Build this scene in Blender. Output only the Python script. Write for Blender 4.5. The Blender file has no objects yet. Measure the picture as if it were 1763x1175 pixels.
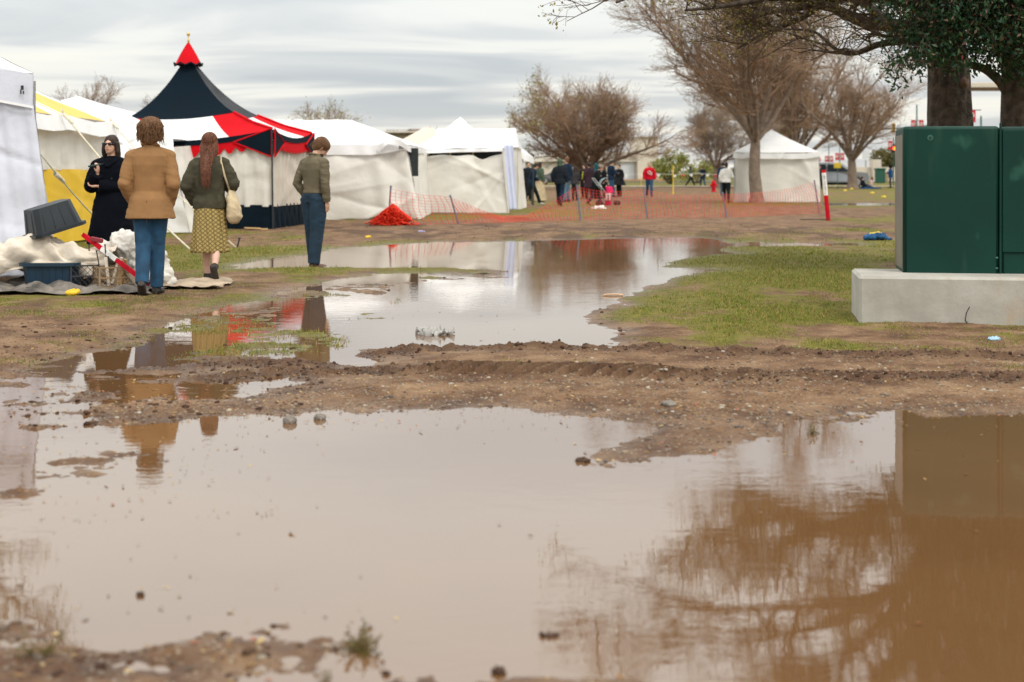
import bpy, math, random
import numpy as np
from mathutils import Vector, Matrix, Euler
R = math.radians
sc = bpy.context.scene
COL = sc.collection
# ------------------------------------------------------------------ camera
F = 2500.0; H0 = 297.0; CX = 881.5; CH = 1.28        # focal length in photo pixels, horizon row, centre column, camera height
cd = bpy.data.cameras.new('camera'); cam = bpy.data.objects.new('camera', cd); COL.objects.link(cam)
cam.location = (0, 0, CH); cam.rotation_euler = (R(90), 0, 0)
cd.sensor_width = 36; cd.lens = F / 1763 * 36; cd.shift_y = -(587.5 - H0) / 1763
cd.clip_start = 0.1; cd.clip_end = 6000
cd.dof.use_dof = True; cd.dof.focus_distance = 13.0; cd.dof.aperture_fstop = 2.5
sc.camera = cam
# ------------------------------------------------------------------ world
SUN_EL, SUN_AZ = 50, 150
w = bpy.data.worlds.new('World'); sc.world = w; w.use_nodes = True
nt = w.node_tree; nt.nodes.clear()
def N(nt, t, **k):
    n = nt.nodes.new(t)
    for a, b in k.items(): setattr(n, a, b)
    return n
def L(nt, a, b): nt.links.new(a, b)
def math_n(nt, op, a, b=None, c=None, clamp=False):
    n = N(nt, 'ShaderNodeMath', operation=op, use_clamp=clamp)
    for i, v in enumerate((a, b, c)):
        if v is None: continue
        if isinstance(v, (int, float)): n.inputs[i].default_value = v
        else: L(nt, v, n.inputs[i])
    return n.outputs[0]
def ramp(nt, fac, stops, interp='LINEAR'):
    n = N(nt, 'ShaderNodeValToRGB'); n.color_ramp.interpolation = interp
    e = n.color_ramp.elements
    while len(e) < len(stops): e.new(0.5)
    for el, (p, c) in zip(e, stops):
        el.position = p; el.color = (*c, 1) if len(c) == 3 else c
    if fac is not None: L(nt, fac, n.inputs[0])
    return n.outputs[0]
def mixc(nt, fac, a, b, mode='MIX'):
    n = N(nt, 'ShaderNodeMix', data_type='RGBA', blend_type=mode)
    for sock, v in ((n.inputs[0], fac), (n.inputs[6], a), (n.inputs[7], b)):
        if isinstance(v, (int, float)): sock.default_value = v
        elif isinstance(v, tuple): sock.default_value = (*v, 1)
        else: L(nt, v, sock)
    return n.outputs[2]
tc = N(nt, 'ShaderNodeTexCoord')
sep = N(nt, 'ShaderNodeSeparateXYZ'); L(nt, tc.outputs['Generated'], sep.inputs[0])
dx, dy, dz = sep.outputs
zc = math_n(nt, 'MAXIMUM', dz, 0.0)
zz = math_n(nt, 'ADD', zc, 0.05)
cx = math_n(nt, 'DIVIDE', dx, zz); cy = math_n(nt, 'DIVIDE', dy, zz)
cmb = N(nt, 'ShaderNodeCombineXYZ'); L(nt, cx, cmb.inputs[0]); L(nt, cy, cmb.inputs[1])
n1 = N(nt, 'ShaderNodeTexNoise'); n1.inputs['Scale'].default_value = 0.62; n1.inputs['Detail'].default_value = 6; n1.inputs['Roughness'].default_value = 0.5; n1.inputs['Distortion'].default_value = 0.6
mp = N(nt, 'ShaderNodeMapping'); mp.inputs['Scale'].default_value = (0.75, 1.0, 1); mp.inputs['Location'].default_value = (3.1, 1.7, 0); L(nt, cmb.outputs[0], mp.inputs[0]); L(nt, mp.outputs[0], n1.inputs['Vector'])
cl = math_n(nt, 'MULTIPLY_ADD', n1.outputs['Fac'], 1.0, 0.0)
ccol = ramp(nt, cl, [(0.34, (0.52, 0.555, 0.59)), (0.46, (0.66, 0.675, 0.685)), (0.54, (0.85, 0.845, 0.81)), (0.66, (0.93, 0.905, 0.83))])
# overcast luminance gradient: brighter toward the zenith, creamy close to the horizon
lum = ramp(nt, dz, [(0.0, (1.0, 0.98, 0.94)), (0.06, (1.02, 1.02, 1.0)), (0.12, (1.06, 1.085, 1.09)), (0.19, (1.37, 1.42, 1.43)), (0.34, (1.86, 1.95, 1.97)), (1.0, (2.5, 2.45, 2.4))])
ccol2 = mixc(nt, ramp(nt, dz, [(0.0, (0.72,)*3), (0.06, (1.0,)*3), (0.13, (0.5,)*3), (0.3, (0.25,)*3)]), (0.80, 0.79, 0.765), ccol)
ccol3 = mixc(nt, 1.0, ccol2, lum, 'MULTIPLY')
sky = N(nt, 'ShaderNodeTexSky', sky_type='NISHITA'); sky.sun_disc = False; sky.sun_elevation = R(SUN_EL); sky.sun_rotation = R(SUN_AZ)
bg1 = N(nt, 'ShaderNodeBackground'); L(nt, sky.outputs[0], bg1.inputs[0]); bg1.inputs[1].default_value = 0.1
bg2 = N(nt, 'ShaderNodeBackground'); L(nt, ccol3, bg2.inputs[0]); bg2.inputs[1].default_value = 1.0
mx = N(nt, 'ShaderNodeMixShader'); mx.inputs[0].default_value = 0.93
L(nt, bg1.outputs[0], mx.inputs[1]); L(nt, bg2.outputs[0], mx.inputs[2])
wo = N(nt, 'ShaderNodeOutputWorld'); L(nt, mx.outputs[0], wo.inputs[0])
# ------------------------------------------------------------------ sun
ld = bpy.data.lights.new('sun', 'SUN'); ld.energy = 1.5; ld.angle = R(16); ld.color = (1.0, 0.95, 0.86)
sun = bpy.data.objects.new('sun', ld); COL.objects.link(sun)
sd_ = Vector((math.sin(R(SUN_AZ)) * math.cos(R(SUN_EL)), math.cos(R(SUN_AZ)) * math.cos(R(SUN_EL)), math.sin(R(SUN_EL))))
sun.rotation_euler = (-sd_).to_track_quat('-Z', 'Y').to_euler(); sun.location = (0, 0, 30)
sc.view_settings.view_transform = 'Standard'; sc.view_settings.look = 'None'; sc.view_settings.exposure = 0.12; sc.view_settings.gamma = 1.0
# ------------------------------------------------------------------ measuring helpers
def W(px, py, Y): return Vector(((px - CX) / F * Y, Y, CH - (py - H0) / F * Y))
def G(px, py):
    Y = F * CH / (py - H0); return ((px - CX) / F * Y, Y)
def YG(py): return F * CH / (py - H0)
# ------------------------------------------------------------------ materials
def mat(name, col, rough=0.7, var=0.15, scale=6.0, bump=0.0, bscale=40.0, metal=0.0, spec=0.5, col2=None, bdist=0.01, detail=5, trans=0.0, sheen=0.0, objc=True):
    m = bpy.data.materials.new(name); m.use_nodes = True; t = m.node_tree; t.nodes.clear()
    out = N(t, 'ShaderNodeOutputMaterial'); b = N(t, 'ShaderNodeBsdfPrincipled'); L(t, b.outputs[0], out.inputs[0])
    b.inputs['Roughness'].default_value = rough; b.inputs['Metallic'].default_value = metal; b.inputs['Specular IOR Level'].default_value = spec
    if sheen: b.inputs['Sheen Weight'].default_value = sheen
    tcn = N(t, 'ShaderNodeTexCoord'); src = tcn.outputs['Object']
    no = N(t, 'ShaderNodeTexNoise'); no.inputs['Scale'].default_value = scale; no.inputs['Detail'].default_value = detail; L(t, src, no.inputs['Vector'])
    c1 = tuple(max(0, c * (1 - var)) for c in col); c2 = tuple(min(1, c * (1 + var)) for c in col) if col2 is None else col2
    c = ramp(t, no.outputs['Fac'], [(0.32, c1), (0.68, c2)]); L(t, c, b.inputs['Base Color'])
    if bump:
        nb = N(t, 'ShaderNodeTexNoise'); nb.inputs['Scale'].default_value = bscale; nb.inputs['Detail'].default_value = 4; L(t, src, nb.inputs['Vector'])
        bu = N(t, 'ShaderNodeBump'); bu.inputs['Strength'].default_value = bump; bu.inputs['Distance'].default_value = bdist; L(t, nb.outputs['Fac'], bu.inputs['Height']); L(t, bu.outputs[0], b.inputs['Normal'])
    if trans:
        tr = N(t, 'ShaderNodeBsdfTranslucent'); L(t, c, tr.inputs[0]); ms = N(t, 'ShaderNodeMixShader'); ms.inputs[0].default_value = trans
        L(t, b.outputs[0], ms.inputs[1]); L(t, tr.outputs[0], ms.inputs[2]); L(t, ms.outputs[0], out.inputs[0])
    return m
MT = {}
def M(k, *a, **kw):
    if k not in MT: MT[k] = mat(k, *a, **kw)
    return MT[k]
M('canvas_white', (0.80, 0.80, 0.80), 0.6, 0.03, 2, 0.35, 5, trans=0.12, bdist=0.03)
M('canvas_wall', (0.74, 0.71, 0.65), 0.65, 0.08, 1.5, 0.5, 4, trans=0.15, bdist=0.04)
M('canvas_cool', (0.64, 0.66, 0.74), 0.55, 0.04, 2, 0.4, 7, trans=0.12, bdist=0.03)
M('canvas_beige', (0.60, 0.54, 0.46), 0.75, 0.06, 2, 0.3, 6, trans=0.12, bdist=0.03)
M('canvas_cream', (0.66, 0.58, 0.48), 0.85, 0.12, 5, 0.5, 14, bdist=0.02)
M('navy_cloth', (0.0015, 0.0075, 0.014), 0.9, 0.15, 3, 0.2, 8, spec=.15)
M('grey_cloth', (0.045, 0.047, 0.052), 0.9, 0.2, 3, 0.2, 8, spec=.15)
M('red_cloth', (0.50, 0.004, 0.010), 0.9, 0.08, 3, 0.2, 8, spec=.12)
M('yellow_cloth', (0.78, 0.50, 0.02), 0.6, 0.06, 2, 0.35, 6, trans=0.1, bdist=0.03)
M('yellow_roof', (0.80, 0.50, 0.09), 0.6, 0.05, 2, 0.3, 6, trans=0.15, bdist=0.03)
M('rope', (0.60, 0.55, 0.42), 0.9, 0.2, 30)
M('brass', (0.55, 0.38, 0.12), 0.35, 0.1, 10, metal=0.8)
M('dark_metal', (0.03, 0.035, 0.045), 0.5, 0.2, 10, metal=0.4)
M('steel', (0.42, 0.42, 0.42), 0.45, 0.1, 10, metal=0.7)
M('bark_dark', (0.075, 0.055, 0.042), 0.95, 0.55, 9, 1.0, 22, bdist=0.03)
M('bark_grey', (0.19, 0.14, 0.105), 0.95, 0.3, 5, 0.6, 12, bdist=0.03)
M('twig_oak', (.105, .070, .045), .95, .4, 4)
M('twig_brown', (0.265, 0.170, 0.105), 0.95, 0.35, 1.5)
M('twig_grey', (0.27, 0.20, 0.15), 0.95, 0.3, 1.5)
M('skin', (0.62, 0.36, 0.25), 0.55, 0.08, 12)
M('skin_dark', (0.20, 0.10, 0.06), 0.55, 0.08, 12)
M('denim', (0.010, 0.055, 0.115), 0.85, 0.35, 9, 0.4, 60, bdist=0.004)
M('denim_dark', (0.006, 0.026, 0.050), 0.85, 0.3, 9, 0.3, 60, bdist=0.004)
M('shade_and_black', (.02, .025, .025), .9)  # near-black: real dark parts, plus sheets that imitate shadow
M('black_cloth', (0.008, 0.010, 0.018), 0.85, 0.3, 8, sheen=0.05)
M('navy_wool', (0.0022, 0.0032, 0.0065), 0.95, 0.25, 9, spec=.12)
# ------------------------------------------------------------------ mesh helpers
def link(o, parent=None):
    COL.objects.link(o)
    if parent is not None: o.parent = parent
    return o
def tag(o, label=None, cat=None, group=None, kind=None):
    if label: o['label'] = label
    if cat: o['category'] = cat
    if group: o['group'] = group
    if kind: o['kind'] = kind
    return o
def thing(name, label, cat, loc=(0, 0, 0), rz=0, group=None, s=1.0):
    o = bpy.data.objects.new(name, None); o.empty_display_size = 0.2; link(o)
    o.location = loc; o.rotation_euler = (0, 0, rz); o.scale = (s, s, s)
    return tag(o, label, cat, group)
def mesh_np(name, V, faces=None, quads=None, tris=None, smooth=True):
    me = bpy.data.meshes.new(name)
    if faces is not None: me.from_pydata([tuple(v) for v in V], [], faces)
    else:
        V = np.asarray(V, dtype=np.float32); k = 4 if quads is not None else 3
        Fc = np.asarray(quads if quads is not None else tris, dtype=np.int32)
        me.vertices.add(len(V)); me.vertices.foreach_set('co', V.ravel())
        me.loops.add(Fc.size); me.loops.foreach_set('vertex_index', Fc.ravel())
        me.polygons.add(len(Fc)); me.polygons.foreach_set('loop_start', np.arange(0, Fc.size, k, dtype=np.int32))
        me.update(calc_edges=True); me.validate()
    if smooth: me.polygons.foreach_set('use_smooth', np.ones(len(me.polygons), dtype=bool))
    return me
def obj(name, me, m, parent=None):
    if isinstance(m, str): m = MT[m]
    o = bpy.data.objects.new(name, me)
    if m is not None and len(me.materials) == 0: me.materials.append(m)
    return link(o, parent)
class MB:
    def __init__(s): s.v = []; s.f = []
    def add(s, V, Fs):
        k = len(s.v); s.v += [tuple(v) for v in V]; s.f += [tuple(i + k for i in f) for f in Fs]; return s
    def box(s, c, d, rot=None, bev=0.0):
        hx, hy, hz = d[0] / 2, d[1] / 2, d[2] / 2; Mx = Euler(rot).to_matrix() if rot else Matrix.Identity(3)
        b = min(bev, hx * .9, hy * .9, hz * .9)
        if b <= 0:
            P = [(x, y, z) for z in (-hz, hz) for x, y in ((-hx, -hy), (hx, -hy), (hx, hy), (-hx, hy))]
            Fs = [(3, 2, 1, 0), (4, 5, 6, 7), (0, 1, 5, 4), (1, 2, 6, 5), (2, 3, 7, 6), (3, 0, 4, 7)]
        else:
            P = []
            for z, i in ((-hz, b), (-hz + b, 0), (hz - b, 0), (hz, b)):
                X, Y = hx - i, hy - i
                P += [(x, y, z) for x, y in ((-X, -Y + b), (-X + b, -Y), (X - b, -Y), (X, -Y + b), (X, Y - b), (X - b, Y), (-X + b, Y), (-X, Y - b))]
            Fs = [tuple(range(7, -1, -1)), tuple(range(24, 32))]
            for r in range(3):
                for i in range(8): j = (i + 1) % 8; Fs.append((r * 8 + i, r * 8 + j, r * 8 + 8 + j, r * 8 + 8 + i))
        C = Vector(c); return s.add([tuple(C + Mx @ Vector(p)) for p in P], Fs)
    def tube(s, pts, rad, n=6, caps=True, flat=1.0):
        V, Fs = tube_vf(pts, rad, n, caps, flat); return s.add(V, Fs)
    def ell(s, c, r, rot=None, n=12, m=8):
        V, Fs = ell_vf(c, r, rot, n, m); return s.add(V, Fs)
    def build(s, name, m, parent=None, smooth=False):
        me = mesh_np(name, s.v, faces=s.f, smooth=smooth); return obj(name, me, m, parent)
def tube_vf(pts, rad, n=6, caps=True, flat=1.0):
    P = [Vector(p) for p in pts]; V = []; Fs = []
    if not hasattr(rad, '__len__'): rad = [rad] * len(P)
    up = None
    for i, p in enumerate(P):
        d = (P[min(i + 1, len(P) - 1)] - P[max(i - 1, 0)])
        d = d.normalized() if d.length > 1e-9 else Vector((0, 0, 1))
        if up is None:
            up = Vector((1, 0, 0)) if abs(d.x) < .8 else Vector((0, 0, 1))
        a = (up - d * up.dot(d)).normalized(); b = d.cross(a); up = a
        r = rad[i]; ra, rb = (r if hasattr(r, '__len__') else (r, r * flat))
        for k in range(n):
            t = 2 * math.pi * k / n; V.append(p + a * (ra * math.cos(t)) + b * (rb * math.sin(t)))
    for i in range(len(P) - 1):
        for k in range(n):
            j = (k + 1) % n; Fs.append((i * n + k, i * n + j, (i + 1) * n + j, (i + 1) * n + k))
    if caps: Fs.append(tuple(range(n - 1, -1, -1))); Fs.append(tuple((len(P) - 1) * n + k for k in range(n)))
    return V, Fs
def ell_vf(c, r, rot=None, n=12, m=8):
    Mx = Euler(rot).to_matrix() if rot else Matrix.Identity(3); C = Vector(c); V = [C + Mx @ Vector((0, 0, r[2]))]; Fs = []
    for i in range(1, m):
        t = math.pi * i / m
        for k in range(n):
            p = 2 * math.pi * k / n
            V.append(C + Mx @ Vector((r[0] * math.sin(t) * math.cos(p), r[1] * math.sin(t) * math.sin(p), r[2] * math.cos(t))))
    V.append(C + Mx @ Vector((0, 0, -r[2]))); e = len(V) - 1
    for k in range(n): Fs.append((0, 1 + k, 1 + (k + 1) % n)); Fs.append((e, e - n + (k + 1) % n, e - n + k))
    for i in range(m - 2):
        for k in range(n):
            a = 1 + i * n + k; b = 1 + i * n + (k + 1) % n; Fs.append((a, a + n, b + n, b))
    return V, Fs
def loft_vf(rings, n=20, p=2.0):
    # rings: (z, cx, cy, rx, ry)
    V = []; Fs = []
    for z, cx_, cy_, rx, ry in rings:
        for k in range(n):
            t = 2 * math.pi * k / n; c, s_ = math.cos(t), math.sin(t)
            V.append((cx_ + rx * math.copysign(abs(c) ** (2 / p), c), cy_ + ry * math.copysign(abs(s_) ** (2 / p), s_), z))
    for i in range(len(rings) - 1):
        for k in range(n):
            j = (k + 1) % n; Fs.append((i * n + k, i * n + j, (i + 1) * n + j, (i + 1) * n + k))
    Fs.append(tuple(range(n - 1, -1, -1))); Fs.append(tuple((len(rings) - 1) * n + k for k in range(n)))
    return V, Fs
# numpy value noise
def _h(ix, iy, s):
    n = (ix.astype(np.int64) * 374761393 + iy.astype(np.int64) * 668265263 + s * 144269504) & 0x7fffffff
    n = ((n ^ (n >> 13)) * 1274126177) & 0x7fffffff
    return ((n ^ (n >> 16)) & 0xffff) / 65535.0
def vnoise(x, y, s=0):
    ix = np.floor(x); iy = np.floor(y); fx = x - ix; fy = y - iy; fx = fx * fx * (3 - 2 * fx); fy = fy * fy * (3 - 2 * fy)
    a = _h(ix, iy, s); b = _h(ix + 1, iy, s); c = _h(ix, iy + 1, s); d = _h(ix + 1, iy + 1, s)
    return (a + (b - a) * fx) * (1 - fy) + (c + (d - c) * fx) * fy
def fbm(x, y, s=0, o=4, g=0.5):
    t = 0; a = 1; n = 0
    for i in range(o): t = t + a * vnoise(x * 2 ** i + 17.3 * i, y * 2 ** i - 9.1 * i, s + i); n += a; a *= g
    return t / n
def grid_mesh(name, P, m, parent=None, smooth=True, thick=0.0):
    nv, nu = P.shape[:2]; idx = np.arange(nv * nu).reshape(nv, nu)
    q = np.stack([idx[:-1, :-1], idx[:-1, 1:], idx[1:, 1:], idx[1:, :-1]], -1).reshape(-1, 4)
    o = obj(name, mesh_np(name, P.reshape(-1, 3), quads=q, smooth=smooth), m, parent)
    if thick:
        md = o.modifiers.new('thick', 'SOLIDIFY'); md.thickness = thick; md.offset = 0
    return o
def creases(U, V, seed, n=8, amp=0.03, wd=0.05, slope=None):
    r = random.Random(seed); d = np.zeros_like(U)
    for i in range(n):
        u0, v0 = r.random(), r.random(); a = r.uniform(-1.2, 1.2) if slope is None else slope + r.uniform(-.35, .35)
        nx, ny = math.cos(a), math.sin(a); t = (U - u0) * nx + (V - v0) * ny; l = -(U - u0) * ny + (V - v0) * nx
        ww = wd * r.uniform(.5, 1.8)
        d += r.choice((-1, 1)) * amp * r.uniform(.3, .8) * np.exp(-np.abs(t / ww) ** 1.3) * np.exp(-(l / r.uniform(.25, .7)) ** 2)
    return d
def panel(name, A, B, C, D, m, parent=None, nu=40, nv=30, fold=None, sag=0.0, thick=0.0, edge=None):
    """A bottom-left, B bottom-right, C top-right, D top-left; fold pushes along the normal, sag lowers the middle"""
    A, B, C, D = [np.array(p, dtype=float) for p in (A, B, C, D)]
    u = np.linspace(0, 1, nu); v = np.linspace(0, 1, nv); U, V = np.meshgrid(u, v); u_, v_ = U[..., None], V[..., None]
    P = (A * (1 - u_) + B * u_) * (1 - v_) + (D * (1 - u_) + C * u_) * v_
    n = np.cross(B - A + C - D, D - A + C - B); n /= np.linalg.norm(n) + 1e-9
    if fold is not None: P = P + n * fold(U, V)[..., None]
    if sag: P[..., 2] -= sag * np.sin(np.pi * U) * np.sin(np.pi * V)
    if edge is not None: P = P + edge(U, V)
    return grid_mesh(name, P, m, parent, thick=thick)
def remesh(parts, voxel, smooth=4, name='body', disp=None):
    V = []; Fs = []
    for v, f in parts:
        k = len(V); V += [tuple(p) for p in v]; Fs += [tuple(i + k for i in q) for q in f]
    me = bpy.data.meshes.new('tmp'); me.from_pydata(V, [], Fs); o = bpy.data.objects.new('tmp', me); COL.objects.link(o)
    md = o.modifiers.new('r', 'REMESH'); md.mode = 'VOXEL'; md.voxel_size = voxel
    ms = o.modifiers.new('s', 'SMOOTH'); ms.iterations = smooth; ms.factor = 0.5
    dg = bpy.context.evaluated_depsgraph_get(); me2 = bpy.data.meshes.new_from_object(o.evaluated_get(dg)); me2.name = name
    bpy.data.objects.remove(o); bpy.data.meshes.remove(me)
    if disp is not None:
        n = len(me2.vertices); co = np.empty(n * 3, dtype=np.float32); me2.vertices.foreach_get('co', co); co = co.reshape(-1, 3)
        no = np.empty(n * 3, dtype=np.float32); me2.vertices.foreach_get('normal', no); no = no.reshape(-1, 3)
        co = co + no * disp(co)[:, None]; me2.vertices.foreach_set('co', co.astype(np.float32).ravel()); me2.update()
    me2.polygons.foreach_set('use_smooth', np.ones(len(me2.polygons), dtype=bool)); me2.materials.clear()
    return me2
# ================================================================== GROUND AND WATER
def poly(pts): return np.array([G(*p) for p in pts])
WATER = [poly(p) for p in (
    # upper puddle and the channel running down to the left
    [(425,457),(440,449),(470,445),(520,441),(540,437),(600,426),(680,421),(760,417),(900,415),(1000,413),(1100,410.5),(1180,409),(1230,412),(1260,419),(1300,418),(1400,419),(1480,419),(1480,423),(1400,424),(1262,425),(1230,432),(1265,436),(1200,443),(1150,452),(1130,459),(1185,462),(1255,465),(1190,473),(1150,481),(1130,490),(1100,501),(1075,508),(1070,522),(1040,535),(1010,546),(1000,560),(1040,571),(1048,580),(1030,596),(1000,598),(900,596),(800,601),(700,598),(650,606),(660,612),(670,625),(640,634),(590,642),(540,640),(525,660),(480,668),(430,684),(330,690),(230,697),(150,706),(150,722),(172,732),(325,728),(470,722),(560,712),(700,709),(860,712),(1000,718),(1140,728),(1172,728),(1120,752),(1032,778),(990,796),(1030,802),(1071,797),(1194,775),(1316,746),(1345,728),(1420,719),(1556,711),(1660,713),(1800,716),(2600,700),(4200,760),(4200,1500),(2500,2400),(1000,2600),(-2500,2400),(-2600,1100),(-1400,760),(-500,672),(0,650),(60,628),(130,612),(175,606),(246,592),(290,556),(340,541),(400,524),(480,503),(550,486),(640,474),(700,468),(560,463),(430,466)],
    [(1415,352),(1420,350.5),(1560,350.5),(1560,354),(1480,355),(1420,354)],
)]
LAND = [poly(p) for p in (
    [(-900,1290),(-300,1135),(0,1129),(100,1121),(160,1124),(222,1137),(300,1106),(357,1090),(460,1092),(540,1104),(505,1145),(450,1166),(440,1190),(700,1178),(1000,1184),(1400,1192),(1900,1250),(1700,1500),(0,2000),(-1500,1800)],
    [(165,642),(240,636),(330,628),(430,622),(520,619),(560,622),(600,633),(560,641),(500,641),(400,640),(330,644),(250,646)],
    [(430,462),(560,461),(690,461),(860,464),(868,468),(800,471),(700,470),(560,478),(430,475)],
)]
SHALLOW = [poly(p) for p in (
    [(-700,720),(-100,640),(130,600),(300,550),(420,515),(640,470),(860,468),(900,480),(700,490),(640,560),(600,600),(440,690),(160,735),(300,780),(150,850),(60,900),(-800,900)],
    [(490,512),(600,508),(720,515),(700,524),(560,526)],
    [(470,550),(560,540),(680,545),(690,565),(600,578),(500,575)],
    [(-600,1030),(0,1040),(150,1040),(240,1090),(560,1085),(700,1110),(680,1185),(-600,1200)],
    [(1130,730),(1260,735),(1450,700),(1600,710),(1800,712),(1800,800),(1690,800),(1600,745),(1330,780),(1180,800),(960,815),(960,780)],
    [(690,1130),(980,1085),(960,1110),(900,1185),(700,1185)],
    [(440,720),(600,716),(560,735),(440,740)],
)]
def sdist(P, x, y):
    d = np.full(x.shape, 1e9); ins = np.zeros(x.shape, dtype=bool); n = len(P)
    for i in range(n):
        ax, ay = P[i]; bx, by = P[(i + 1) % n]; ex, ey = bx - ax, by - ay; L2 = ex * ex + ey * ey + 1e-12
        t = np.clip(((x - ax) * ex + (y - ay) * ey) / L2, 0, 1)
        d = np.minimum(d, (x - ax - t * ex) ** 2 + (y - ay - t * ey) ** 2)
        c = (ay > y) != (by > y)
        with np.errstate(divide='ignore', invalid='ignore'): ins ^= c & (x < (bx - ax) * (y - ay) / (by - ay + 1e-12) + ax)
    return np.where(ins, 1, -1) * np.sqrt(d)
def sst(a, b, x): t = np.clip((x - a) / (b - a), 0, 1); return t * t * (3 - 2 * t)
def img(x, y): # photo row / column of a ground point
    yy = np.maximum(y, 0.8); return CX + x / yy * F, H0 + CH / yy * F
GX = lambda px, py: G(px, py)
RUTS = [([G(640,612),G(720,604),G(860,601),G(1050,605),G(1200,612),G(1400,616),G(1800,622)], .15, .060, 0),
        ([G(380,655),G(480,645),G(600,641),G(700,643),G(860,645),G(1060,649),G(1250,656),G(1500,660),G(1800,660)], .19, .062, 1),
        ([G(150,640),G(300,634),G(430,630),G(560,630)], .12, .02, 0)]
def line_d(P, x, y):
    best = np.full(x.shape, 1e9); side = np.zeros(x.shape); arc = np.zeros(x.shape); s = 0
    for i in range(len(P) - 1):
        (ax, ay), (bx, by) = P[i], P[i + 1]; ex, ey = bx - ax, by - ay; Ls = math.hypot(ex, ey)
        t = np.clip(((x - ax) * ex + (y - ay) * ey) / Ls ** 2, 0, 1); d = np.hypot(x - ax - t * ex, y - ay - t * ey)
        m = d < best; best = np.where(m, d, best); side = np.where(m, ((x - ax) * ey - (y - ay) * ex) / Ls, side); arc = np.where(m, s + t * Ls, arc); s += Ls
    return best, side, arc
def terrain(x, y):
    x = np.asarray(x, dtype=float); y = np.asarray(y, dtype=float)
    w_ = 0.03 * np.clip(y, 3, 40) ** .8
    xw = x + w_ * (fbm(x * 1.6, y * 1.1, 5, 4) - .5) * 1.2; yw = y + w_ * (fbm(x * 2.1, y * .9, 9, 4) - .5) * 2.2
    near = (y < 82)
    sd = np.full(x.shape, -3.0)
    if near.any():
        a, b = xw[near], yw[near]; d = np.maximum(sdist(WATER[0], a, b), sdist(WATER[1], a, b))
        for P in LAND: d = np.minimum(d, -sdist(P, a, b))
        sd[near] = d
    sh = np.zeros(x.shape)
    m = y < 30
    if m.any():
        q = np.full(m.sum(), -9.0)
        for P in SHALLOW: q = np.maximum(q, sdist(P, x[m], y[m]) + 0.0)
        sh[m] = sst(-.35, .25, q)
    sh = sh * (.55 + .45 * sst(.42, .6, fbm(x * 1.2, y * 1.0, 61, 3)))
    cap = 0.055 * (1 - sh) + 0.0062 * sh
    z = np.where(sd > 0, -np.minimum(sd * .10, cap), np.minimum(-sd * .055, .026))
    fade = 1 / (1 + (y / 22) ** 2)
    nz = (fbm(x * 3.5, y * 3.5, 1, 4) - .5) * .020 + (fbm(x * 14, y * 14, 3, 3) - .5) * .016 * fade
    nz += (fbm(x * 1.1, y * .8, 21, 3) - .5) * .018
    nz += sh * (np.clip(fbm(x * 5, y * 7, 71, 4) - .50, 0, 1) * .075 + (vnoise(x * 34, y * 30, 77) ** 4) * .009 * (y < 16))
    z = z + nz * np.where(sd > 0, .55 + .45 * sh, 1.0)
    # churned mud and tyre ruts
    mud = np.zeros(x.shape); m = y < 14
    if m.any():
        a, b = x[m], y[m]; zz_ = z[m]; mm = np.zeros(a.shape)
        for P, wd, hh, lug in RUTS:
            d, side, arc = line_d([tuple(p) for p in P], a, b)
            k = np.exp(-(d / wd) ** 2); rough = (fbm(a * 9, b * 9, 31, 3) - .35) * 1.5
            zz_ = zz_ + hh * k * np.clip(rough, -.3, 1.1) * 1.25 + .018 * k * (np.abs(fbm(a * 26, b * 20, 35, 3) - .5) * 3 - .3)
            if lug:
                on = sst(.0, .4, (arc - 1.15)) * sst(0, .3, 3.2 - arc)
                cut = np.clip(np.sin((arc + side * .9) * 2 * np.pi / .115 + 2 * fbm(a * 4, b * 4, 8, 2)), 0, 1) ** .7
                prof = np.exp(-((side - .02) / .15) ** 4); cut = sst(.25, .6, .5 + .5 * np.sin((arc + side * .75) * 2 * np.pi / .125 + 1.2 * fbm(a * 3, b * 3, 8, 2)))
                zz_ = zz_ * (1 - on * prof) + on * prof * (.010 + .070 * (1 - cut) + .012 * rough)
            mm = np.maximum(mm, np.exp(-(d / (wd * 1.3)) ** 2))
        z[m] = zz_; mud[m] = mm
    z = z + sst(60, 400, y) * 0.25
    return z, sd, mud, sh
def gz(x, y): return float(terrain(np.array([x], dtype=float), np.array([y], dtype=float))[0][0])
def put(px, py, Y=None):
    """a point of the ground seen at a photo position"""
    x, y = G(px, py); return (x, y, gz(x, y))
def soft(x, y, cx_, cy_, rx, ry): # soft blob given in photo pixels
    px, py = img(x, y); return np.exp(-(((px - cx_) / rx) ** 2 + ((py - cy_) / ry) ** 2))
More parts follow.
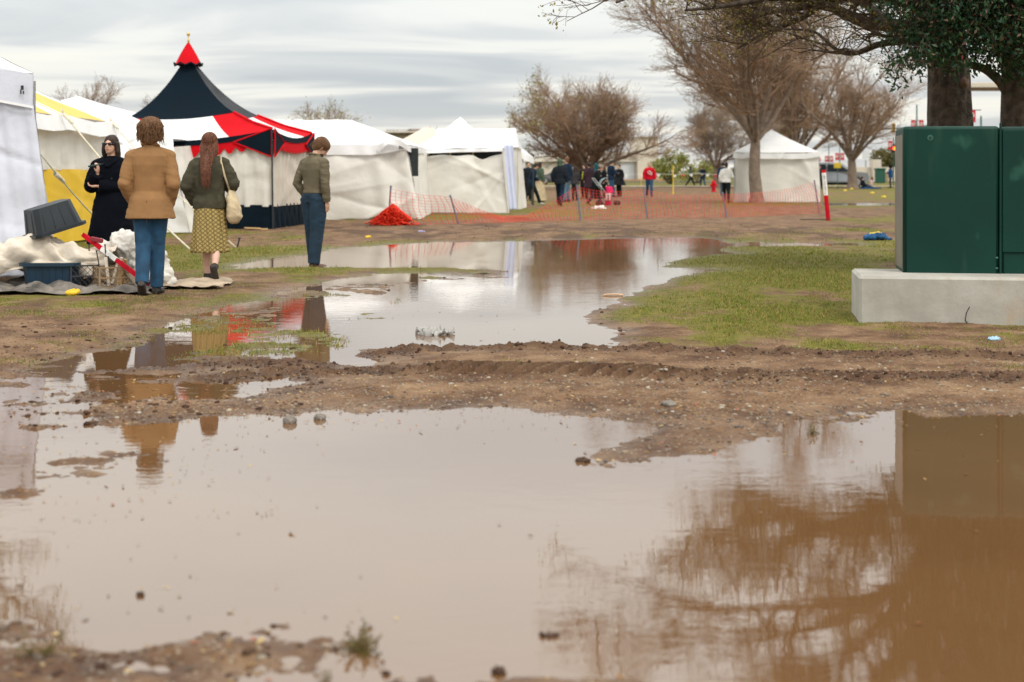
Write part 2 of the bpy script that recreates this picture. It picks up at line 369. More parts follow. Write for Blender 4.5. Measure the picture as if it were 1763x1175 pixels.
def grassiness(x, y, sd, mud):
    px, py = img(x, y); g = np.full(x.shape, .47)
    def band(a, b, s): return sst(a - s, a + s, py) * (1 - sst(b - s, b + s, py))
    g += .36 * band(425, 600, 14) * sst(980, 1120, px)
    g -= .5 * soft(x, y, 1560, 580, 300, 16) + .25 * soft(x, y, 1480, 480, 60, 30) * 0
    g += .35 * soft(x, y, 470, 440, 160, 30) + .30 * soft(x, y, 480, 480, 130, 18) + .10 * soft(x, y, 100, 560, 260, 30)
    g -= .55 * band(386, 414, 7) * sst(420, 640, px) * (1 - .6 * sst(1350, 1500, px))
    g -= .30 * band(354, 384, 8) * sst(900, 1000, px)
    g += .20 * band(340, 356, 5) * sst(1180, 1260, px)
    g -= .42 * band(322, 342, 4) * (1 - sst(1260, 1300, px))
    g += .60 * band(299, 320, 4)
    g += .15 * band(322, 345, 4) * sst(1400, 1440, px)
    g = np.where(py > 606, g - 1.0 * sst(606, 622, py), g)
    g += .35 * soft(x, y, 1180, 632, 110, 9)
    g += (fbm(x * .55, y * .35, 41, 4) - .5) * 2.0 + (fbm(x * 2.6, y * 1.6, 43, 3) - .5) * .9
    g -= mud * .9
    g = np.where(sd > -.25, g - .25 * sst(-.25, .1, sd) * (px > 900), g)
    return np.clip(g, 0, 1)
def make_ground():
    py = np.concatenate([np.arange(1500, 700, -1.7), np.arange(700, 330, -1.15), np.arange(330, 302, -1.0)])
    Yr = np.concatenate([[-30, -12, -5, -1, .8, 1.6, 2.2], YG(py), [900, 1300, 1900, 2800, 4500]])
    s = np.concatenate([np.array([-14, -7, -4, -2.5, -1.6, -1.1, -.8, -.65, -.55]), np.linspace(-.47, .47, 740), -np.array([-14, -7, -4, -2.5, -1.6, -1.1, -.8, -.65, -.55])[::-1]])
    Yg, S = np.meshgrid(Yr, s, indexing='ij'); X = S * np.maximum(Yg, 2.6)
    z, sd, mud, sh = terrain(X.ravel(), Yg.ravel()); g = grassiness(X.ravel(), Yg.ravel(), sd, mud)
    P = np.stack([X.ravel(), Yg.ravel(), z], -1).reshape(len(Yr), len(s), 3)
    o = grid_mesh('ground', P, ground_mat()); tag(o, kind='structure')
    wet = np.clip(1 - (z - .002) / .022, 0, 1)
    px_, py_ = img(X.ravel(), Yg.ravel()); bd_ = sst(382, 392, py_) * (1 - sst(410, 420, py_)) * sst(430, 560, px_) + .8 * sst(356, 364, py_) * (1 - sst(380, 388, py_)) * sst(1380, 1440, px_) + .7 * sst(470, 520, py_) * (1 - sst(640, 660, py_)) * (1 - sst(300, 520, px_))
    mud = np.maximum(mud, bd_ * sst(.48, .62, fbm(X.ravel() * 2.2, Yg.ravel() * .9, 55, 4)))
    for nm, arr in (('grass', g), ('wet', wet), ('mud', mud)):
        at = o.data.attributes.new(nm, 'FLOAT', 'POINT'); at.data.foreach_set('value', arr.astype(np.float32))
    return o
def ground_mat():
    m = bpy.data.materials.new('ground'); m.use_nodes = True; t = m.node_tree; t.nodes.clear()
    out = N(t, 'ShaderNodeOutputMaterial'); b = N(t, 'ShaderNodeBsdfPrincipled'); L(t, b.outputs[0], out.inputs[0]); b.inputs['Specular IOR Level'].default_value = .22
    tcn = N(t, 'ShaderNodeTexCoord'); src = tcn.outputs['Object']
    def noise(sc_, det=5, rg=.55, sx=1):
        mpn = N(t, 'ShaderNodeMapping'); mpn.inputs['Scale'].default_value = (sx, 1, 1); L(t, src, mpn.inputs[0])
        n = N(t, 'ShaderNodeTexNoise'); n.inputs['Scale'].default_value = sc_; n.inputs['Detail'].default_value = det; n.inputs['Roughness'].default_value = rg; L(t, mpn.outputs[0], n.inputs['Vector']); return n.outputs['Fac']
    def attr(a): n = N(t, 'ShaderNodeAttribute', attribute_name=a); return n.outputs['Fac']
    mudc = ramp(t, noise(2.2, 8, .7), [(.30, (.055, .025, .012)), (.44, (.115, .060, .030)), (.57, (.195, .115, .062)), (.72, (.28, .185, .105))])
    vo = N(t, 'ShaderNodeTexVoronoi'); vo.inputs['Scale'].default_value = 55; L(t, src, vo.inputs['Vector'])
    sv = N(t, 'ShaderNodeSeparateColor'); L(t, vo.outputs['Color'], sv.inputs[0])
    peb = math_n(t, 'MULTIPLY', math_n(t, 'GREATER_THAN', sv.outputs[0], .78), math_n(t, 'LESS_THAN', vo.outputs['Distance'], .42))
    pebc = ramp(t, sv.outputs[1], [(0, (.08, .055, .04)), (.5, (.26, .19, .13)), (.8, (.36, .30, .20)), (1, (.42, .38, .32))])
    c = mixc(t, math_n(t, 'MULTIPLY', peb, math_n(t, 'MULTIPLY', noise(1.3), 1.4, clamp=True)), mudc, pebc)
    gr = ramp(t, noise(9, 8, .75), [(.28, (.055, .042, .009)), (.45, (.110, .098, .014)), (.58, (.155, .135, .022)), (.72, (.26, .18, .055))])
    gfac = ramp(t, math_n(t, 'ADD', attr('grass'), math_n(t, 'MULTIPLY_ADD', noise(4, 9, .78), 1.5, -.78)), [(.36, (0, 0, 0)), (.60, (1, 1, 1))])
    c = mixc(t, gfac, c, gr)
    c = mixc(t, math_n(t, 'MULTIPLY', attr('mud'), .75), c, ramp(t, noise(12, 6, .7), [(.35, (.030, .014, .008)), (.65, (.095, .050, .028))]))
    wetf = attr('wet')
    c = mixc(t, math_n(t, 'MULTIPLY', wetf, .55), c, mixc(t, 1.0, c, (.55, .50, .46), 'MULTIPLY'))
    L(t, c, b.inputs['Base Color'])
    rg = math_n(t, 'MULTIPLY_ADD', wetf, -.45, .92); L(t, rg, b.inputs['Roughness'])
    hsum = math_n(t, 'ADD', math_n(t, 'MULTIPLY', noise(28, 6, .7), 1.0), math_n(t, 'MULTIPLY', peb, .5))
    bu = N(t, 'ShaderNodeBump'); bu.inputs['Strength'].default_value = .8; bu.inputs['Distance'].default_value = .012; L(t, hsum, bu.inputs['Height']); L(t, bu.outputs[0], b.inputs['Normal'])
    return m
def water_mat():
    m = bpy.data.materials.new('muddy_water'); m.use_nodes = True; t = m.node_tree; t.nodes.clear()
    out = N(t, 'ShaderNodeOutputMaterial'); b = N(t, 'ShaderNodeBsdfPrincipled'); L(t, b.outputs[0], out.inputs[0])
    tcn = N(t, 'ShaderNodeTexCoord'); src = tcn.outputs['Object']
    n = N(t, 'ShaderNodeTexNoise'); n.inputs['Scale'].default_value = .5; n.inputs['Detail'].default_value = 5; L(t, src, n.inputs['Vector'])
    c = ramp(t, n.outputs['Fac'], [(.3, (.120, .060, .024)), (.7, (.160, .082, .033))]); L(t, c, b.inputs['Base Color'])
    b.inputs['Roughness'].default_value = .02; b.inputs['IOR'].default_value = 1.72; b.inputs['Specular IOR Level'].default_value = .5
    mp1 = N(t, 'ShaderNodeMapping'); mp1.inputs['Scale'].default_value = (.55, 1.0, 1); L(t, src, mp1.inputs[0])
    a1 = N(t, 'ShaderNodeTexNoise'); a1.inputs['Scale'].default_value = 9; a1.inputs['Detail'].default_value = 3; a1.inputs['Distortion'].default_value = .4; L(t, mp1.outputs[0], a1.inputs['Vector'])
    a2 = N(t, 'ShaderNodeTexNoise'); a2.inputs['Scale'].default_value = 38; a2.inputs['Detail'].default_value = 2; L(t, mp1.outputs[0], a2.inputs['Vector'])
    a3 = N(t, 'ShaderNodeTexNoise'); a3.inputs['Scale'].default_value = .45; a3.inputs['Detail'].default_value = 2; L(t, src, a3.inputs['Vector'])
    h = math_n(t, 'ADD', math_n(t, 'MULTIPLY', a1.outputs['Fac'], 1.0), math_n(t, 'MULTIPLY', a2.outputs['Fac'], .24))
    bu = N(t, 'ShaderNodeBump'); bu.inputs['Distance'].default_value = .00105
    L(t, ramp(t, a3.outputs['Fac'], [(.40, (.22,) * 3), (.62, (1.0,) * 3)]), bu.inputs['Strength']); L(t, h, bu.inputs['Height']); L(t, bu.outputs[0], b.inputs['Normal'])
    return m
ground = make_ground()
wm = water_mat()
o = obj('puddle_water', mesh_np('puddle_water', [(-14, .6, 0), (14, .6, 0), (16, 33, 0), (-16, 33, 0)], faces=[(0, 1, 2, 3)], smooth=False), wm); tag(o, kind='structure')
o = obj('standing_water', mesh_np('standing_water', [(12, 52, 0), (22, 52, 0), (24, 90, 0), (12, 90, 0)], faces=[(0, 1, 2, 3)], smooth=False), wm); tag(o, kind='structure')
# ================================================================== TENTS
def folds(n=9, a=.03, seed=0, cr=6, cra=.03, top=.3, wd=.05):
    def f(U, V):
        ph = seed * 1.7
        d = a * (top + (1 - top) * (1 - V)) * (np.sin(U * n * 2 * np.pi + ph + 1.3 * np.sin(V * 2.1 + ph)) + .5 * np.sin(U * n * 3.7 * np.pi + 2 * ph))
        return d + creases(U, V, seed, cr, cra, wd) + (fbm(U * 9 + seed, V * 7, seed, 3) - .5) * .02
    return f
def hip_line(A, B, sag=.0, n=14):
    A = np.array(A, float); B = np.array(B, float); t = np.linspace(0, 1, n)[:, None]; P = A * (1 - t) + B * t; P[:, 2] -= sag * np.sin(np.pi * t[:, 0]); return P
def roof_face(name, e0, e1, r0, r1, m, parent, sag=.1, esag=.0, nu=26, nv=18, seed=0, cr=.008, v0=0.0, v1=1.0, u0=0.0, u1=1.0):
    """between eave e0-e1 and ridge r0-r1, concave (sagging) surface"""
    e0, e1, r0, r1 = [np.array(p, float) for p in (e0, e1, r0, r1)]
    U, V = np.meshgrid(np.linspace(u0, u1, nu), np.linspace(v0, v1, nv)); u, v = U[..., None], V[..., None]
    P = (e0 * (1 - u) + e1 * u) * (1 - v) + (r0 * (1 - u) + r1 * u) * v
    P[..., 2] -= sag * np.sin(np.pi * V) + esag * np.sin(np.pi * U) * (1 - V) ** 2
    P[..., 2] += creases(U, V, seed, 8, cr, .04) + (fbm(U * 6, V * 6, seed, 3) - .5) * .03
    return grid_mesh(name, P, m, parent)
def strip(name, top, drop, m, parent, wob=.02, seed=0, out=(0, -.02, 0), n=60, nv=6, scal=None, rows=None):
    """valance hanging from a 3D polyline"""
    top = np.array(top, float); seg = np.r_[0, np.cumsum(np.linalg.norm(np.diff(top, axis=0), axis=1))]; t = np.linspace(0, seg[-1], n)
    L_ = np.stack([np.interp(t, seg, top[:, i]) for i in range(3)], -1)
    v = np.linspace(0, 1, nv); P = np.zeros((nv, n, 3))
    for i, vv in enumerate(v):
        dr = drop if scal is None else drop * (1 - scal[1] + scal[1] * np.abs(np.sin(t / scal[0] * np.pi)))
        P[i] = L_ + np.outer(np.ones(n), np.array(out) * vv); P[i, :, 2] -= dr * vv
        wv = wob * vv * np.sin(t * 7 + seed + 2 * np.sin(t * 3)); P[i, :, 1] += wv; P[i, :, 0] += wv * .3
    return grid_mesh(name, P[::-1], m, parent)
def local(root, p): return np.array(p, float) - np.array(root.location)
# --- T1 cool white canopy tent at the left edge
t1 = thing('canopy_tent', 'cool white tent cut off by the left edge, behind the pile of tubs', 'tent', (-6.6, 14.2, 0))
def q(r, *p): return tuple(Vector(p) - Vector(r.location))
def T(r, x, y, z): return (x - r.location.x, y - r.location.y, z - r.location.z)
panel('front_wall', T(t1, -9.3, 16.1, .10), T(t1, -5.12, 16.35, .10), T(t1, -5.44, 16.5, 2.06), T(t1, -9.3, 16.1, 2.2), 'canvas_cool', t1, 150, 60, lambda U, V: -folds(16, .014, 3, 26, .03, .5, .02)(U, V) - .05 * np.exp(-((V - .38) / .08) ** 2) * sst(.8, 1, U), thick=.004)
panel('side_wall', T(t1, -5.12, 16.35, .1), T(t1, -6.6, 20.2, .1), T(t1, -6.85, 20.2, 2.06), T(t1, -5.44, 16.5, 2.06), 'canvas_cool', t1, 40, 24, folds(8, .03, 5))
strip('valance', [T(t1, -9.3, 16.05, 2.62), T(t1, -6.4, 16.35, 2.55), T(t1, -5.83, 16.42, 2.47), T(t1, -5.42, 16.46, 2.39), T(t1, -6.85, 20.2, 2.4)], .36, 'canvas_cool', t1, .015, 2, out=(.0, -.03, 0), n=160)
strip('valance_hem', [T(t1, -9.3, 16.0, 2.25), T(t1, -6.4, 16.3, 2.18), T(t1, -5.83, 16.38, 2.11), T(t1, -5.41, 16.42, 2.03)], .03, 'canvas_white', t1, .0, 2, out=(.0, -.004, 0), n=60)
ap = T(t1, -7.4, 18.4, 3.3)
for a, b in (((-9.3, 16.05, 2.62), (-5.42, 16.46, 2.40)), ((-5.42, 16.46, 2.40), (-6.85, 20.2, 2.4)), ((-6.85, 20.2, 2.4), (-10.3, 20.2, 2.4))):
    roof_face('roof', T(t1, *a), T(t1, *b), ap, ap, 'canvas_white', t1, .05, -.03, 40, 16, 4, .02)
for x, y in ((-5.46, 16.55), (-9.2, 16.2), (-6.8, 20.1)): MB().box(T(t1, x, y, 1.17), (.05, .05, 2.3)).build('leg', 'steel', t1)
MB().box(T(t1, -5.53, 16.395, 2.235), (.030, .012, .05)).box(T(t1, -5.545, 16.392, 2.19), (.012, .012, .05)).box(T(t1, -5.515, 16.392, 2.18), (.012, .012, .035)).build('logo_patch', 'dark_metal', t1)
# --- T2 yellow and white striped tent
t2 = thing('striped_tent', 'yellow and white striped tent with guy ropes behind the woman in black', 'tent', (-10.4, 26, 0))
A0 = (-7.86, 22.6, 2.27); A1 = (-7.83, 28.6, 2.27); B0 = (-13, 22.6, 2.27); B1 = (-13, 28.6, 2.27); AP = (-10.4, 25.6, 3.62)
fr = [(0, .17, 'yellow_roof'), (.17, .20, 'canvas_white'), (.20, .36, 'yellow_roof'), (.36, .44, 'canvas_white'), (.44, .47, 'yellow_roof'), (.47, .50, 'canvas_white'), (.50, .90, 'yellow_roof'), (.90, 1.0, 'canvas_white')]
for u0, u1, m_ in fr: roof_face('roof_stripe', T(t2, *A0), T(t2, *A1), T(t2, *AP), T(t2, *AP), m_, t2, .05, 0, 8, 14, 7, .004, u0=u0, u1=u1)
for e in ((B0, A0), (A1, B1), (B1, B0)): roof_face('roof_panel', T(t2, *e[0]), T(t2, *e[1]), T(t2, *AP), T(t2, *AP), 'canvas_white' if e[0] != B0 else 'yellow_roof', t2, .05, 0, 20, 12, 9)
strip('valance', [T(t2, -7.84, 22.6, 2.29), T(t2, -7.80, 24.4, 2.24), T(t2, -7.78, 25.2, 2.29), T(t2, -7.76, 27, 2.21), T(t2, -7.80, 28.62, 2.29)], .27, 'canvas_white', t2, .03, 4, out=(.10, 0, 0), n=90, nv=10)
panel('upper_wall', T(t2, -7.86, 22.6, 1.33), T(t2, -7.78, 28.55, 1.30), T(t2, -7.86, 28.55, 2.20), T(t2, -7.88, 22.6, 2.20), 'canvas_wall', t2, 80, 20, folds(8, .015, 11, 8, .02))
panel('lower_wall', T(t2, -7.80, 22.6, .08), T(t2, -7.66, 28.6, .05), T(t2, -7.775, 28.58, 1.33), T(t2, -7.855, 22.6, 1.34), 'yellow_cloth', t2, 80, 24, folds(5, .02, 13, 10, .02))
panel('end_wall', T(t2, -7.66, 28.6, .05), T(t2, -13, 28.6, .05), T(t2, -13, 28.6, 2.2), T(t2, -7.8, 28.6, 2.2), 'canvas_wall', t2, 20, 12, folds(6, .02, 17))
panel('end_wall', T(t2, -13, 22.6, .05), T(t2, -7.80, 22.6, .05), T(t2, -7.88, 22.6, 2.2), T(t2, -13, 22.6, 2.2), 'yellow_cloth', t2, 20, 12, folds(6, .02, 18))
def rope(px0, py0, Y0, px1, py1, r=.012, lab=None, knot=None, mm='rope'):
    a = W(px0, py0, Y0); g = put(px1, py1); b = Vector(g); t = thing('guy_rope', lab, 'rope', tuple(b))
    mb = MB(); P = [(a - b) * (1 - i / 10) + Vector((0, 0, -.12 * math.sin(math.pi * i / 10))) for i in range(11)]; mb.tube(P, r, 6); mb.build('line', mm, t, True)
    mb = MB(); mb.tube([(0.06, 0, .14), (0, 0, -.1)], .014, 6); mb.ell((.06, 0, .15), (.03, .03, .015), None, 8, 5); mb.build('stake', 'dark_metal', t)
    if knot is not None:
        mb = MB(); c = (a - b) * (1 - knot) + Vector((0, 0, -.12 * math.sin(math.pi * knot))); d = (a - b).normalized(); rr = random.Random(3)
        mb.tube([c - d * .16, c + d * .16], [.02, .035], 8)
        for i in range(9): k = c + d * rr.uniform(-.15, .17); mb.ell(k, (.03, .03, .022), (rr.random() * 3, rr.random() * 3, 0), 7, 5)
        for i in range(3): k = c + d * .18; mb.tube([k, k + Vector((rr.uniform(-.1, .02), rr.uniform(-.04, .04), rr.uniform(-.05, .1)))], [.02, .008], 5)
        mb.build('knot', 'rope', t, True)
    return t
rope(107, 192, 25.0, 334, 439, .016, 'pale flat guy strap from the striped tent down to the grass beside the camel coat', .05)
rope(190, 207, 28.4, 406, 428, .012, 'guy rope from the far corner of the striped tent to the stake behind the skirt', .04)
rope(70, 266, 19.0, 238, 437, .011, 'guy rope with a thick knotted tensioner in front of the yellow panel', .17)
# --- T3 low white tent with rumpled corner
t3 = thing('white_tent', 'low white tent with a sagging rumpled corner between the striped tent and the navy marquee', 'tent', (-10, 33, 0))
e0, e1, e2, e3, ap3 = (-13, 30, 2.1), (-7.15, 30, 1.98), (-7.3, 36.5, 2.2), (-13, 36.5, 2.2), (-9.95, 33.3, 3.02)
for i, (a, b) in enumerate(((e0, e1), (e1, e2), (e2, e3), (e3, e0))): roof_face('roof', T(t3, *a), T(t3, *b), T(t3, *ap3), T(t3, *ap3), 'canvas_white', t3, .02, .06, 40, 22, 30 + i, .03)
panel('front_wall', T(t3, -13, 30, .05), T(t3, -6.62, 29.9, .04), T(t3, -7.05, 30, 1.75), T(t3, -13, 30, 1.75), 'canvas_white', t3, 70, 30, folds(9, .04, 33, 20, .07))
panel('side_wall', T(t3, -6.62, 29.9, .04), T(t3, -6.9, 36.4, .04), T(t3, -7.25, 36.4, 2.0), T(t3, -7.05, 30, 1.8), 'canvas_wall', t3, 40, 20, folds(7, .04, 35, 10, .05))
panel('corner_drape', T(t3, -8.1, 29.75, 1.45), T(t3, -6.85, 29.8, 1.32), T(t3, -7.0, 29.95, 1.98), T(t3, -8.2, 29.95, 2.12), 'canvas_white', t3, 60, 30, lambda U, V: .10 * (1 - V) + creases(U, V, 5, 30, .10, .07) + .04 * np.sin(U * 22))
# --- T4 navy, red and white marquee
t4 = thing('marquee', 'tall navy, red and white peaked marquee with scalloped red valance and gold finial', 'tent', (-7.6, 34.2, 0))
C1 = np.array((-5.29, 32.0, 2.24)); C0 = np.array((-10.1, 32.3, 2.24)); C2 = np.array((-4.93, 35.7, 2.24)); C3 = np.array((-9.9, 36.2, 2.24))
R0 = np.array((-8.78, 33.2, 2.52)); R1 = np.array((-6.34, 33.1, 2.64)); R2 = np.array((-6.12, 34.9, 2.64)); R3 = np.array((-8.8, 35.1, 2.6)); AX = np.array((-7.60, 34.1, 3.86))
def lerp(a, b, t): return a * (1 - t) + b * t
def cone(name, a, b, m_, top=.10, nv=22):
    U, V = np.meshgrid(np.linspace(0, 1, 18), np.linspace(0, 1, nv)); P = np.zeros(U.shape + (3,))
    for i in range(nv):
        for j in range(18):
            e = lerp(a, b, U[i, j]).copy(); e[2] -= .09 * math.sin(math.pi * U[i, j]); v = V[i, j]
            k = lerp(AX, e, top); k[2] = AX[2]
            s_ = 1 - v; P[i, j, :2] = lerp(k, e, s_)[:2]; P[i, j, 2] = e[2] + (AX[2] - e[2]) * (v ** 1.0 * .58 + .42 * v ** 2.4)
    P[..., 2] += (fbm(U * 5, V * 5, 3, 3) - .5) * .02
    return grid_mesh(name, P, m_, t4)
def T4(p): return np.array(p) - np.array(t4.location)
AXw = AX.copy(); AX = T4(AX)
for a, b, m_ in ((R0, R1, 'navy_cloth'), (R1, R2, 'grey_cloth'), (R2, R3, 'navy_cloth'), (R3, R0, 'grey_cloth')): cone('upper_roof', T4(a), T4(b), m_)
def lowroof(c0, c1, r0, r1, segs, sag, seed):
    for u0, u1, m_ in segs:
        U, V = np.meshgrid(np.linspace(u0, u1, 12), np.linspace(0, 1, 12)); u, v = U[..., None], V[..., None]
        P = (c0 * (1 - u) + c1 * u) * (1 - v) + (r0 * (1 - u) + r1 * u) * v
        P[..., 2] -= sag * (np.sin(np.pi * U) ** .8) * (1 - V) + .09 * np.sin(np.pi * U) * V + .04 * np.sin(np.pi * V)
        grid_mesh('lower_roof', P, m_, t4)
RD, WH, NV = 'red_cloth', 'canvas_white', 'navy_cloth'
for c0, c1, r0, r1, segs, sag in ((C0, C1, R0, R1, ((0, .2, RD), (.2, .80, WH), (.80, 1, RD)), .27), (C1, C2, R1, R2, ((0, .18, RD), (.18, .8, WH), (.8, 1, RD)), .16), (C2, C3, R2, R3, ((0, .2, RD), (.2, .8, WH), (.8, 1, RD)), .25), (C3, C0, R3, R0, ((0, .2, RD), (.2, .8, WH), (.8, 1, RD)), .16)):
    lowroof(T4(c0), T4(c1), T4(r0), T4(r1), segs, sag, 1)
def eave(c0, c1, sag, n=30, dz=0, out=0):
    t = np.linspace(0, 1, n); P = np.outer(1 - t, c0) + np.outer(t, c1); P[:, 2] -= sag * np.sin(np.pi * t) ** .8 + dz; return P
for c0, c1, sag, k in ((C0, C1, .27, 0), (C1, C2, .16, 1), (C2, C3, .25, 2), (C3, C0, .16, 3)):
    c0, c1 = T4(c0), T4(c1); d = (c1 - c0) / np.linalg.norm(c1 - c0); o_ = np.array((d[1], -d[0], 0)) * .03
    strip('eave_band', eave(c0, c1, sag) + o_, .12, NV, t4, .0, 0, out=tuple(o_ * .5), n=80)
    strip('valance', eave(c0, c1, sag, dz=.11) + o_ * .9, .27, RD, t4, .012 if k != 1 else .03, 3, out=tuple(o_ * .7), n=240, scal=(.27, .5) if k != 1 else (.07, .25))
    # navy corner flaps with red piping
    for c, s_ in ((c0, 1), (c1, -1)):
        a = c + d * s_ * .85 + np.array((0, 0, -.30)) + o_ * 2.2; b_ = c + np.array((0, 0, -.62)) + o_ * 2.2; tp = c + o_ * 2.2 + np.array((0, 0, .005))
        mb = MB(); mb.add([a, b_, tp], [(0, 1, 2)]); mb.build('corner_flap', NV, t4)
        mb = MB(); mb.tube([a, b_, tp, a], .018, 5, False); mb.build('piping', RD, t4)
    # walls
    w0, w1 = c0.copy(), c1.copy(); n_ = np.array((0, 0, 1.)); w0[2] = w1[2] = 0
    ins = -o_ * 1.0
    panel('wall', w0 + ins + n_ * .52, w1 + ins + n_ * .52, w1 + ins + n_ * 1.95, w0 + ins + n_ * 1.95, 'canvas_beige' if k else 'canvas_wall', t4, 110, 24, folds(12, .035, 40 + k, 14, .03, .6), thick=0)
    panel('wall_skirt', w0 + ins * .3 + n_ * .03, w1 + ins * .3 + n_ * .03, w1 + ins + n_ * .56, w0 + ins + n_ * .56, NV, t4, 80, 10, folds(9, .03, 50 + k, 6, .02))
for p in (R1, R2):
    c = T4(C1 if p is R1 else C2); r_ = T4(p); mb = MB(); mb.tube([tuple(r_ + (0, 0, .01)), tuple(lerp(r_, c, .5) + (0, 0, -.03)), tuple(c + (0, 0, .01))], .03, 6); mb.build('hip_piping', RD, t4)
mb = MB()
for c in (C0, C1, C2, C3): p = T4(c); MB().tube([(p[0] + .03, p[1] - .05, 0), (p[0], p[1] - .04, 2.2)], .02, 8).build('pole', 'dark_metal', t4)
MB().tube([(0, -.1, 0), (0, -.1, 3.9)], .05, 8).build('centre_pole', 'dark_metal', t4)
AX_ = AX; mb = MB(); n = 8; V = []; Fs = []
for i, (r_, z) in enumerate(((.30, -.02), (.20, .17), (.09, .36), (.0, .50))):
    for k in range(n * 2): a = math.pi * k / n; rr = r_ * (1 + (.10 if k % 2 == 0 else -.03) * (i == 0)); V.append((AX_[0] + rr * math.cos(a), AX_[1] + rr * math.sin(a), AX_[2] + z - (.06 if (i == 0 and k % 2 == 0) else 0)))
for i in range(3):
    for k in range(16): j = (k + 1) % 16; Fs.append((i * 16 + k, i * 16 + j, i * 16 + 16 + j, i * 16 + 16 + k))
mb.add(V, Fs); mb.build('peak_cap', RD, t4)
mb = MB(); mb.tube([(AX_[0] + (.33 + .0) * math.cos(k * math.pi / 8) * (1 if k % 2 else .96), AX_[1] + .33 * math.sin(k * math.pi / 8), AX_[2] - (.02 if k % 2 else .08)) for k in range(17)], .022, 6); mb.build('cap_trim', NV, t4)
mb = MB(); mb.tube([(AX_[0], AX_[1], AX_[2] + .44), (AX_[0], AX_[1], AX_[2] + .6)], [.03, .012], 8); mb.ell((AX_[0], AX_[1], AX_[2] + .66), (.04, .04, .05)); mb.build('finial', 'brass', t4, True)
mb = MB(); mb.box((0, 0, .02), (.42, .09, .03), (0, 0, .25)); mb.box((-.1, -.1, .045), (.35, .09, .03), (0, .05, .4)); o = mb.build('wooden_board', M('pine', (.5, .33, .16), .8), None); o.location = put(444, 399); tag(o, 'short pale pine offcuts lying in front of the marquee skirt', 'board')
# --- T5 white frame tent
t5 = thing('white_tent', 'white hip roofed tent with draped wall behind the standing man', 'tent', (-5, 40.5, 0))
a, b, c, d = (-8.2, 38.5, 1.98), (-2.75, 38.6, 2.02), (-2.6, 45, 2.0), (-8.2, 45, 2.0); r0, r1 = (-6.9, 41.6, 2.78), (-4.62, 41.6, 2.78)
for i, (e, f, g, h) in enumerate(((a, b, r0, r1), (b, c, r1, r1), (c, d, r1, r0), (d, a, r0, r0))): roof_face('roof', T(t5, *e), T(t5, *f), T(t5, *g), T(t5, *h), 'canvas_white', t5, .0, .0, 40, 20, 60 + i, .006)
strip('valance', [T(t5, -8.2, 38.45, 2.0), T(t5, -3.7, 38.45, 2.0), T(t5, -3.35, 38.4, 2.05), T(t5, -3.0, 38.45, 2.12)], .26, 'canvas_white', t5, .02, 4, n=120)
strip('corner_valance', [T(t5, -3.55, 38.33, 1.98), T(t5, -3.25, 38.3, 2.20), T(t5, -2.95, 38.3, 2.14), T(t5, -2.75, 38.3, 2.0), T(t5, -2.70, 38.6, 1.98), T(t5, -2.6, 44, 2.0)], .17, 'canvas_white', t5, .05, 7, n=120, nv=10)
def swag(U, V):
    d = .16 * np.exp(-((U - (.62 + .12 * (1 - V))) / .10) ** 2) * (V ** .5) + .14 * np.exp(-((U - (.30 + .30 * V)) / .16) ** 2) * np.sin(np.pi * V)
    d -= .18 * np.exp(-((U - (.20 + .45 * V)) / .07) ** 2) * (1 - V) ** .5 * .8
    return d + .06 * np.sin(U * 46) * sst(.7, .9, U) + creases(U, V, 8, 18, .06, .05) + .03 * np.sin(U * 14 + 3 * V)
panel('front_wall', T(t5, -8.2, 38.6, .06), T(t5, -2.42, 38.35, .04), T(t5, -2.8, 38.62, 1.90), T(t5, -8.2, 38.6, 1.9), 'canvas_wall', t5, 160, 50, swag, thick=.004, edge=lambda U, V: np.stack([0 * U, 0 * U, .03 * np.sin(U * 40) * (1 - V) ** 4 + .05 * np.sin(U * 17) * (1 - V) ** 4], -1))
panel('side_wall', T(t5, -2.42, 38.35, .04), T(t5, -2.5, 45, .04), T(t5, -2.6, 45, 1.98), T(t5, -2.8, 38.62, 1.9), 'canvas_wall', t5, 40, 20, folds(8, .04, 64, 8, .04))
mb = MB(); mb.tube([T(t5, -3.6, 38.5, 1.85), T(t5, -3.25, 38.5, 2.02), T(t5, -2.75, 38.5, 1.95)], .03, 8); mb.tube([T(t5, -2.78, 38.66, 0), T(t5, -2.78, 38.66, 2.0)], .03, 8); mb.build('frame', M('frame_dark', (.02, .03, .03), .5), t5)
mb = MB(); mb.box(T(t5, -3.15, 38.75, 1.55), (1.3, .02, .75)); mb.build('gap_shade', M('shade_and_black', (.03, .035, .035), .9), t5)  # dark sheet behind the raised corner, its colour standing in for shadow
# --- T6 white pop-up
t6 = thing('canopy_tent', 'white pop-up tent with pointed peak and dark gap under its roof', 'tent', (-1.75, 46, 0))
a, b, c, d = (-3.22, 44.4, 1.92), (-.26, 44.4, 2.02), (-.2, 47.5, 2.0), (-3.2, 47.5, 2.0); ap6 = (-1.64, 46.0, 3.03)
for i, (e, f) in enumerate(((a, b), (b, c), (c, d), (d, a))): roof_face('roof', T(t6, *e), T(t6, *f), T(t6, *ap6), T(t6, *ap6), 'canvas_white', t6, .09, -.04, 30, 24, 70 + i, .006)
strip('valance', [T(t6, -3.25, 44.35, 1.93), T(t6, -1.7, 44.34, 1.99), T(t6, -.28, 44.35, 2.02)], .10, 'canvas_white', t6, .02, 4, n=60)
strip('rumpled_corner', [T(t6, -3.75, 43.6, 2.15), T(t6, -3.35, 43.8, 2.12), T(t6, -3.0, 44.1, 1.98)], .36, 'canvas_white', t6, .10, 9, n=60, nv=12)
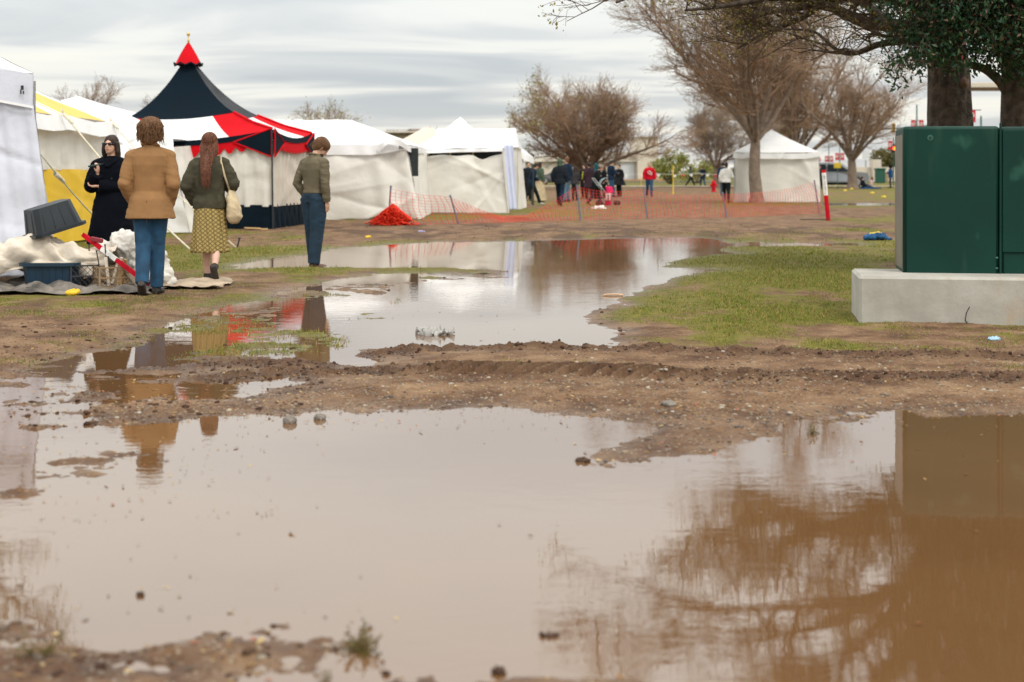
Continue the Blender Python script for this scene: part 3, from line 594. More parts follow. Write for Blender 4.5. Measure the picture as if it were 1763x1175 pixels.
def wf6(U, V): return .07 * np.exp(-((U - .45 - .4 * (V - .5)) / .12) ** 2) + .10 * np.exp(-((U - .75 + .3 * (1 - V)) / .09) ** 2) * (1 - V * .4) - .06 * np.exp(-((U - .25) / .15) ** 2) * V + creases(U, V, 77, 16, .05, .05)
def ed6(U, V): return np.stack([0 * U, 0 * U, -.14 * np.exp(-((U - .78) / .08) ** 2) * V ** 6 - .04 * np.sin(U * 9) ** 2 * V ** 6], -1)
panel('front_wall', T(t6, -3.15, 44.45, .03), T(t6, -.12, 44.3, .02), T(t6, -.30, 44.45, 1.84), T(t6, -3.15, 44.45, 1.80), 'canvas_wall', t6, 110, 44, wf6, thick=.004, edge=ed6)
panel('side_wall', T(t6, -.12, 44.3, .02), T(t6, -.15, 47.4, .02), T(t6, -.25, 47.4, 1.9), T(t6, -.30, 44.45, 1.88), 'canvas_wall', t6, 30, 20, folds(5, .04, 79))
panel('left_wall', T(t6, -3.1, 47.4, .02), T(t6, -3.15, 44.5, .02), T(t6, -3.15, 44.5, 1.9), T(t6, -3.1, 47.4, 1.9), 'canvas_wall', t6, 20, 12, folds(5, .04, 80))
mb = MB()
for x in (-3.1, -2.6, -1.9, -1.2, -.3): mb.tube([T(t6, x, 44.62, .0 if x in (-3.1, -.3) else 1.6), T(t6, x, 44.62, 1.98)], .018, 6)
mb.tube([T(t6, -3.1, 44.6, 1.86), T(t6, -.3, 44.6, 1.93)], .015, 6); mb.build('frame', 'brass', t6)
mb = MB(); mb.box(T(t6, -1.7, 45.2, 1.82), (2.75, .03, .5)); mb.build('interior_shade', 'shade_and_black' if 'shade_and_black' in MT else 'dark_metal', t6)  # dark sheet whose colour imitates the shadow under the roof
panel('hanging_sheet', T(t6, -.08, 44.2, .14), T(t6, .15, 44.25, .14), T(t6, .03, 44.2, 2.12), T(t6, -.25, 44.2, 2.12), M('sheet_blue', (.58, .62, .78), .6, .03, 3, .2, 6), t6, 16, 40, lambda U, V: .03 * np.sin(U * 12 + V * 2), thick=.004)
# --- T7 gable tent behind, T8 beige tent, T9 awning
t7 = thing('white_tent', 'white gable ended tent at the end of the row, left of the crowd', 'tent', (-.5, 51.5, 0))
g0, g1 = (-2.6, 50.5, 2.80), (.12, 50.5, 2.79)
roof_face('roof', T(t7, -2.7, 49.0, 2.12), T(t7, .22, 48.9, 2.12), T(t7, *g0), T(t7, *g1), 'canvas_white', t7, .02, 0, 20, 10, 81)
roof_face('roof', T(t7, .30, 52.0, 2.12), T(t7, -2.7, 52.0, 2.12), T(t7, *g1), T(t7, *g0), 'canvas_white', t7, .02, 0, 20, 10, 82)
roof_face('gable_end', T(t7, .24, 48.9, 2.08), T(t7, .36, 52.0, 2.08), T(t7, *g1), T(t7, *g1), 'canvas_white', t7, 0, 0, 12, 8, 83)
panel('front_wall', T(t7, -2.7, 49, .02), T(t7, .20, 48.95, .02), T(t7, .18, 49, 2.1), T(t7, -2.7, 49, 2.1), 'canvas_wall', t7, 30, 20, folds(6, .03, 85))
panel('side_wall', T(t7, .20, 48.95, .02), T(t7, .50, 52, .02), T(t7, .32, 52, 2.1), T(t7, .18, 49, 2.1), 'canvas_wall', t7, 40, 20, folds(4, .05, 86))
t8 = thing('white_tent', 'cream peaked tent showing only its roof between the draped tent and the pop-up', 'tent', (-3, 54, 0))
for i, (e, f) in enumerate((((-4.9, 52, 2.0), (-.8, 52, 2.0)), ((-.8, 52, 2.0), (-.8, 56, 2.0)), ((-.8, 56, 2), (-4.9, 56, 2)), ((-4.9, 56, 2), (-4.9, 52, 2.0)))): roof_face('roof', T(t8, *e), T(t8, *f), T(t8, -3.25, 54, 2.95), T(t8, -3.0, 54, 2.95), 'canvas_beige', t8, .03, 0, 16, 10, 90 + i)
panel('front_wall', T(t8, -4.9, 52, 0), T(t8, -.8, 52, 0), T(t8, -.8, 52, 2), T(t8, -4.9, 52, 2), 'canvas_wall', t8, 20, 10, folds(5, .03, 95))
t9 = thing('awning', 'small white awning on poles beside the end tent, over the crowd', 'awning', (.9, 56, 0))
roof_face('roof', T(t9, .35, 54.5, 2.05), T(t9, .82, 54.5, 1.82), T(t9, .35, 57, 2.25), T(t9, .8, 57, 1.9), 'canvas_white', t9, 0, 0, 14, 10, 97, .02)
strip('valance', [T(t9, .35, 54.5, 2.05), T(t9, .82, 54.5, 1.83), T(t9, .80, 57, 1.9)], .25, 'canvas_white', t9, .03, 3, n=40)
mb = MB()
for x, y in ((.4, 54.55), (.8, 54.55), (.78, 57)): MB().tube([T(t9, x, y, 0), T(t9, x, y, 1.95)], .025, 6).build('pole', 'frame_dark', t9)
# --- T10 right white tent
t10 = thing('canopy_tent', 'white peaked pop-up tent standing alone behind the tree trunk on the right', 'tent', (10.9, 61.8, 0))
a, b, c, d = (9.15, 60, 2.12), (12.72, 60, 2.12), (12.95, 63.6, 2.12), (9.80, 63.6, 2.12); ap = (11.05, 61.8, 3.10)
for i, (e, f) in enumerate(((a, b), (b, c), (c, d), (d, a))): roof_face('roof', T(t10, *e), T(t10, *f), T(t10, *ap), T(t10, *ap), 'canvas_white', t10, .05, .03, 24, 16, 100 + i, .004)
strip('valance', [T(t10, 9.12, 59.9, 2.10), T(t10, 9.5, 59.9, 2.05), T(t10, 9.9, 59.9, 2.14), T(t10, 10.05, 59.9, 2.06), T(t10, 11.1, 59.9, 2.05), T(t10, 11.13, 59.9, 2.13), T(t10, 11.2, 59.9, 2.05), T(t10, 12.1, 59.9, 2.05), T(t10, 12.75, 59.9, 2.16)], .22, 'canvas_white', t10, .02, 4, n=120)
def wf10(U, V): return creases(U, V, 110, 5, .05, .05) + .10 * np.exp(-((U - .78 + .25 * (V - 1)) / .05) ** 2) * V ** 2 - .03 * np.sin(U * 3)
panel('front_wall', T(t10, 9.2, 60.05, .02), T(t10, 12.75, 59.95, .02), T(t10, 12.66, 60.05, 2.06), T(t10, 9.28, 60.05, 2.06), 'canvas_wall', t10, 70, 30, wf10, thick=.004)
panel('side_wall', T(t10, 12.75, 59.95, .02), T(t10, 12.9, 63.5, .02), T(t10, 12.8, 63.5, 2.0), T(t10, 12.66, 60.05, 2.06), 'canvas_wall', t10, 20, 14, folds(5, .03, 111))
panel('side_wall', T(t10, 9.80, 63.5, .02), T(t10, 9.2, 60.05, .02), T(t10, 9.28, 60.05, 2.0), T(t10, 9.80, 63.5, 2.0), 'canvas_wall', t10, 20, 14, folds(5, .03, 112))
mb = MB()
for x, y in ((9.22, 60.1), (12.66, 60.1), (12.8, 63.4), (9.82, 63.4)): MB().tube([T(t10, x, y, 0), T(t10, x, y, 2.1)], .03, 6).build('leg', 'steel', t10)
# ================================================================== TREES
def leafmat(name, stops, rough=.5, trans=.25):
    m = bpy.data.materials.new(name); m.use_nodes = True; t = m.node_tree; t.nodes.clear()
    out = N(t, 'ShaderNodeOutputMaterial'); b = N(t, 'ShaderNodeBsdfPrincipled'); b.inputs['Roughness'].default_value = rough; b.inputs['Specular IOR Level'].default_value = .3
    g = N(t, 'ShaderNodeNewGeometry'); c = ramp(t, g.outputs['Random Per Island'], stops, 'CONSTANT'); L(t, c, b.inputs['Base Color'])
    tr = N(t, 'ShaderNodeBsdfTranslucent'); L(t, c, tr.inputs[0]); ms = N(t, 'ShaderNodeMixShader'); ms.inputs[0].default_value = trans
    L(t, b.outputs[0], ms.inputs[1]); L(t, tr.outputs[0], ms.inputs[2]); L(t, ms.outputs[0], out.inputs[0]); MT[name] = m; return m
leafmat('leaf_evergreen', [(0, (.012, .045, .020)), (.25, (.020, .065, .028)), (.5, (.028, .075, .026)), (.70, (.05, .09, .03)), (.90, (.13, .075, .045)), (.95, (.24, .14, .10)), (.992, (.28, .05, .05))], .4, .15)
leafmat('leaf_bud', [(0, (.22, .19, .045)), (.35, (.28, .22, .06)), (.7, (.17, .17, .04)), (.9, (.30, .18, .06))], .6)
leafmat('leaf_spring', [(0, (.18, .20, .035)), (.4, (.25, .25, .045)), (.7, (.31, .28, .06)), (.9, (.14, .15, .03))], .6)
leafmat('leaf_hedge', [(0, (.13, .10, .035)), (.3, (.17, .15, .04)), (.6, (.11, .12, .03)), (.85, (.19, .11, .06))], .7)
def vtubes(P, Rr, n):
    N_, k = P.shape[:2]; d = np.gradient(P, axis=1); d /= np.linalg.norm(d, axis=2, keepdims=True) + 1e-9
    ref = np.array((.31, .93, .17)); a = np.cross(d, ref); a /= np.linalg.norm(a, axis=2, keepdims=True) + 1e-9; b = np.cross(d, a)
    t = np.arange(n) * 2 * np.pi / n
    V = P[:, :, None, :] + Rr[:, :, None, None] * (a[:, :, None, :] * np.cos(t)[None, None, :, None] + b[:, :, None, :] * np.sin(t)[None, None, :, None])
    idx = np.arange(N_ * k * n).reshape(N_, k, n); i2 = np.roll(idx, -1, axis=2)
    Q = np.stack([idx[:, :-1], i2[:, :-1], i2[:, 1:], idx[:, 1:]], -1).reshape(-1, 4)
    return V.reshape(-1, 3), Q
def merge(lst):
    V = []; Q = []; k = 0
    for v, q_ in lst: V.append(v); Q.append(q_ + k); k += len(v)
    return np.concatenate(V), np.concatenate(Q)
def leaves(C, size, rs, asp=.5, up=.3):
    n = len(C); a = rs.normal(size=(n, 3)); a[:, 2] -= up; a /= np.linalg.norm(a, axis=1, keepdims=True); r = rs.normal(size=(n, 3)); b = np.cross(a, r); b /= np.linalg.norm(b, axis=1, keepdims=True) + 1e-9
    nn = np.cross(a, b); s_ = size * rs.uniform(.6, 1.3, (n, 1)); bend = nn * s_ * .12
    V = np.stack([C, C + a * s_ * .5 + b * s_ * asp * .5 + bend, C + a * s_, C + a * s_ * .5 - b * s_ * asp * .5 + bend], 1).reshape(-1, 3)
    return V, np.arange(n * 4).reshape(n, 4)
class Tree:
    def __init__(s, seed): s.rs = np.random.RandomState(seed); s.lev = {}; s.tips = []
    def branch(s, lev, p, d, ln, r0, r1, k, wand, trop):
        P = [p]; dd = d.copy()
        for i in range(k - 1):
            dd = dd + s.rs.normal(size=3) * wand + np.array((0, 0, trop)); dd /= np.linalg.norm(dd); P.append(P[-1] + dd * ln / (k - 1))
        P = np.array(P); Rr = np.linspace(r0, r1, k); s.lev.setdefault((lev, k), []).append((P, Rr)); return P, Rr, dd
    def grow(s, lev, P, Rr, cfg):
        """children along a branch; cfg = list per level: (count, from, to, angle, length, length fall, wander, tropism)"""
        if lev > len(cfg): s.tips.append(P[-1]); return
        n, f0, f1, ang, ln, fall, wand, trop = cfg[lev - 1]; k = len(P)
        n = max(1, int(n * s.rs.uniform(.8, 1.2)))
        for i in range(n):
            f = f0 + (f1 - f0) * (i + s.rs.rand()) / n; x = f * (k - 1); j = min(int(x), k - 2); t = x - j
            p = P[j] * (1 - t) + P[j + 1] * t; r = Rr[j] * (1 - t) + Rr[j + 1] * t; d = P[j + 1] - P[j]; d /= np.linalg.norm(d)
            q_ = s.rs.normal(size=3); q_ -= d * q_.dot(d); q_ /= np.linalg.norm(q_); a = ang * s.rs.uniform(.6, 1.35); nd = d * math.cos(a) + q_ * math.sin(a)
            if nd[2] < -.35: nd[2] *= -.3
            l_ = ln * s.rs.uniform(.7, 1.25) * (1 - fall * f); rr = min(r * .72, max(l_ * .022, s.rmin)); kk = 6 if lev < 3 else 4
            P2, R2, _ = s.branch(lev, p, nd / np.linalg.norm(nd), l_, rr, max(rr * .35, s.rmin * .75), kk, wand, trop)
            s.grow(lev + 1, P2, R2, cfg)
    def meshes(s, split):
        lo, hi = [], []
        for (lev, k), L_ in s.lev.items():
            P = np.array([x[0] for x in L_]); Rr = np.array([x[1] for x in L_]); (lo if lev <= split else hi).append(vtubes(P, Rr, 10 if lev == 0 else 7 if lev == 1 else 5 if lev == 2 else 3))
        return (merge(lo) if lo else None), (merge(hi) if hi else None)
def bare_tree(name, label, base, H, spread, seed, cfg, trunk_h, r, bark, twig, leaf=None, rmin=.01, nlimb=6, limb_ang=.5, lean=(0, 0), group=None, cat='tree', leaf_size=.1, lp=1, trop=.05, ltrop=.08, split=1, leafclip=None):
    root = thing(name, label, cat, base, 0, group); t = Tree(seed); t.rmin = rmin
    d = np.array((lean[0], lean[1], 1.)); d /= np.linalg.norm(d)
    P, Rr, dd = t.branch(0, np.array((0., 0, -.15)), d, trunk_h + .15, r * 1.25, r * .85, 7, .035, .02)
    Rr[0] = r * 1.7
    for i in range(nlimb):
        a = limb_ang * t.rs.uniform(.35, 1.25); ph = 2 * math.pi * (i + t.rs.rand() * .6) / nlimb; nd = np.array((math.sin(a) * math.cos(ph), math.sin(a) * math.sin(ph), math.cos(a)))
        f = t.rs.uniform(-.12, 0); p = P[-1] + dd * f * trunk_h * .6; ln = (H - trunk_h) * t.rs.uniform(.75, 1.0) / max(.55, math.cos(a * .8))
        P1, R1, _ = t.branch(1, p, nd, ln * .8, r * t.rs.uniform(.42, .62), rmin * 1.6, 8, .10, ltrop); t.grow(2, P1, R1, [None] + cfg)
    lo, hi = t.meshes(split)
    obj('trunk', mesh_np('trunk', lo[0], quads=lo[1]), bark, root)
    if hi is not None: obj('crown', mesh_np('crown', hi[0], quads=hi[1]), twig, root)
    if leaf:
        T_ = np.array(t.tips); T_ = np.repeat(T_, lp, axis=0); T_ = T_ + t.rs.normal(size=T_.shape) * leaf_size * .9
        if leafclip is not None: T_ = T_[leafclip(T_, t.rs)]
        v, q_ = leaves(T_, leaf_size, t.rs, .6); obj('foliage', mesh_np('foliage', v, quads=q_, smooth=False), leaf, root)
    return root
def bpos(px, py): x, y = G(px, py); return (x, y, gz(x, y))
bare_tree('elm_tree', 'bare vase shaped tree with slim curved trunk in front of the lone right tent', bpos(1303, 351), 12.4, 4.5, 12, [(12, .18, 1, .68, 2.7, .4, .13, .05), (10, .15, 1, .62, 1.45, .35, .14, .02), (9, .1, 1, .6, .75, .3, .15, .0)], 2.6, .23, 'bark_grey', 'twig_brown', None, .0072, 11, .60, (-.05, 0), ltrop=.03)
bare_tree('hackberry_tree', 'wide bushy leafless tree with dense brown twigs behind the crowd', bpos(1008, 327), 8.6, 5.8, 23, [(11, .10, 1, .7, 3.0, .45, .13, .05), (10, .08, 1, .65, 1.6, .35, .15, .04), (9, .1, 1, .6, .85, .3, .15, .02)], 1.2, .36, 'bark_grey', 'twig_brown', 'leaf_spring', .0125, 13, 1.05, (0, 0), leaf_size=.2, leafclip=lambda P, rs: (rs.rand(len(P)) < np.where(P[:, 0] < -3.2, .35, .02)), ltrop=.045)
bare_tree('elm_tree', 'leafless tree with pale forked trunk beside the silver car', bpos(1468, 325.5), 10.2, 5, 37, [(10, .15, 1, .65, 2.7, .45, .12, .04), (9, .1, 1, .62, 1.5, .35, .14, .02), (8, .1, 1, .6, .8, .3, .14, .01)], 2.2, .34, 'bark_grey', 'twig_brown', None, .013, 9, .72, (.02, 0), ltrop=.03)
bare_tree('elm_tree', 'tall brown twiggy tree rising behind the lone right tent', (25.0, 128, .1), 15.0, 6, 41, [(11, .10, 1, .68, 4.0, .4, .12, .04), (10, .08, 1, .62, 2.1, .35, .14, .02), (9, .1, 1, .6, 1.1, .3, .14, .01)], 2.2, .4, 'bark_grey', 'twig_brown', 'leaf_spring', .0175, 13, .85, leaf_size=.25, leafclip=lambda P, rs: (rs.rand(len(P)) < np.where(P[:, 2] < 5.0, .3, .02)), ltrop=.03)
bare_tree('elm_tree', 'bare tree half hidden behind the slim trunk left of the lone right tent', (16.6, 118, .1), 6.6, 4, 43, [(12, .1, 1, .6, 2.4, .5, .12, .05), (10, .1, 1, .6, 1.2, .4, .14, .02), (8, .1, 1, .6, .6, .3, .14, .02)], 1.5, .22, 'bark_grey', 'twig_grey', 'leaf_spring', .014, 7, .9, leaf_size=.16, leafclip=lambda P, rs: rs.rand(len(P)) < .08)
bare_tree('elm_tree', 'bare distant tree standing above the roof of the low white tent', (-26.6, 91, .1), 7.6, 2.4, 47, [(8, .2, 1, .5, 1.9, .5, .1, .05), (6, .1, 1, .55, .9, .4, .12, .02), (5, .1, 1, .6, .5, .3, .12, .02)], 2.6, .16, 'bark_grey', 'twig_grey', None, .011, 6, .55)
bare_tree('elm_tree', 'bare distant tree at the left foot of the navy marquee roof', (-23.0, 93, .1), 6.2, 2, 53, [(8, .2, 1, .5, 1.5, .5, .1, .05), (6, .1, 1, .55, .8, .4, .12, .02), (4, .1, 1, .6, .4, .3, .12, .02)], 2.4, .13, 'bark_grey', 'twig_grey', 'leaf_spring', .010, 5, .5, leaf_size=.2, leafclip=lambda P, rs: rs.rand(len(P)) < np.where(P[:, 2] < 4.2, .5, .02))
bare_tree('elm_tree', 'budding tree with greenish crown above the roof of the draped white tent', (-12.6, 104, .1), 6.2, 3, 59, [(8, .15, 1, .6, 1.7, .5, .12, .05), (7, .1, 1, .6, .9, .4, .14, .02), (5, .1, 1, .6, .5, .3, .14, .02)], 2.2, .16, 'bark_grey', 'twig_grey', 'leaf_spring', .011, 7, .85, leaf_size=.16, leafclip=lambda P, rs: rs.rand(len(P)) < .35)
def bush(name, label, cx_, Y, w_, h_, seed, leaf, n=2600, ls=.22, base=.25, group=None, cat='bush', depth=.6):
    rs = np.random.RandomState(seed); root = thing(name, label, cat, (cx_, Y, gz(cx_, Y)), 0, group)
    K = 10; cc = np.stack([rs.uniform(-.36, .36, K) * w_, rs.uniform(-.4, .4, K) * w_ * depth, rs.uniform(base, .78, K) * h_], 1); cr = rs.uniform(.12, .24, K) * min(w_, h_ * 1.4)
    i = rs.randint(0, K, n); d = rs.normal(size=(n, 3)); d /= np.linalg.norm(d, axis=1, keepdims=True); C = cc[i] + d * (cr[i] * rs.uniform(.5, 1.15, n))[:, None]; C[:, 2] = np.clip(C[:, 2], .05, h_)
    v, q_ = leaves(C, ls, rs, .6); obj('foliage', mesh_np('foliage', v, quads=q_, smooth=False), leaf, root)
    P = []; 
    for j in range(K): a = np.array((rs.uniform(-.1, .1) * w_ * .3, 0, 0)); P.append(np.stack([a * (1 - t) + cc[j] * t + np.array((0, 0, -.12 * math.sin(t * 3))) for t in np.linspace(0, 1, 6)]))
    v, q_ = vtubes(np.array(P), np.tile(np.linspace(.09, .03, 6), (K, 1)) * h_ / 3, 5); obj('trunk', mesh_np('trunk', v, quads=q_), 'bark_grey', root); return root
bush('small_tree', 'yellow green leafing small tree right of the pale building', 16.4, 150, 4.6, 4.0, 3, 'leaf_spring', 1800, .28, cat='tree')
bush('shrub', 'low spreading green shrub between the small tree and the two walkers', 20.2, 158, 4.2, 2.6, 4, 'leaf_spring', 900, .28, cat='bush')
bush('hedge', 'long brownish hedge on the horizon left of the lone right tent', 31, 220, 10, 2.9, 5, 'leaf_hedge', 2600, .35, depth=.2, cat='hedge')
bush('thicket', 'reddish brown thicket behind the traffic light', 72, 270, 11, 6.4, 6, 'leaf_hedge', 5000, .45, depth=.2, cat='thicket', base=.1)
bush('shrub', 'pale budding shrub above the edge of the green cabinet between the banners', 86, 300, 9, 9, 16, 'leaf_bud', 900, .45, depth=.2, base=.7, cat='bush')
# --- oaks on the right: hand placed trunks and limbs
def bark_trunk(pts, rad, seed, n=56, sub=70):
    pts = np.array(pts, float); seg = np.r_[0, np.cumsum(np.linalg.norm(np.diff(pts, axis=0), axis=1))]; t = np.linspace(0, seg[-1], sub)
    Pn = np.stack([np.interp(t, seg, pts[:, i]) for i in range(3)], -1); ker = np.array([.25, .5, .25])
    for _ in range(6): Pn[1:-1] = Pn[:-2] * .25 + Pn[1:-1] * .5 + Pn[2:] * .25
    Rr = np.interp(t, seg, rad); d = np.gradient(Pn, axis=0); d /= np.linalg.norm(d, axis=1, keepdims=True)
    ref = np.array((.1, 1, .05)); a = np.cross(d, ref); a /= np.linalg.norm(a, axis=1, keepdims=True); b = np.cross(d, a); th = np.arange(n) * 2 * np.pi / n
    TH, TT = np.meshgrid(th, t); c_, s_ = np.cos(TH), np.sin(TH)
    rid = fbm(c_ * 5.5 + 20 + seed, s_ * 5.5 + TT * .9, seed, 3); rid = np.abs(rid - .5) * 2
    r2 = Rr[:, None] * (1 + .05 * (fbm(c_ * 1.2, s_ * 1.2 + TT * .7, seed + 5, 2) - .5) * 2) - Rr[:, None] * .12 * np.clip(1 - rid * 5, 0, 1) + Rr[:, None] * .03 * (fbm(c_ * 14, s_ * 14 + TT * 6, seed + 9, 2) - .5)
    V = Pn[:, None, :] + r2[..., None] * (a[:, None, :] * c_[..., None] + b[:, None, :] * s_[..., None])
    idx = np.arange(sub * n).reshape(sub, n); i2 = np.roll(idx, -1, axis=1); Q = np.stack([idx[:-1], i2[:-1], i2[1:], idx[1:]], -1).reshape(-1, 4)
    return V.reshape(-1, 3), Q
def limbs_tree(root, limbs, seed, cfg, rmin, twigm, leaf=None, leaf_size=.05, lp=2, tipf=1.0, extra=None):
    """limbs: list of (world points, r0, r1)"""
    o_ = np.array(root.location); t = Tree(seed); t.rmin = rmin; th = []
    for pts, r0, r1 in limbs:
        if .05 < r0 < .16: r0 *= .8
        P = np.array([np.array(p) - o_ for p in pts]); th.append(bark_trunk(P, np.linspace(r0, r1, len(P)), seed, 20 if r0 < .15 else 56, 60 if r0 < .15 else 90))
        seg = np.r_[0, np.cumsum(np.linalg.norm(np.diff(P, axis=0), axis=1))]; tt = np.linspace(0, seg[-1], 9); P9 = np.stack([np.interp(tt, seg, P[:, i]) for i in range(3)], -1)
        if r0 < .3: t.grow(1, P9, np.linspace(r0, r1, 9), cfg)
    V, Q = merge(th); obj('trunk', mesh_np('trunk', V, quads=Q), 'bark_dark', root)
    lo, hi = t.meshes(0); hi = merge([x for x in (lo, hi) if x is not None]); obj('crown', mesh_np('crown', hi[0], quads=hi[1]), twigm, root)
    if leaf:
        T_ = np.array(t.tips); T_ = T_[t.rs.rand(len(T_)) < tipf]; T_ = np.repeat(T_, lp, axis=0) + t.rs.normal(size=(len(T_) * lp, 3)) * leaf_size * .8
        v, q_ = leaves(T_, leaf_size, t.rs, .55); obj('foliage', mesh_np('foliage', v, quads=q_, smooth=False), leaf, root)
    return t
OY = 20.0
xA = (1636 - CX) / F * OY
oakA = thing('oak_tree', 'old ridged oak trunk behind the green cabinet, its dark budding limbs reaching left', 'tree', (xA, OY, gz(xA, OY)))
w_ = lambda px, py, Y=OY: tuple(W(px, py, Y))
lA = [([(xA + .02, OY, -.1), w_(1638, 300), w_(1636, 215), w_(1634, 120), w_(1625, 40), w_(1600, -60), w_(1590, -200)], .36, .20),
      ([w_(1632, 100), w_(1590, 50), w_(1540, 44), w_(1490, 40), w_(1450, 22), w_(1420, 5), w_(1385, 12), w_(1330, 18), w_(1270, 40), w_(1250, 48)], .15, .02),
      ([w_(1420, 5), w_(1380, 32), w_(1330, 52), w_(1300, 66), w_(1270, 84)], .06, .015),
      ([w_(1630, 110), w_(1580, 68, 19), w_(1510, 76, 18.6), w_(1485, 90, 18.5), w_(1455, 96, 18.5), w_(1435, 84, 18.5), w_(1405, 52, 18.6), w_(1330, 50, 18.8)], .07, .012),
      ([w_(1625, 40), w_(1560, 0), w_(1480, -8), w_(1400, -2), w_(1330, -4, 19), w_(1240, 12, 18.5), w_(1180, 18, 18)], .13, .015),
      ([w_(1600, -60), w_(1500, -130), w_(1400, -170), w_(1250, -190), w_(1100, -180), w_(980, -120, 19)], .14, .02),
      ([w_(1600, -60), w_(1480, -90, 18), w_(1350, -75, 17), w_(1220, -60, 16), w_(1120, -20, 16), w_(1060, 5, 16)], .12, .012),
      ([w_(1590, -200), w_(1450, -330), w_(1300, -400), w_(1150, -430)], .12, .02),
      ([w_(1590, -200), w_(1600, -380), w_(1560, -520)], .14, .03),
      ([w_(1590, -150), w_(1480, -260, 18), w_(1380, -300, 16.5), w_(1200, -320, 15.5)], .10, .02),
      ([w_(1600, -100), w_(1700, -230, 19), w_(1800, -330, 18)], .12, .02),
      ([w_(1600, -120), w_(1490, -200, 21), w_(1380, -260, 21.5), w_(1260, -300, 22)], .10, .02),
      ([w_(1600, -60), w_(1520, -110, 17.5), w_(1440, -150, 15.8), w_(1300, -200, 14.6)], .10, .02),
      ([w_(1590, -200), w_(1700, -330, 20), w_(1760, -460, 20)], .10, .02),
      ([w_(1540, 44), w_(1480, 0, 21), w_(1400, -40, 22), w_(1290, -60, 22.5), w_(1180, -50, 23)], .08, .015),
      ([w_(1636, 60), w_(1610, 20, 21.5), w_(1540, -20, 23), w_(1450, -60, 24.5)], .12, .02)]
limbs_tree(oakA, lA, 5, [(14, .12, 1, .9, 1.25, .35, .16, -.01), (7, .12, 1, .8, .62, .3, .18, -.01), (7, .12, 1, .75, .30, .3, .2, -.02)], .0036, 'twig_oak', 'leaf_bud', .045, 3, .6)
mb = MB(); c = W(1662, 143, OY - .22) - oakA.location; mb.tube([c + Vector((-.10, .12, 0)), c + Vector((.0, -.02, 0))], [.10, .085], 14); mb.tube([c + Vector((-.012, -.0, 0)), c + Vector((.01, -.03, 0))], [.06, .055], 12); mb.build('branch_stub', M('cut_wood', (.17, .10, .07), .9, .3, 14), oakA, True)
YB = 18.3; xB = (1764 - CX) / F * YB
oakB = thing('evergreen_tree', 'dark glossy evergreen at the right edge with reddish new leaves and a curved limb', 'tree', (xB, YB, gz(xB, YB)))
wb = lambda px, py, Y=YB: tuple(W(px, py, Y))
lB = [([(xB, YB, -.1), wb(1766, 290), wb(1768, 215), wb(1765, 120), wb(1738, 60), wb(1700, -60), wb(1690, -200)], .40, .16),
      ([wb(1752, 205), wb(1738, 165), wb(1722, 140), wb(1695, 118), wb(1668, 112), wb(1640, 95), wb(1600, 80)], .105, .03),
      ([wb(1765, 120), wb(1800, 20), wb(1860, -100), wb(1900, -220)], .2, .05)]
tB = limbs_tree(oakB, lB, 8, [(6, .5, 1, .8, .6, .3, .14, .0), (4, .2, 1, .7, .4, .3, .15, .0)], .004, 'bark_dark')
def crown_cloud(root, blobs, n, ls, leaf, seed, hang=.5, twig='bark_dark'):
    rs = np.random.RandomState(seed); Cs = []
    wts = np.array([b[3] * b[4] * b[5] for b in blobs]) ** .75; wts /= wts.sum()
    K = int(n / 14); bi = rs.choice(len(blobs), K, p=wts); B = np.array(blobs)[bi]
    d = rs.normal(size=(K, 3)); d /= np.linalg.norm(d, axis=1, keepdims=True); rad = rs.uniform(.25, 1.0, (K, 1)) ** .45
    c0 = B[:, :3] + d * rad * B[:, 3:6]; off = rs.normal(size=(K, 14, 3)) * np.array((.066, .066, .055)); off[..., 2] -= np.abs(rs.normal(size=(K, 14))) * .05
    C = (c0[:, None, :] + off).reshape(-1, 3) - np.array(root.location)
    v, q_ = leaves(C, ls, rs, .42, hang); obj('foliage', mesh_np('foliage', v, quads=q_, smooth=False), leaf, root)
    c0 = c0 - np.array(root.location); inn = B[:, :3] - np.array(root.location); P = np.stack([inn * (1 - t) + c0 * t + np.array((0, 0, .1 * math.sin(t * 3))) for t in np.linspace(.35, 1, 4)], 1)
    v, q_ = vtubes(P, np.tile(np.linspace(.012, .004, 4), (K, 1)), 3); obj('crown', mesh_np('crown', v, quads=q_), twig, root)
def bl(px, py, Y, rx, ry, rz): p = W(px, py, Y); return (p.x, p.y, p.z, rx, ry, rz)
crown_cloud(oakB, [bl(1570, 75, 17.3, .30, .5, .22), bl(1600, 60, 17.4, .45, .7, .35), bl(1560, 118, 17.2, .22, .3, .14), bl(1660, 50, 17.3, .55, .9, .40), bl(1720, 40, 17.2, .6, 1.0, .50), bl(1790, 60, 17, .6, 1.0, .6), bl(1620, -10, 17.3, .8, 1.2, .45), bl(1720, -80, 17.4, 1.1, 1.5, .7), bl(1850, -60, 17.5, 1.2, 1.6, 1.0), bl(1660, -170, 17.6, 1.0, 1.4, .7), bl(1780, -250, 18, 1.4, 1.6, .9), bl(1590, 95, 16.9, .18, .3, .12), bl(1655, 100, 16.9, .2, .3, .14), bl(1735, 105, 17.2, .14, .3, .1), bl(1540, 108, 17.1, .10, .2, .08), bl(1720, 128, 17.1, .05, .1, .07)], 36000, .070, 'leaf_evergreen', 4)
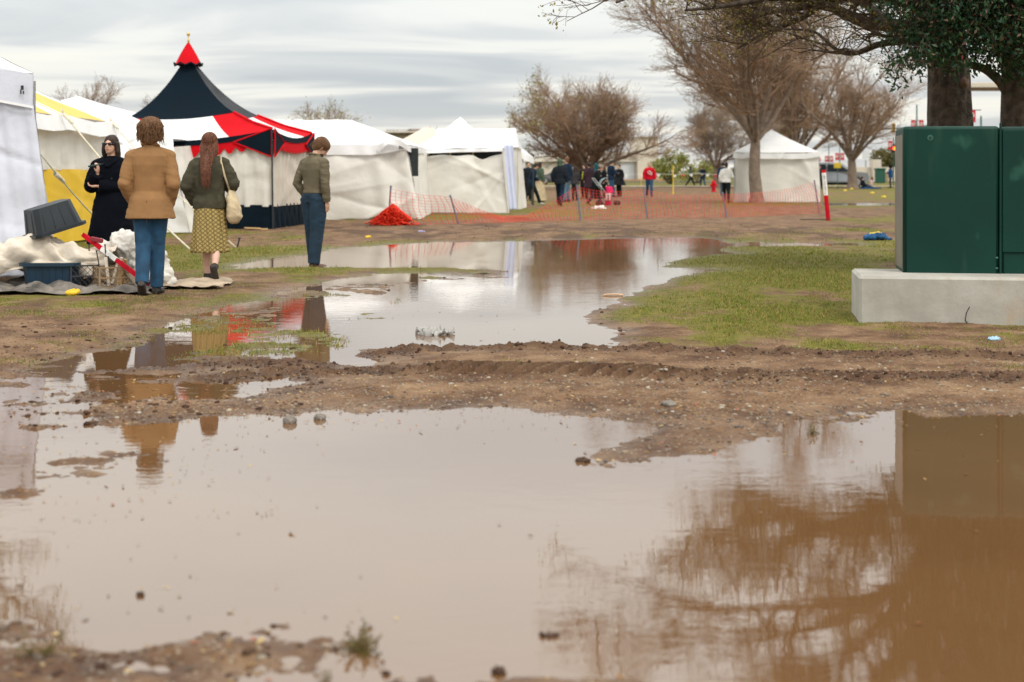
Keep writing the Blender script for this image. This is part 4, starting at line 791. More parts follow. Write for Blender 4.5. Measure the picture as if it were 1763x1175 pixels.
# left budding tree above the cool white tent
xL = -9.0; YL = 20.5
oakC = thing('oak_tree', 'budding tree whose twigs and leaves show above the cool white tent at far left', 'tree', (xL, YL, gz(xL, YL)))
lC = [([(xL, YL, -.1), (xL + .1, YL, 1.6), (xL + .15, YL, 3.0), (xL + .2, YL, 4.6)], .24, .12),
      ([(xL + .15, YL, 2.6), (xL + .8, YL - .3, 3.4), (xL + 1.7, YL - .6, 4.3), (xL + 2.5, YL - .8, 4.7)], .09, .012),
      ([(xL + .15, YL, 2.9), (xL + 1.0, YL + .3, 3.9), (xL + 1.9, YL + .5, 5.0), (xL + 2.6, YL + .6, 5.6)], .09, .012),
      ([(xL + .1, YL, 2.6), (xL + .7, YL - .9, 3.0), (xL + 1.2, YL - 1.5, 3.1)], .05, .012),
      ([(xL + .2, YL, 4.4), (xL + .8, YL, 5.6), (xL + 1.1, YL, 6.6)], .09, .015), ([(xL + .2, YL, 3.6), (xL - .9, YL, 4.8), (xL - 1.8, YL, 5.4)], .09, .015), ([(xL + .2, YL, 4), (xL, YL - 1, 5.2), (xL, YL - 2, 6.0)], .09, .015)]
limbs_tree(oakC, lC, 15, [(9, .25, 1, .8, .9, .35, .16, .02), (7, .15, 1, .75, .45, .3, .18, .0), (4, .15, 1, .7, .25, .3, .2, .0)], .005, 'bark_dark', 'leaf_spring', .07, 3, .6)
# ================================================================== CABINET ON CONCRETE BASE
def cab_mat():
    m = bpy.data.materials.new('cabinet_green'); m.use_nodes = True; t = m.node_tree; t.nodes.clear()
    out = N(t, 'ShaderNodeOutputMaterial'); b = N(t, 'ShaderNodeBsdfPrincipled'); L(t, b.outputs[0], out.inputs[0]); tcn = N(t, 'ShaderNodeTexCoord')
    def nz(s_, d=4, sc_=(1, 1, 1)):
        mp_ = N(t, 'ShaderNodeMapping'); mp_.inputs['Scale'].default_value = sc_; L(t, tcn.outputs['Object'], mp_.inputs[0]); n = N(t, 'ShaderNodeTexNoise'); n.inputs['Scale'].default_value = s_; n.inputs['Detail'].default_value = d; L(t, mp_.outputs[0], n.inputs['Vector']); return n.outputs['Fac']
    c = ramp(t, nz(1.2, 5), [(.3, (.0009, .027, .019)), (.7, (.0014, .038, .026))])
    sm = ramp(t, nz(3.2, 3, (1, 1, .7)), [(.63, (0, 0, 0)), (.72, (1, 1, 1))]); c = mixc(t, math_n(t, 'MULTIPLY', sm, .28), c, (.06, .20, .14))
    dr = ramp(t, nz(9, 6, (1, 1, .12)), [(.58, (0, 0, 0)), (.75, (1, 1, 1))]); c = mixc(t, math_n(t, 'MULTIPLY', dr, .10), c, (.10, .17, .12))
    sp = ramp(t, nz(70, 2), [(.76, (0, 0, 0)), (.79, (1, 1, 1))]); c = mixc(t, math_n(t, 'MULTIPLY', sp, .4), c, (.25, .3, .25))
    L(t, c, b.inputs['Base Color']); b.inputs['Specular IOR Level'].default_value = .22; L(t, ramp(t, nz(4), [(.3, (.42,) * 3), (.7, (.6,) * 3)]), b.inputs['Roughness'])
    bu = N(t, 'ShaderNodeBump'); bu.inputs['Strength'].default_value = .12; bu.inputs['Distance'].default_value = .02; L(t, nz(2.0, 3), bu.inputs['Height']); L(t, bu.outputs[0], b.inputs['Normal']); MT['cabinet_green'] = m
cab_mat()
def conc_mat():
    m = bpy.data.materials.new('concrete'); m.use_nodes = True; t = m.node_tree; t.nodes.clear()
    out = N(t, 'ShaderNodeOutputMaterial'); b = N(t, 'ShaderNodeBsdfPrincipled'); L(t, b.outputs[0], out.inputs[0]); tcn = N(t, 'ShaderNodeTexCoord'); b.inputs['Roughness'].default_value = .9
    def nz(s_, d=4, sc_=(1, 1, 1), off=(0, 0, 0)):
        mp_ = N(t, 'ShaderNodeMapping'); mp_.inputs['Scale'].default_value = sc_; mp_.inputs['Location'].default_value = off; L(t, tcn.outputs['Object'], mp_.inputs[0]); n = N(t, 'ShaderNodeTexNoise'); n.inputs['Scale'].default_value = s_; n.inputs['Detail'].default_value = d; n.inputs['Roughness'].default_value = .62; L(t, mp_.outputs[0], n.inputs['Vector']); return n.outputs['Fac']
    c = ramp(t, nz(2.5, 8), [(.28, (.28, .265, .23)), (.52, (.38, .36, .315)), (.75, (.47, .45, .41))])
    st = ramp(t, nz(3.2, 5, (1, 1, .45), (3, 0, 0)), [(.58, (0, 0, 0)), (.70, (1, 1, 1))]); c = mixc(t, math_n(t, 'MULTIPLY', st, .75), c, (.40, .29, .19))
    dk = ramp(t, nz(6, 6, (1, 1, .25), (7, 2, 0)), [(.60, (0, 0, 0)), (.72, (1, 1, 1))]); c = mixc(t, math_n(t, 'MULTIPLY', dk, .5), c, (.24, .22, .19))
    sp = ramp(t, nz(26, 3), [(.71, (0, 0, 0)), (.76, (1, 1, 1))]); c = mixc(t, math_n(t, 'MULTIPLY', sp, .6), c, (.26, .17, .11)); L(t, c, b.inputs['Base Color'])
    bu = N(t, 'ShaderNodeBump'); bu.inputs['Strength'].default_value = .5; bu.inputs['Distance'].default_value = .006; L(t, nz(30, 6), bu.inputs['Height']); L(t, bu.outputs[0], b.inputs['Normal']); MT['concrete'] = m
conc_mat()
RZ = R(-9.5)
def rot2(x, y, a=RZ): return (x * math.cos(a) - y * math.sin(a), x * math.sin(a) + y * math.cos(a))
bw, bd, bh = 3.0, 1.00, .412; fx, fy = 2.905, 12.15; ox, oy = rot2(bw / 2, bd / 2)
base = thing('concrete_base', 'pale stained concrete plinth under the green cabinet', 'plinth', (fx + ox, fy + oy, 0), RZ)
mb = MB(); n = 60; V = []; Fs = []
mb.box((0, 0, bh / 2 - .05), (bw, bd, bh + .1), None, .022); mb.build('block', 'concrete', base)
mb = MB()
mb.tube([(-.62, -bd / 2 - .003, .005), (-.645, -bd / 2 - .004, .06), (-.635, -bd / 2 - .004, .12), (-.61, -bd / 2 - .003, .17)], .0032, 4); mb.build('crack', 'shade_and_black', base)
cw, cdp, ch_ = 2.15, .74, 1.265; gx, gy = 3.385, 12.56; ox, oy = rot2(cw / 2, cdp / 2)
cab = thing('utility_cabinet', 'large dark green metal cabinet with rounded top edges standing on the concrete plinth', 'cabinet', (gx + ox, gy + oy, bh), RZ)
def rbox(mb, x0, x1, y0, y1, z0, z1, r=.03, n=5):
    """box with rounded vertical edges and rounded top edge"""
    pts = []
    for sx, sy, a0 in ((1, 1, 0), (-1, 1, 90), (-1, -1, 180), (1, -1, 270)):
        cx_ = x1 - r if sx > 0 else x0 + r; cy_ = y1 - r if sy > 0 else y0 + r
        for i in range(n + 1): a = R(a0 + 90 * i / n); pts.append((cx_ + r * math.cos(a), cy_ + r * math.sin(a)))
    mx_, my_ = (x0 + x1) / 2, (y0 + y1) / 2; V = []; k = len(pts); rings = [(z0, 0)] + [(z1 - r + r * math.sin(R(a)), r * (1 - math.cos(R(a)))) for a in range(0, 91, 15)]
    for z, ins in rings:
        for x, y in pts: V.append((mx_ + (x - mx_) * (1 - ins / (x1 - x0) * 2), my_ + (y - my_) * (1 - ins / (y1 - y0) * 2), z))
    V.append((mx_, my_, z1 + .012)); Fs = []
    for i in range(len(rings) - 1):
        for j in range(k): q_ = (j + 1) % k; Fs.append((i * k + j, i * k + q_, i * k + k + q_, i * k + k + j))
    for j in range(k): Fs.append(((len(rings) - 1) * k + j, (len(rings) - 1) * k + (j + 1) % k, len(V) - 1))
    Fs.append(tuple(range(k - 1, -1, -1))); mb.add(V, Fs)
mb = MB(); rbox(mb, -cw / 2, -cw / 2 + .80, -cdp / 2, cdp / 2, 0, ch_); mb.build('body', 'cabinet_green', cab, False)
for p in cab.children[-1].data.polygons: p.use_smooth = abs(p.normal.z) < .98 and p.area < .06
mb = MB(); rbox(mb, -cw / 2 + .808, cw / 2, -cdp / 2 + .012, cdp / 2 - .004, 0, ch_ - .006); mb.build('right_body', 'cabinet_green', cab, False)
for p in cab.children[-1].data.polygons: p.use_smooth = abs(p.normal.z) < .98 and p.area < .06
mb = MB(); mb.box((-cw / 2 + .814 + .62, -cdp / 2 + .004, ch_ / 2 + .075), (1.23, .022, ch_ - .21), None, .008); mb.build('door', 'cabinet_green', cab)
mb = MB(); mb.box((-cw / 2 + .806, -cdp / 2 - .003, ch_ / 2 + .01), (.018, .02, ch_ + .03), None, .004); mb.build('edge_strip', 'cabinet_green', cab)
for x, z in ((-cw / 2 + .225, ch_ - .10),):
    mb = MB(); mb.tube([(x, -cdp / 2 - .001, z), (x, -cdp / 2 - .004, z)], [.026, .024], 16); mb.build('bolt_recess', M('green_light', (.02, .10, .07), .4), cab); mb = MB(); mb.tube([(x, -cdp / 2 - .003, z), (x, -cdp / 2 - .009, z)], .011, 12); mb.build('bolt', 'shade_and_black', cab)
for z in (.045, .135): mb = MB(); mb.ell((-cw / 2 + .775, -cdp / 2 - .002, z), (.014, .008, .010)); mb.build('bolt', 'green_light', cab, True)
mb = MB(); mb.box((-cw / 2 - .0025, 0, ch_ / 2 - .02), (.004, cdp - .07, ch_ - .10)); mb.build('side_panel', M('tan_side', (.10, .095, .075), .45, .25, 2.5, .2, 6, col2=(.17, .15, .11)), cab)  # left face in a tan tone, unlike the green body
# ================================================================== PEOPLE
def plaid():
    m = bpy.data.materials.new('plaid_skirt'); m.use_nodes = True; t = m.node_tree; t.nodes.clear()
    out = N(t, 'ShaderNodeOutputMaterial'); b = N(t, 'ShaderNodeBsdfPrincipled'); L(t, b.outputs[0], out.inputs[0]); b.inputs['Roughness'].default_value = .9; b.inputs['Specular IOR Level'].default_value = .15
    tcn = N(t, 'ShaderNodeTexCoord'); c = (.42, .31, .12)
    for a, s_, th, cc in ((50, 108, .78, (.13, .095, .035)), (-50, 108, .78, (.13, .095, .035)), (8, 54, 1.18, (.14, .10, .04))):
        mp_ = N(t, 'ShaderNodeMapping'); mp_.inputs['Rotation'].default_value = (0, R(a), 0); L(t, tcn.outputs['Object'], mp_.inputs[0]); s2 = N(t, 'ShaderNodeSeparateXYZ'); L(t, mp_.outputs[0], s2.inputs[0])
        f = math_n(t, 'GREATER_THAN', math_n(t, 'SINE', math_n(t, 'MULTIPLY', s2.outputs[0], s_ * 1.55)), th - .25); c = mixc(t, math_n(t, 'MULTIPLY', f, .8), c, cc)
    L(t, c, b.inputs['Base Color']); MT['plaid_skirt'] = m
plaid()
M('camel_wool', (.265, .142, .062), .92, .14, 5, .35, 90, bdist=.003, spec=.15)
M('olive_knit', (.060, .055, .036), .95, .2, 14, .5, 120, bdist=.004, spec=.12)
M('olive_cotton', (.135, .112, .072), .88, .15, 6, .25, 50, bdist=.003, spec=.2)
M('hair_brown', (.13, .060, .026), .62, .5, 60, .4, 90, bdist=.004, col2=(.22, .11, .05), spec=.3)
M('hair_auburn', (.10, .035, .018), .6, .5, 60, .4, 90, bdist=.004, col2=(.20, .075, .04), spec=.3)
M('hair_dark', (.02, .011, .008), .6, .4, 40, col2=(.05, .03, .02), spec=.3)
M('leather_brown', (.085, .038, .02), .6, .3, 20)
M('shoe_dark', (.03, .022, .02), .7, .3, 20)
M('shoe_white', (.5, .48, .45), .7, .2, 20)
M('tote_canvas', (.55, .44, .28), .9, .12, 8, .3, 30, bdist=.004)
M('skin_pale', (.62, .38, .30), .6, .06, 12)
def vary(name, col, **k): return name if name in MT else M(name, col, .88, .18, 8, spec=.2, **k) and name
J0 = dict(neck=(0, 0, 1.47), head=(0, .02, 1.632), shL=(-.175, 0, 1.405), shR=(.175, 0, 1.405), elL=(-.225, -.03, 1.14), elR=(.225, -.03, 1.14), wrL=(-.225, .06, .90), wrR=(.225, .06, .90),
          hipL=(-.085, 0, .92), hipR=(.085, 0, .92), knL=(-.095, .02, .50), knR=(.095, .02, .50), anL=(-.10, -.02, .085), anR=(.10, -.02, .085), hdL=(0, .25, -1), hdR=(0, .25, -1), ftL=(0, 1, 0), ftR=(0, 1, 0))
TR = [(-.10, .155, .105), (.06, .155, .108), (.20, .138, .095), (.45, .150, .102), (.68, .172, .110), (.84, .165, .10), (.93, .115, .078), (1.0, .058, .058), (1.06, .050, .052)]
def torso(J, g=0.0, t0=-.10, t1=1.0, flare=0.0, gx=0.0, z0=None, sh=1.0):
    hc = (Vector(J['hipL']) + Vector(J['hipR'])) / 2; nk = Vector(J['neck']); ts = [t for t, _, _ in TR]; R_ = []
    tt = sorted(set([t0, t1] + [t for t in ts if t0 < t < t1] + list(np.linspace(t0, 0, 6) if t0 < -.15 else [])))
    for t in tt:
        rx = np.interp(t, ts, [a for _, a, _ in TR]); ry = np.interp(t, ts, [b for _, _, b in TR]); fl = flare * max(0, .25 - t)
        c = hc.lerp(nk, t) if t >= 0 else Vector((hc.x, hc.y, hc.z + (nk.z - hc.z) * t))
        R_.append((c.z, c.x, c.y, (rx + g + gx + fl) * (sh if t > .6 else 1), ry + g + fl))
    return loft_vf(R_, 24, 2.25)
def hand_parts(wr, d, side, s=1.0, curl=.5, spread=(1, 0, 0)):
    """palm and five separate curled fingers; d = direction of the hand, spread = direction across the knuckles"""
    wr = Vector(wr); d = Vector(d).normalized(); sx = Vector(spread); sx = (sx - d * sx.dot(d)).normalized(); nrm = d.cross(sx) * side; out = []
    pc = wr + d * .045 * s; V = []; 
    P, Fc = ell_vf((0, 0, 0), (.040 * s, .018 * s, .050 * s), None, 10, 8); Mx = Matrix((sx, nrm, d)).transposed(); out.append(([pc + Mx @ v for v in P], Fc))
    for i, (ln, off) in enumerate(((.068, -.028), (.078, -.010), (.073, .009), (.058, .027))):
        b = wr + d * .082 * s + sx * off * s; a1 = curl * .5; a2 = curl * 1.3
        p1 = b + (d * math.cos(a1) + nrm * math.sin(a1)) * ln * .5 * s; p2 = p1 + (d * math.cos(a2) + nrm * math.sin(a2)) * ln * .3 * s; p3 = p2 + (d * math.cos(a2 * 1.4) + nrm * math.sin(a2 * 1.4)) * ln * .25 * s
        out.append(tube_vf([b - d * .02 * s, p1, p2, p3], [.0095 * s, .0088 * s, .008 * s, .006 * s], 7))
    b = wr + d * .025 * s - sx * .028 * s * side; p1 = b + (d * .6 - sx * side * .6 + nrm * .4).normalized() * .04 * s; p2 = p1 + (d * .9 + nrm * .4 - sx * side * .1).normalized() * .032 * s
    out.append(tube_vf([b, p1, p2], [.013 * s, .0105 * s, .008 * s], 7)); return out
def head_xf(J, pitch, yaw, roll=0):
    c = Vector(J['head']); piv = c - Vector((0, .02, .09)); Mx = Matrix.Rotation(yaw, 3, 'Z') @ Matrix.Rotation(pitch, 3, 'X') @ Matrix.Rotation(roll, 3, 'Y'); return lambda p: piv + Mx @ (c + Vector(p) - piv), Mx
def xf_parts(vf, f): return ([f(v) for v in vf[0]], vf[1])
def person(label, loc, H=1.72, yaw=0.0, J=None, top=('navy_wool', .012, .0, 0), bottom=('trousers', 'denim'), hair=('hair_dark', 'short'), skin='skin', shoes='shoe_dark', vox=.016, pitch=0.0, hyaw=0.0, face=False, group=None, extra=None, sc_=1.0, wr=.0045, wseed=0, sleeve=True, shoulder=1.0, curl=.5, fingers=None, leg=0.0):
    j = dict(J0); j.update(J or {}); J = j; root = thing('person', label, 'person', loc, yaw, group, H / 1.75)
    V = {k: Vector(v) for k, v in J.items()}; hx, HM = head_xf(J, pitch, hyaw); P = []
    P.append(torso(J, 0, -.08, 1.06)); 
    for s in 'LR':
        P.append(tube_vf([V['sh' + s], V['el' + s], V['wr' + s]], [.050, .038, .027], 10)); P.append(ell_vf(V['el' + s], (.037,) * 3)); P.append(ell_vf(V['sh' + s] + Vector((0, 0, -.02)), (.048,) * 3))
        P += hand_parts(V['wr' + s], V['hd' + s], 1 if s == 'L' else -1, 1.0, curl, (0, 1, 0) if abs(Vector(V['hd' + s]).normalized().y) < .8 else (1, 0, 0))
        P.append(tube_vf([V['hip' + s], V['kn' + s].lerp(V['hip' + s], .5), V['kn' + s], V['kn' + s].lerp(V['an' + s], .3), V['an' + s]], [.085, .072, .052, .054, .034], 12)); P.append(ell_vf(V['kn' + s], (.05,) * 3))
        f = V['ft' + s].normalized(); P.append(tube_vf([V['an' + s] - f * .03 + Vector((0, 0, -.03)), V['an' + s] + f * .06 + Vector((0, 0, -.04)), V['an' + s] + f * .13 + Vector((0, 0, -.055))], [.028, .026, .016], 10))
    P.append(tube_vf([V['neck'] - Vector((0, 0, .04)), V['neck'].lerp(hx((0, -.01, -.06)), .5), hx((0, -.01, -.05))], [.058, .05, .05], 12))
    hp = [ell_vf((0, -.012, .022), (.074, .094, .098)), ell_vf((0, .028, -.035), (.058, .062, .082)), ell_vf((0, .055, -.078), (.030, .030, .028)), ell_vf((0, .098, -.018), (.012, .018, .020)), ell_vf((0, .085, .004), (.010, .014, .028)), ell_vf((-.077, -.008, -.008), (.010, .018, .028)), ell_vf((.077, -.008, -.008), (.010, .018, .028)), ell_vf((0, .082, .028), (.045, .016, .010)), ell_vf((0, .084, -.052), (.024, .014, .009))]
    P += [xf_parts(h, hx) for h in hp]
    obj('body', remesh(P, vox if vox < .01 else vox, 3), skin, root)
    if face:
        for sx in (-1, 1): mb = MB(); mb.ell(hx((sx * .030, .083, .012)), (.013, .008, .007)); mb.build('eye', 'shade_and_black', root, True)
        mb = MB(); mb.ell(hx((0, .096, -.052)), (.022, .006, .006)); mb.build('mouth', M('lips', (.42, .14, .12), .5), root, True)
    def wrk(co): # cloth wrinkles
        x, y, z = co[:, 0] + wseed, co[:, 1], co[:, 2]
        return (fbm(z * 22 + x * 6, x * 7 + y * 9, 3 + wseed, 3) - .5) * wr * 4 * (.25 + .75 * sst(.12, .19, np.abs(co[:, 0]))) * 1.0 + (fbm(z * 5 - x * 4, x * 9 - y * 7, 9 + wseed, 2) - .5) * wr * 3.2
    tm, tg, thz, tfl = top[:4]; t0 = (thz - .92) / (1.47 - .92) if thz else -.10
    Q = [torso(J, tg, t0, .985, tfl, 0, sh=shoulder)]
    for s in 'LR':
        Q.append(tube_vf([V['sh' + s] + Vector((0, 0, -.02)), V['sh' + s].lerp(V['el' + s], .5), V['el' + s], V['el' + s].lerp(V['wr' + s], .5), V['wr' + s]], [.050 + tg * .8, .054 + tg, .048 + tg, .042 + tg, .034 + tg], 14)); Q.append(ell_vf(V['el' + s], (.047 + tg,) * 3)); Q.append(ell_vf(V['sh' + s] + Vector((0, 0, -.012)), (.056 + tg * .8, .056 + tg * .8, .050 + tg * .6))); Q.append(tube_vf([V['neck'] + Vector((0, 0, -.045)), V['neck'].lerp(V['sh' + s], .55) + Vector((0, 0, -.022)), V['sh' + s] + Vector((0, 0, -.012))], [.060 + tg * .5, .054 + tg * .6, .052 + tg * .7], 12))
    Q.append(tube_vf([V['neck'] - Vector((0, 0, .05)), V['neck'] + Vector((0, .0, .03))], [.088 + tg * .5, .066 + tg * .3], 14))
    tn = top[4] if len(top) > 4 else 'jacket'
    obj(tn, remesh(Q, max(vox * .9, .0075), 3, tn, wrk), tm, root)
    kind = bottom[0]; hc = (V['hipL'] + V['hipR']) / 2
    if kind == 'trousers':
        Q = [torso(J, .012, -.12, .22)]
        for s in 'LR':
            k = V['kn' + s]; Q.append(tube_vf([V['hip' + s], V['hip' + s].lerp(k, .35), k, k.lerp(V['an' + s], .5), V['an' + s] + Vector((0, 0, -.015))], [.112 + leg, .104 + leg, .080 + leg, .073 + leg, .064 + leg], 14)); Q.append(ell_vf(k, (.072,) * 3)); Q.append(ell_vf(V['hip' + s] + Vector((0, -.025, -.01)), (.098, .10, .105)))
        obj('trousers', remesh(Q, max(vox * .9, .0075), 3, 'trousers', wrk), bottom[1], root)
    else:
        hem, fl = bottom[2], bottom[3]; n = 72; zs = np.linspace(1.02, hem, 26); Vv = []; Fs = []
        for i, z in enumerate(zs):
            t = (1.02 - z) / (1.02 - hem)
            for k in range(n):
                a = 2 * math.pi * k / n; rp = 1 + .07 * t * math.sin(a * 9 + 2 * math.sin(a * 2)) + .03 * t * math.sin(a * 17 + 3 * t); rx = .145 + .022 * min(1, t * 5) + fl * t; Vv.append((hc.x + rx * rp * math.cos(a), hc.y + (rx - .03) * rp * math.sin(a) + (bottom[4] * t if len(bottom) > 4 else 0), z))
        for i in range(25):
            for k in range(n): q_ = (k + 1) % n; Fs.append((i * n + k, i * n + n + k, i * n + n + q_, i * n + q_))
        o = obj('skirt', mesh_np('skirt', Vv, faces=Fs), bottom[1], root); md = o.modifiers.new('t', 'SOLIDIFY'); md.thickness = .006
    for s in 'LR':
        f = V['ft' + s].normalized(); up = Vector((0, 0, 1)); up = (up - f * up.dot(f)).normalized(); a = V['an' + s]
        Q = [tube_vf([a - f * .055 - up * .048, a + f * .05 - up * .052, a + f * .14 - up * .058, a + f * .19 - up * .060], [(.036, .032), (.044, .033), (.047, .026), (.030, .018)], 12), tube_vf([a + up * .02, a - up * .05], [.047, .045], 10)]
        obj('shoe', remesh(Q, max(vox * .7, .007), 2, 'shoe'), shoes, root)
    if hair:
        hm, st = hair[:2]; Q = []
        if st in ('short', 'cap', 'messy', 'long', 'afro', 'beanie'):
            Q.append(ell_vf((0, -.024, .034), (.088, .104, .098))); Q.append(ell_vf((0, -.055, -.03), (.074, .062, .07)))
            if st == 'messy': Q += [ell_vf((0, -.03, .03), (.120, .130, .112)), ell_vf((0, -.075, -.075), (.105, .062, .070)), ell_vf((-.095, -.015, -.035), (.036, .055, .07)), ell_vf((.095, -.015, -.035), (.036, .055, .07)), ell_vf((0, .045, .085), (.075, .05, .035))]
            if st == 'afro': Q += [ell_vf((0, -.03, .05), (.155, .15, .145)), ell_vf((0, -.06, -.03), (.14, .10, .10))]
            if st == 'long': Q += [tube_vf([(0, -.06, .02), (0, -.085, -.10), (0, -.10, -.20)], [(.085, .055), (.095, .045), (.085, .03)], 14), tube_vf([(-.082, .0, .03), (-.092, .0, -.08), (-.085, -.02, -.18)], [.028, .030, .018], 8), tube_vf([(.082, .0, .03), (.092, .0, -.08), (.085, -.02, -.18)], [.028, .030, .018], 8)]
        if st == 'hood': Q += [ell_vf((0, -.035, .02), (.108, .12, .13)), ell_vf((0, -.05, -.10), (.11, .10, .08))]
        if st == 'verylong': Q += [ell_vf((0, -.024, .030), (.090, .104, .102)), tube_vf([(0, -.05, .03), (0, -.075, -.08), (-.005, -.135, -.18), (-.01, -.185, -.32), (-.005, -.195, -.47)], [(.092, .07), (.100, .06), (.080, .045), (.055, .035), (.032, .02)], 16), tube_vf([(-.07, -.02, .02), (-.078, -.03, -.1), (-.07, -.06, -.2)], [.032, .030, .012], 8), tube_vf([(.07, -.02, .02), (.078, -.03, -.1), (.07, -.06, -.2)], [.032, .030, .012], 8)]
        if len(hair) > 2: Q += hair[2]
        Q = [xf_parts(q_, hx) for q_ in Q]; amp = .016 if st in ('messy', 'afro') else .007
        def hd(co): return (fbm(co[:, 0] * 38 + fbm(co[:, 2] * 9, co[:, 1] * 9, 2, 2) * 5, co[:, 2] * (9 if st != 'afro' else 30), 5, 3) - .45) * amp * 1.6
        obj('hair' if st != 'hood' else 'hood', remesh(Q, max(vox * .7, .007), 2, 'hair', hd), hm, root)
        if st in ('cap',):
            Q = [xf_parts(ell_vf((0, -.015, .05), (.095, .108, .075)), hx), xf_parts(ell_vf((0, .10, .045), (.07, .07, .010)), hx)]; obj('cap', remesh(Q, max(vox * .7, .008), 2, 'cap'), hair[2] if len(hair) > 2 and isinstance(hair[2], str) else 'black_cloth', root)
        if st in ('beanie',):
            Q = [xf_parts(ell_vf((0, -.015, .045), (.100, .113, .10)), hx)]; obj('hat', remesh(Q, max(vox * .7, .008), 2, 'hat'), 'hat_grey', root)
    if extra: extra(root, V, hx)
    return root
def strands_hair(root, hx, n, seed, m, style):
    rs_ = np.random.RandomState(seed); P = []
    for i in range(n):
        ph = rs_.uniform(0, 6.283); th0 = rs_.uniform(.0, 1.0); pts = []
        if style == 'messy': L0, rad = rs_.uniform(1.0, 1.9), (.118, .128, .112)
        else: L0, rad = rs_.uniform(1.0, 1.7), (.092, .106, .104)
        front = math.sin(ph) > .25
        if front: L0 *= .45
        c0 = np.array((0, -.028, .03)); sw = rs_.uniform(-.5, .5)
        for j in range(8):
            th = th0 + L0 * j / 7; a = ph + sw * j / 7; e = 1.0 + .05 * (rs_.rand() - .3) + (.10 * max(0, j - 5) * rs_.rand() if style == 'messy' else 0); sth = math.sin(min(th, 1.75)); dz = -max(0, th - 1.5) * rad[2] * 1.1
            pts.append(c0 + np.array((rad[0] * sth * math.cos(a), rad[1] * sth * math.sin(a), rad[2] * math.cos(min(th, 1.5)) + dz)) * e)
        P.append([tuple(hx(p)) for p in pts])
    if style == 'long':
        for i in range(n):
            u = rs_.uniform(-1, 1); top_ = np.array((u * .085, -.07 - .03 * (1 - u * u), .02)); w_e = .035 + .05 * rs_.rand(); ln = rs_.uniform(.25, .55)
            pts = [top_ * np.array((1, 1, 1)) + np.array((0, 0, 0))]
            for j in range(1, 8): t = j / 7; pts.append(np.array((u * (.095 * (1 - t) + w_e * t * .6) + .008 * math.sin(t * 9 + i), -.105 - .11 * min(1, t * 1.4 * ln / .5) - .012 * rs_.rand(), .02 - ln * t)))
            P.append([tuple(hx(p)) for p in pts])
    P = np.array(P); v, q_ = vtubes(P, np.tile(np.array([.0035] * 6 + [.0028, .001]), (len(P), 1)), 3); obj('hair_strands', mesh_np('hair_strands', v, quads=q_), m, root)
def at(px, py, Y=None):
    x, y = G(px, py) if Y is None else ((px - CX) / F * Y, Y); return (x, y, gz(x, y))
# ---- foreground four
def ex_tan(root, V, hx):
    strands_hair(root, hx, 700, 3, 'hair_brown', 'messy')
    mb = MB(); mb.box((0, -.157, .83), (.004, .006, .22)); mb.build('vent_seam', M('seam', (.16, .07, .025), .9), root)
    Q = [tube_vf([(-.075, .045, 1.475), (-.07, -.045, 1.50), (0, -.082, 1.515), (.07, -.045, 1.50), (.075, .045, 1.475)], .019, 8)]; obj('collar', remesh(Q, .008, 2, 'collar'), 'camel_wool', root)
person('person in a camel wool coat and blue jeans walking away, hands in coat pockets', at(259, 512), 1.80, 0.0,
       dict(shL=(-.185, 0, 1.39), shR=(.185, 0, 1.39), elL=(-.242, -.055, 1.10), elR=(.238, -.055, 1.10), wrL=(-.170, .06, .90), wrR=(.170, .06, .90), hdL=(.3, .4, -1), hdR=(-.3, .4, -1),
            hipL=(-.075, 0, .92), hipR=(.075, 0, .92), knL=(-.06, -.03, .50), knR=(.055, .06, .50), anL=(-.035, -.20, .14), anR=(.045, .07, .085), ftL=(-.1, .8, -.62), ftR=(.05, 1, 0)),
       ('camel_wool', .022, .76, .13, 'coat'), ('trousers', 'denim'), ('hair_brown', 'messy'), vox=.0085, extra=ex_tan, wr=.0034, wseed=3, shoes='shoe_dark', shoulder=1.06)
def ex_skirt(root, V, hx):
    strands_hair(root, hx, 420, 4, 'hair_auburn', 'long')
    mb = MB(); sh = (.14, -.03, 1.475); b = (.265, -.03, 1.13)
    for dy in (-.03, .05): mb.tube([(.245, dy - .02, 1.08), (.195, dy - .055, 1.25), (.150, dy - .05, 1.42), (.135, dy, 1.475), (.165, dy + .07, 1.38), (.235, .08, 1.10)], (.012), 5, True, .35)
    Vv, Fs = loft_vf([(1.09, .25, 0, .030, .085), (1.02, .262, 0, .055, .12), (.88, .285, 0, .085, .155), (.77, .29, 0, .085, .15), (.71, .285, 0, .05, .12), (.69, .28, 0, .01, .08)], 24, 2.4)
    bag = thing('tote_bag', 'cream canvas tote bag hanging from the shoulder of the skirted walker', 'bag', (0, 0, 0)); bag.matrix_world = root.matrix_world; bag.location = root.location; bag.rotation_euler = root.rotation_euler; bag.scale = root.scale
    me = remesh([(Vv, Fs)], .009, 3, 'bag', lambda c: (fbm(c[:, 2] * 12 + c[:, 0] * 5, c[:, 1] * 12, 4, 3) - .5) * .035); obj('pouch', me, 'tote_canvas', bag); mb.build('strap', 'tote_canvas', bag, True)
person('person with long auburn hair in a dark knit sweater and plaid skirt, walking away', at(361, 490), 1.70, -.02,
       dict(shL=(-.17, 0, 1.40), shR=(.165, 0, 1.41), elL=(-.25, -.05, 1.13), elR=(.275, .0, 1.17), wrL=(-.19, .10, .93), wrR=(.20, .19, 1.10), hdL=(.3, .8, -.5), hdR=(-.5, .7, -.2),
            knL=(-.06, .08, .50), knR=(.10, -.02, .50), anL=(-.04, .06, .085), anR=(.115, -.25, .20), ftR=(.05, .55, -.83)),
       ('olive_knit', .034, .87, .03, 'sweater'), ('skirt', 'plaid_skirt', .355, .055), ('hair_auburn', 'verylong'), vox=.0085, shoes='shoe_dark', extra=ex_skirt, wr=.005, wseed=7, skin='skin_pale', shoulder=1.02)
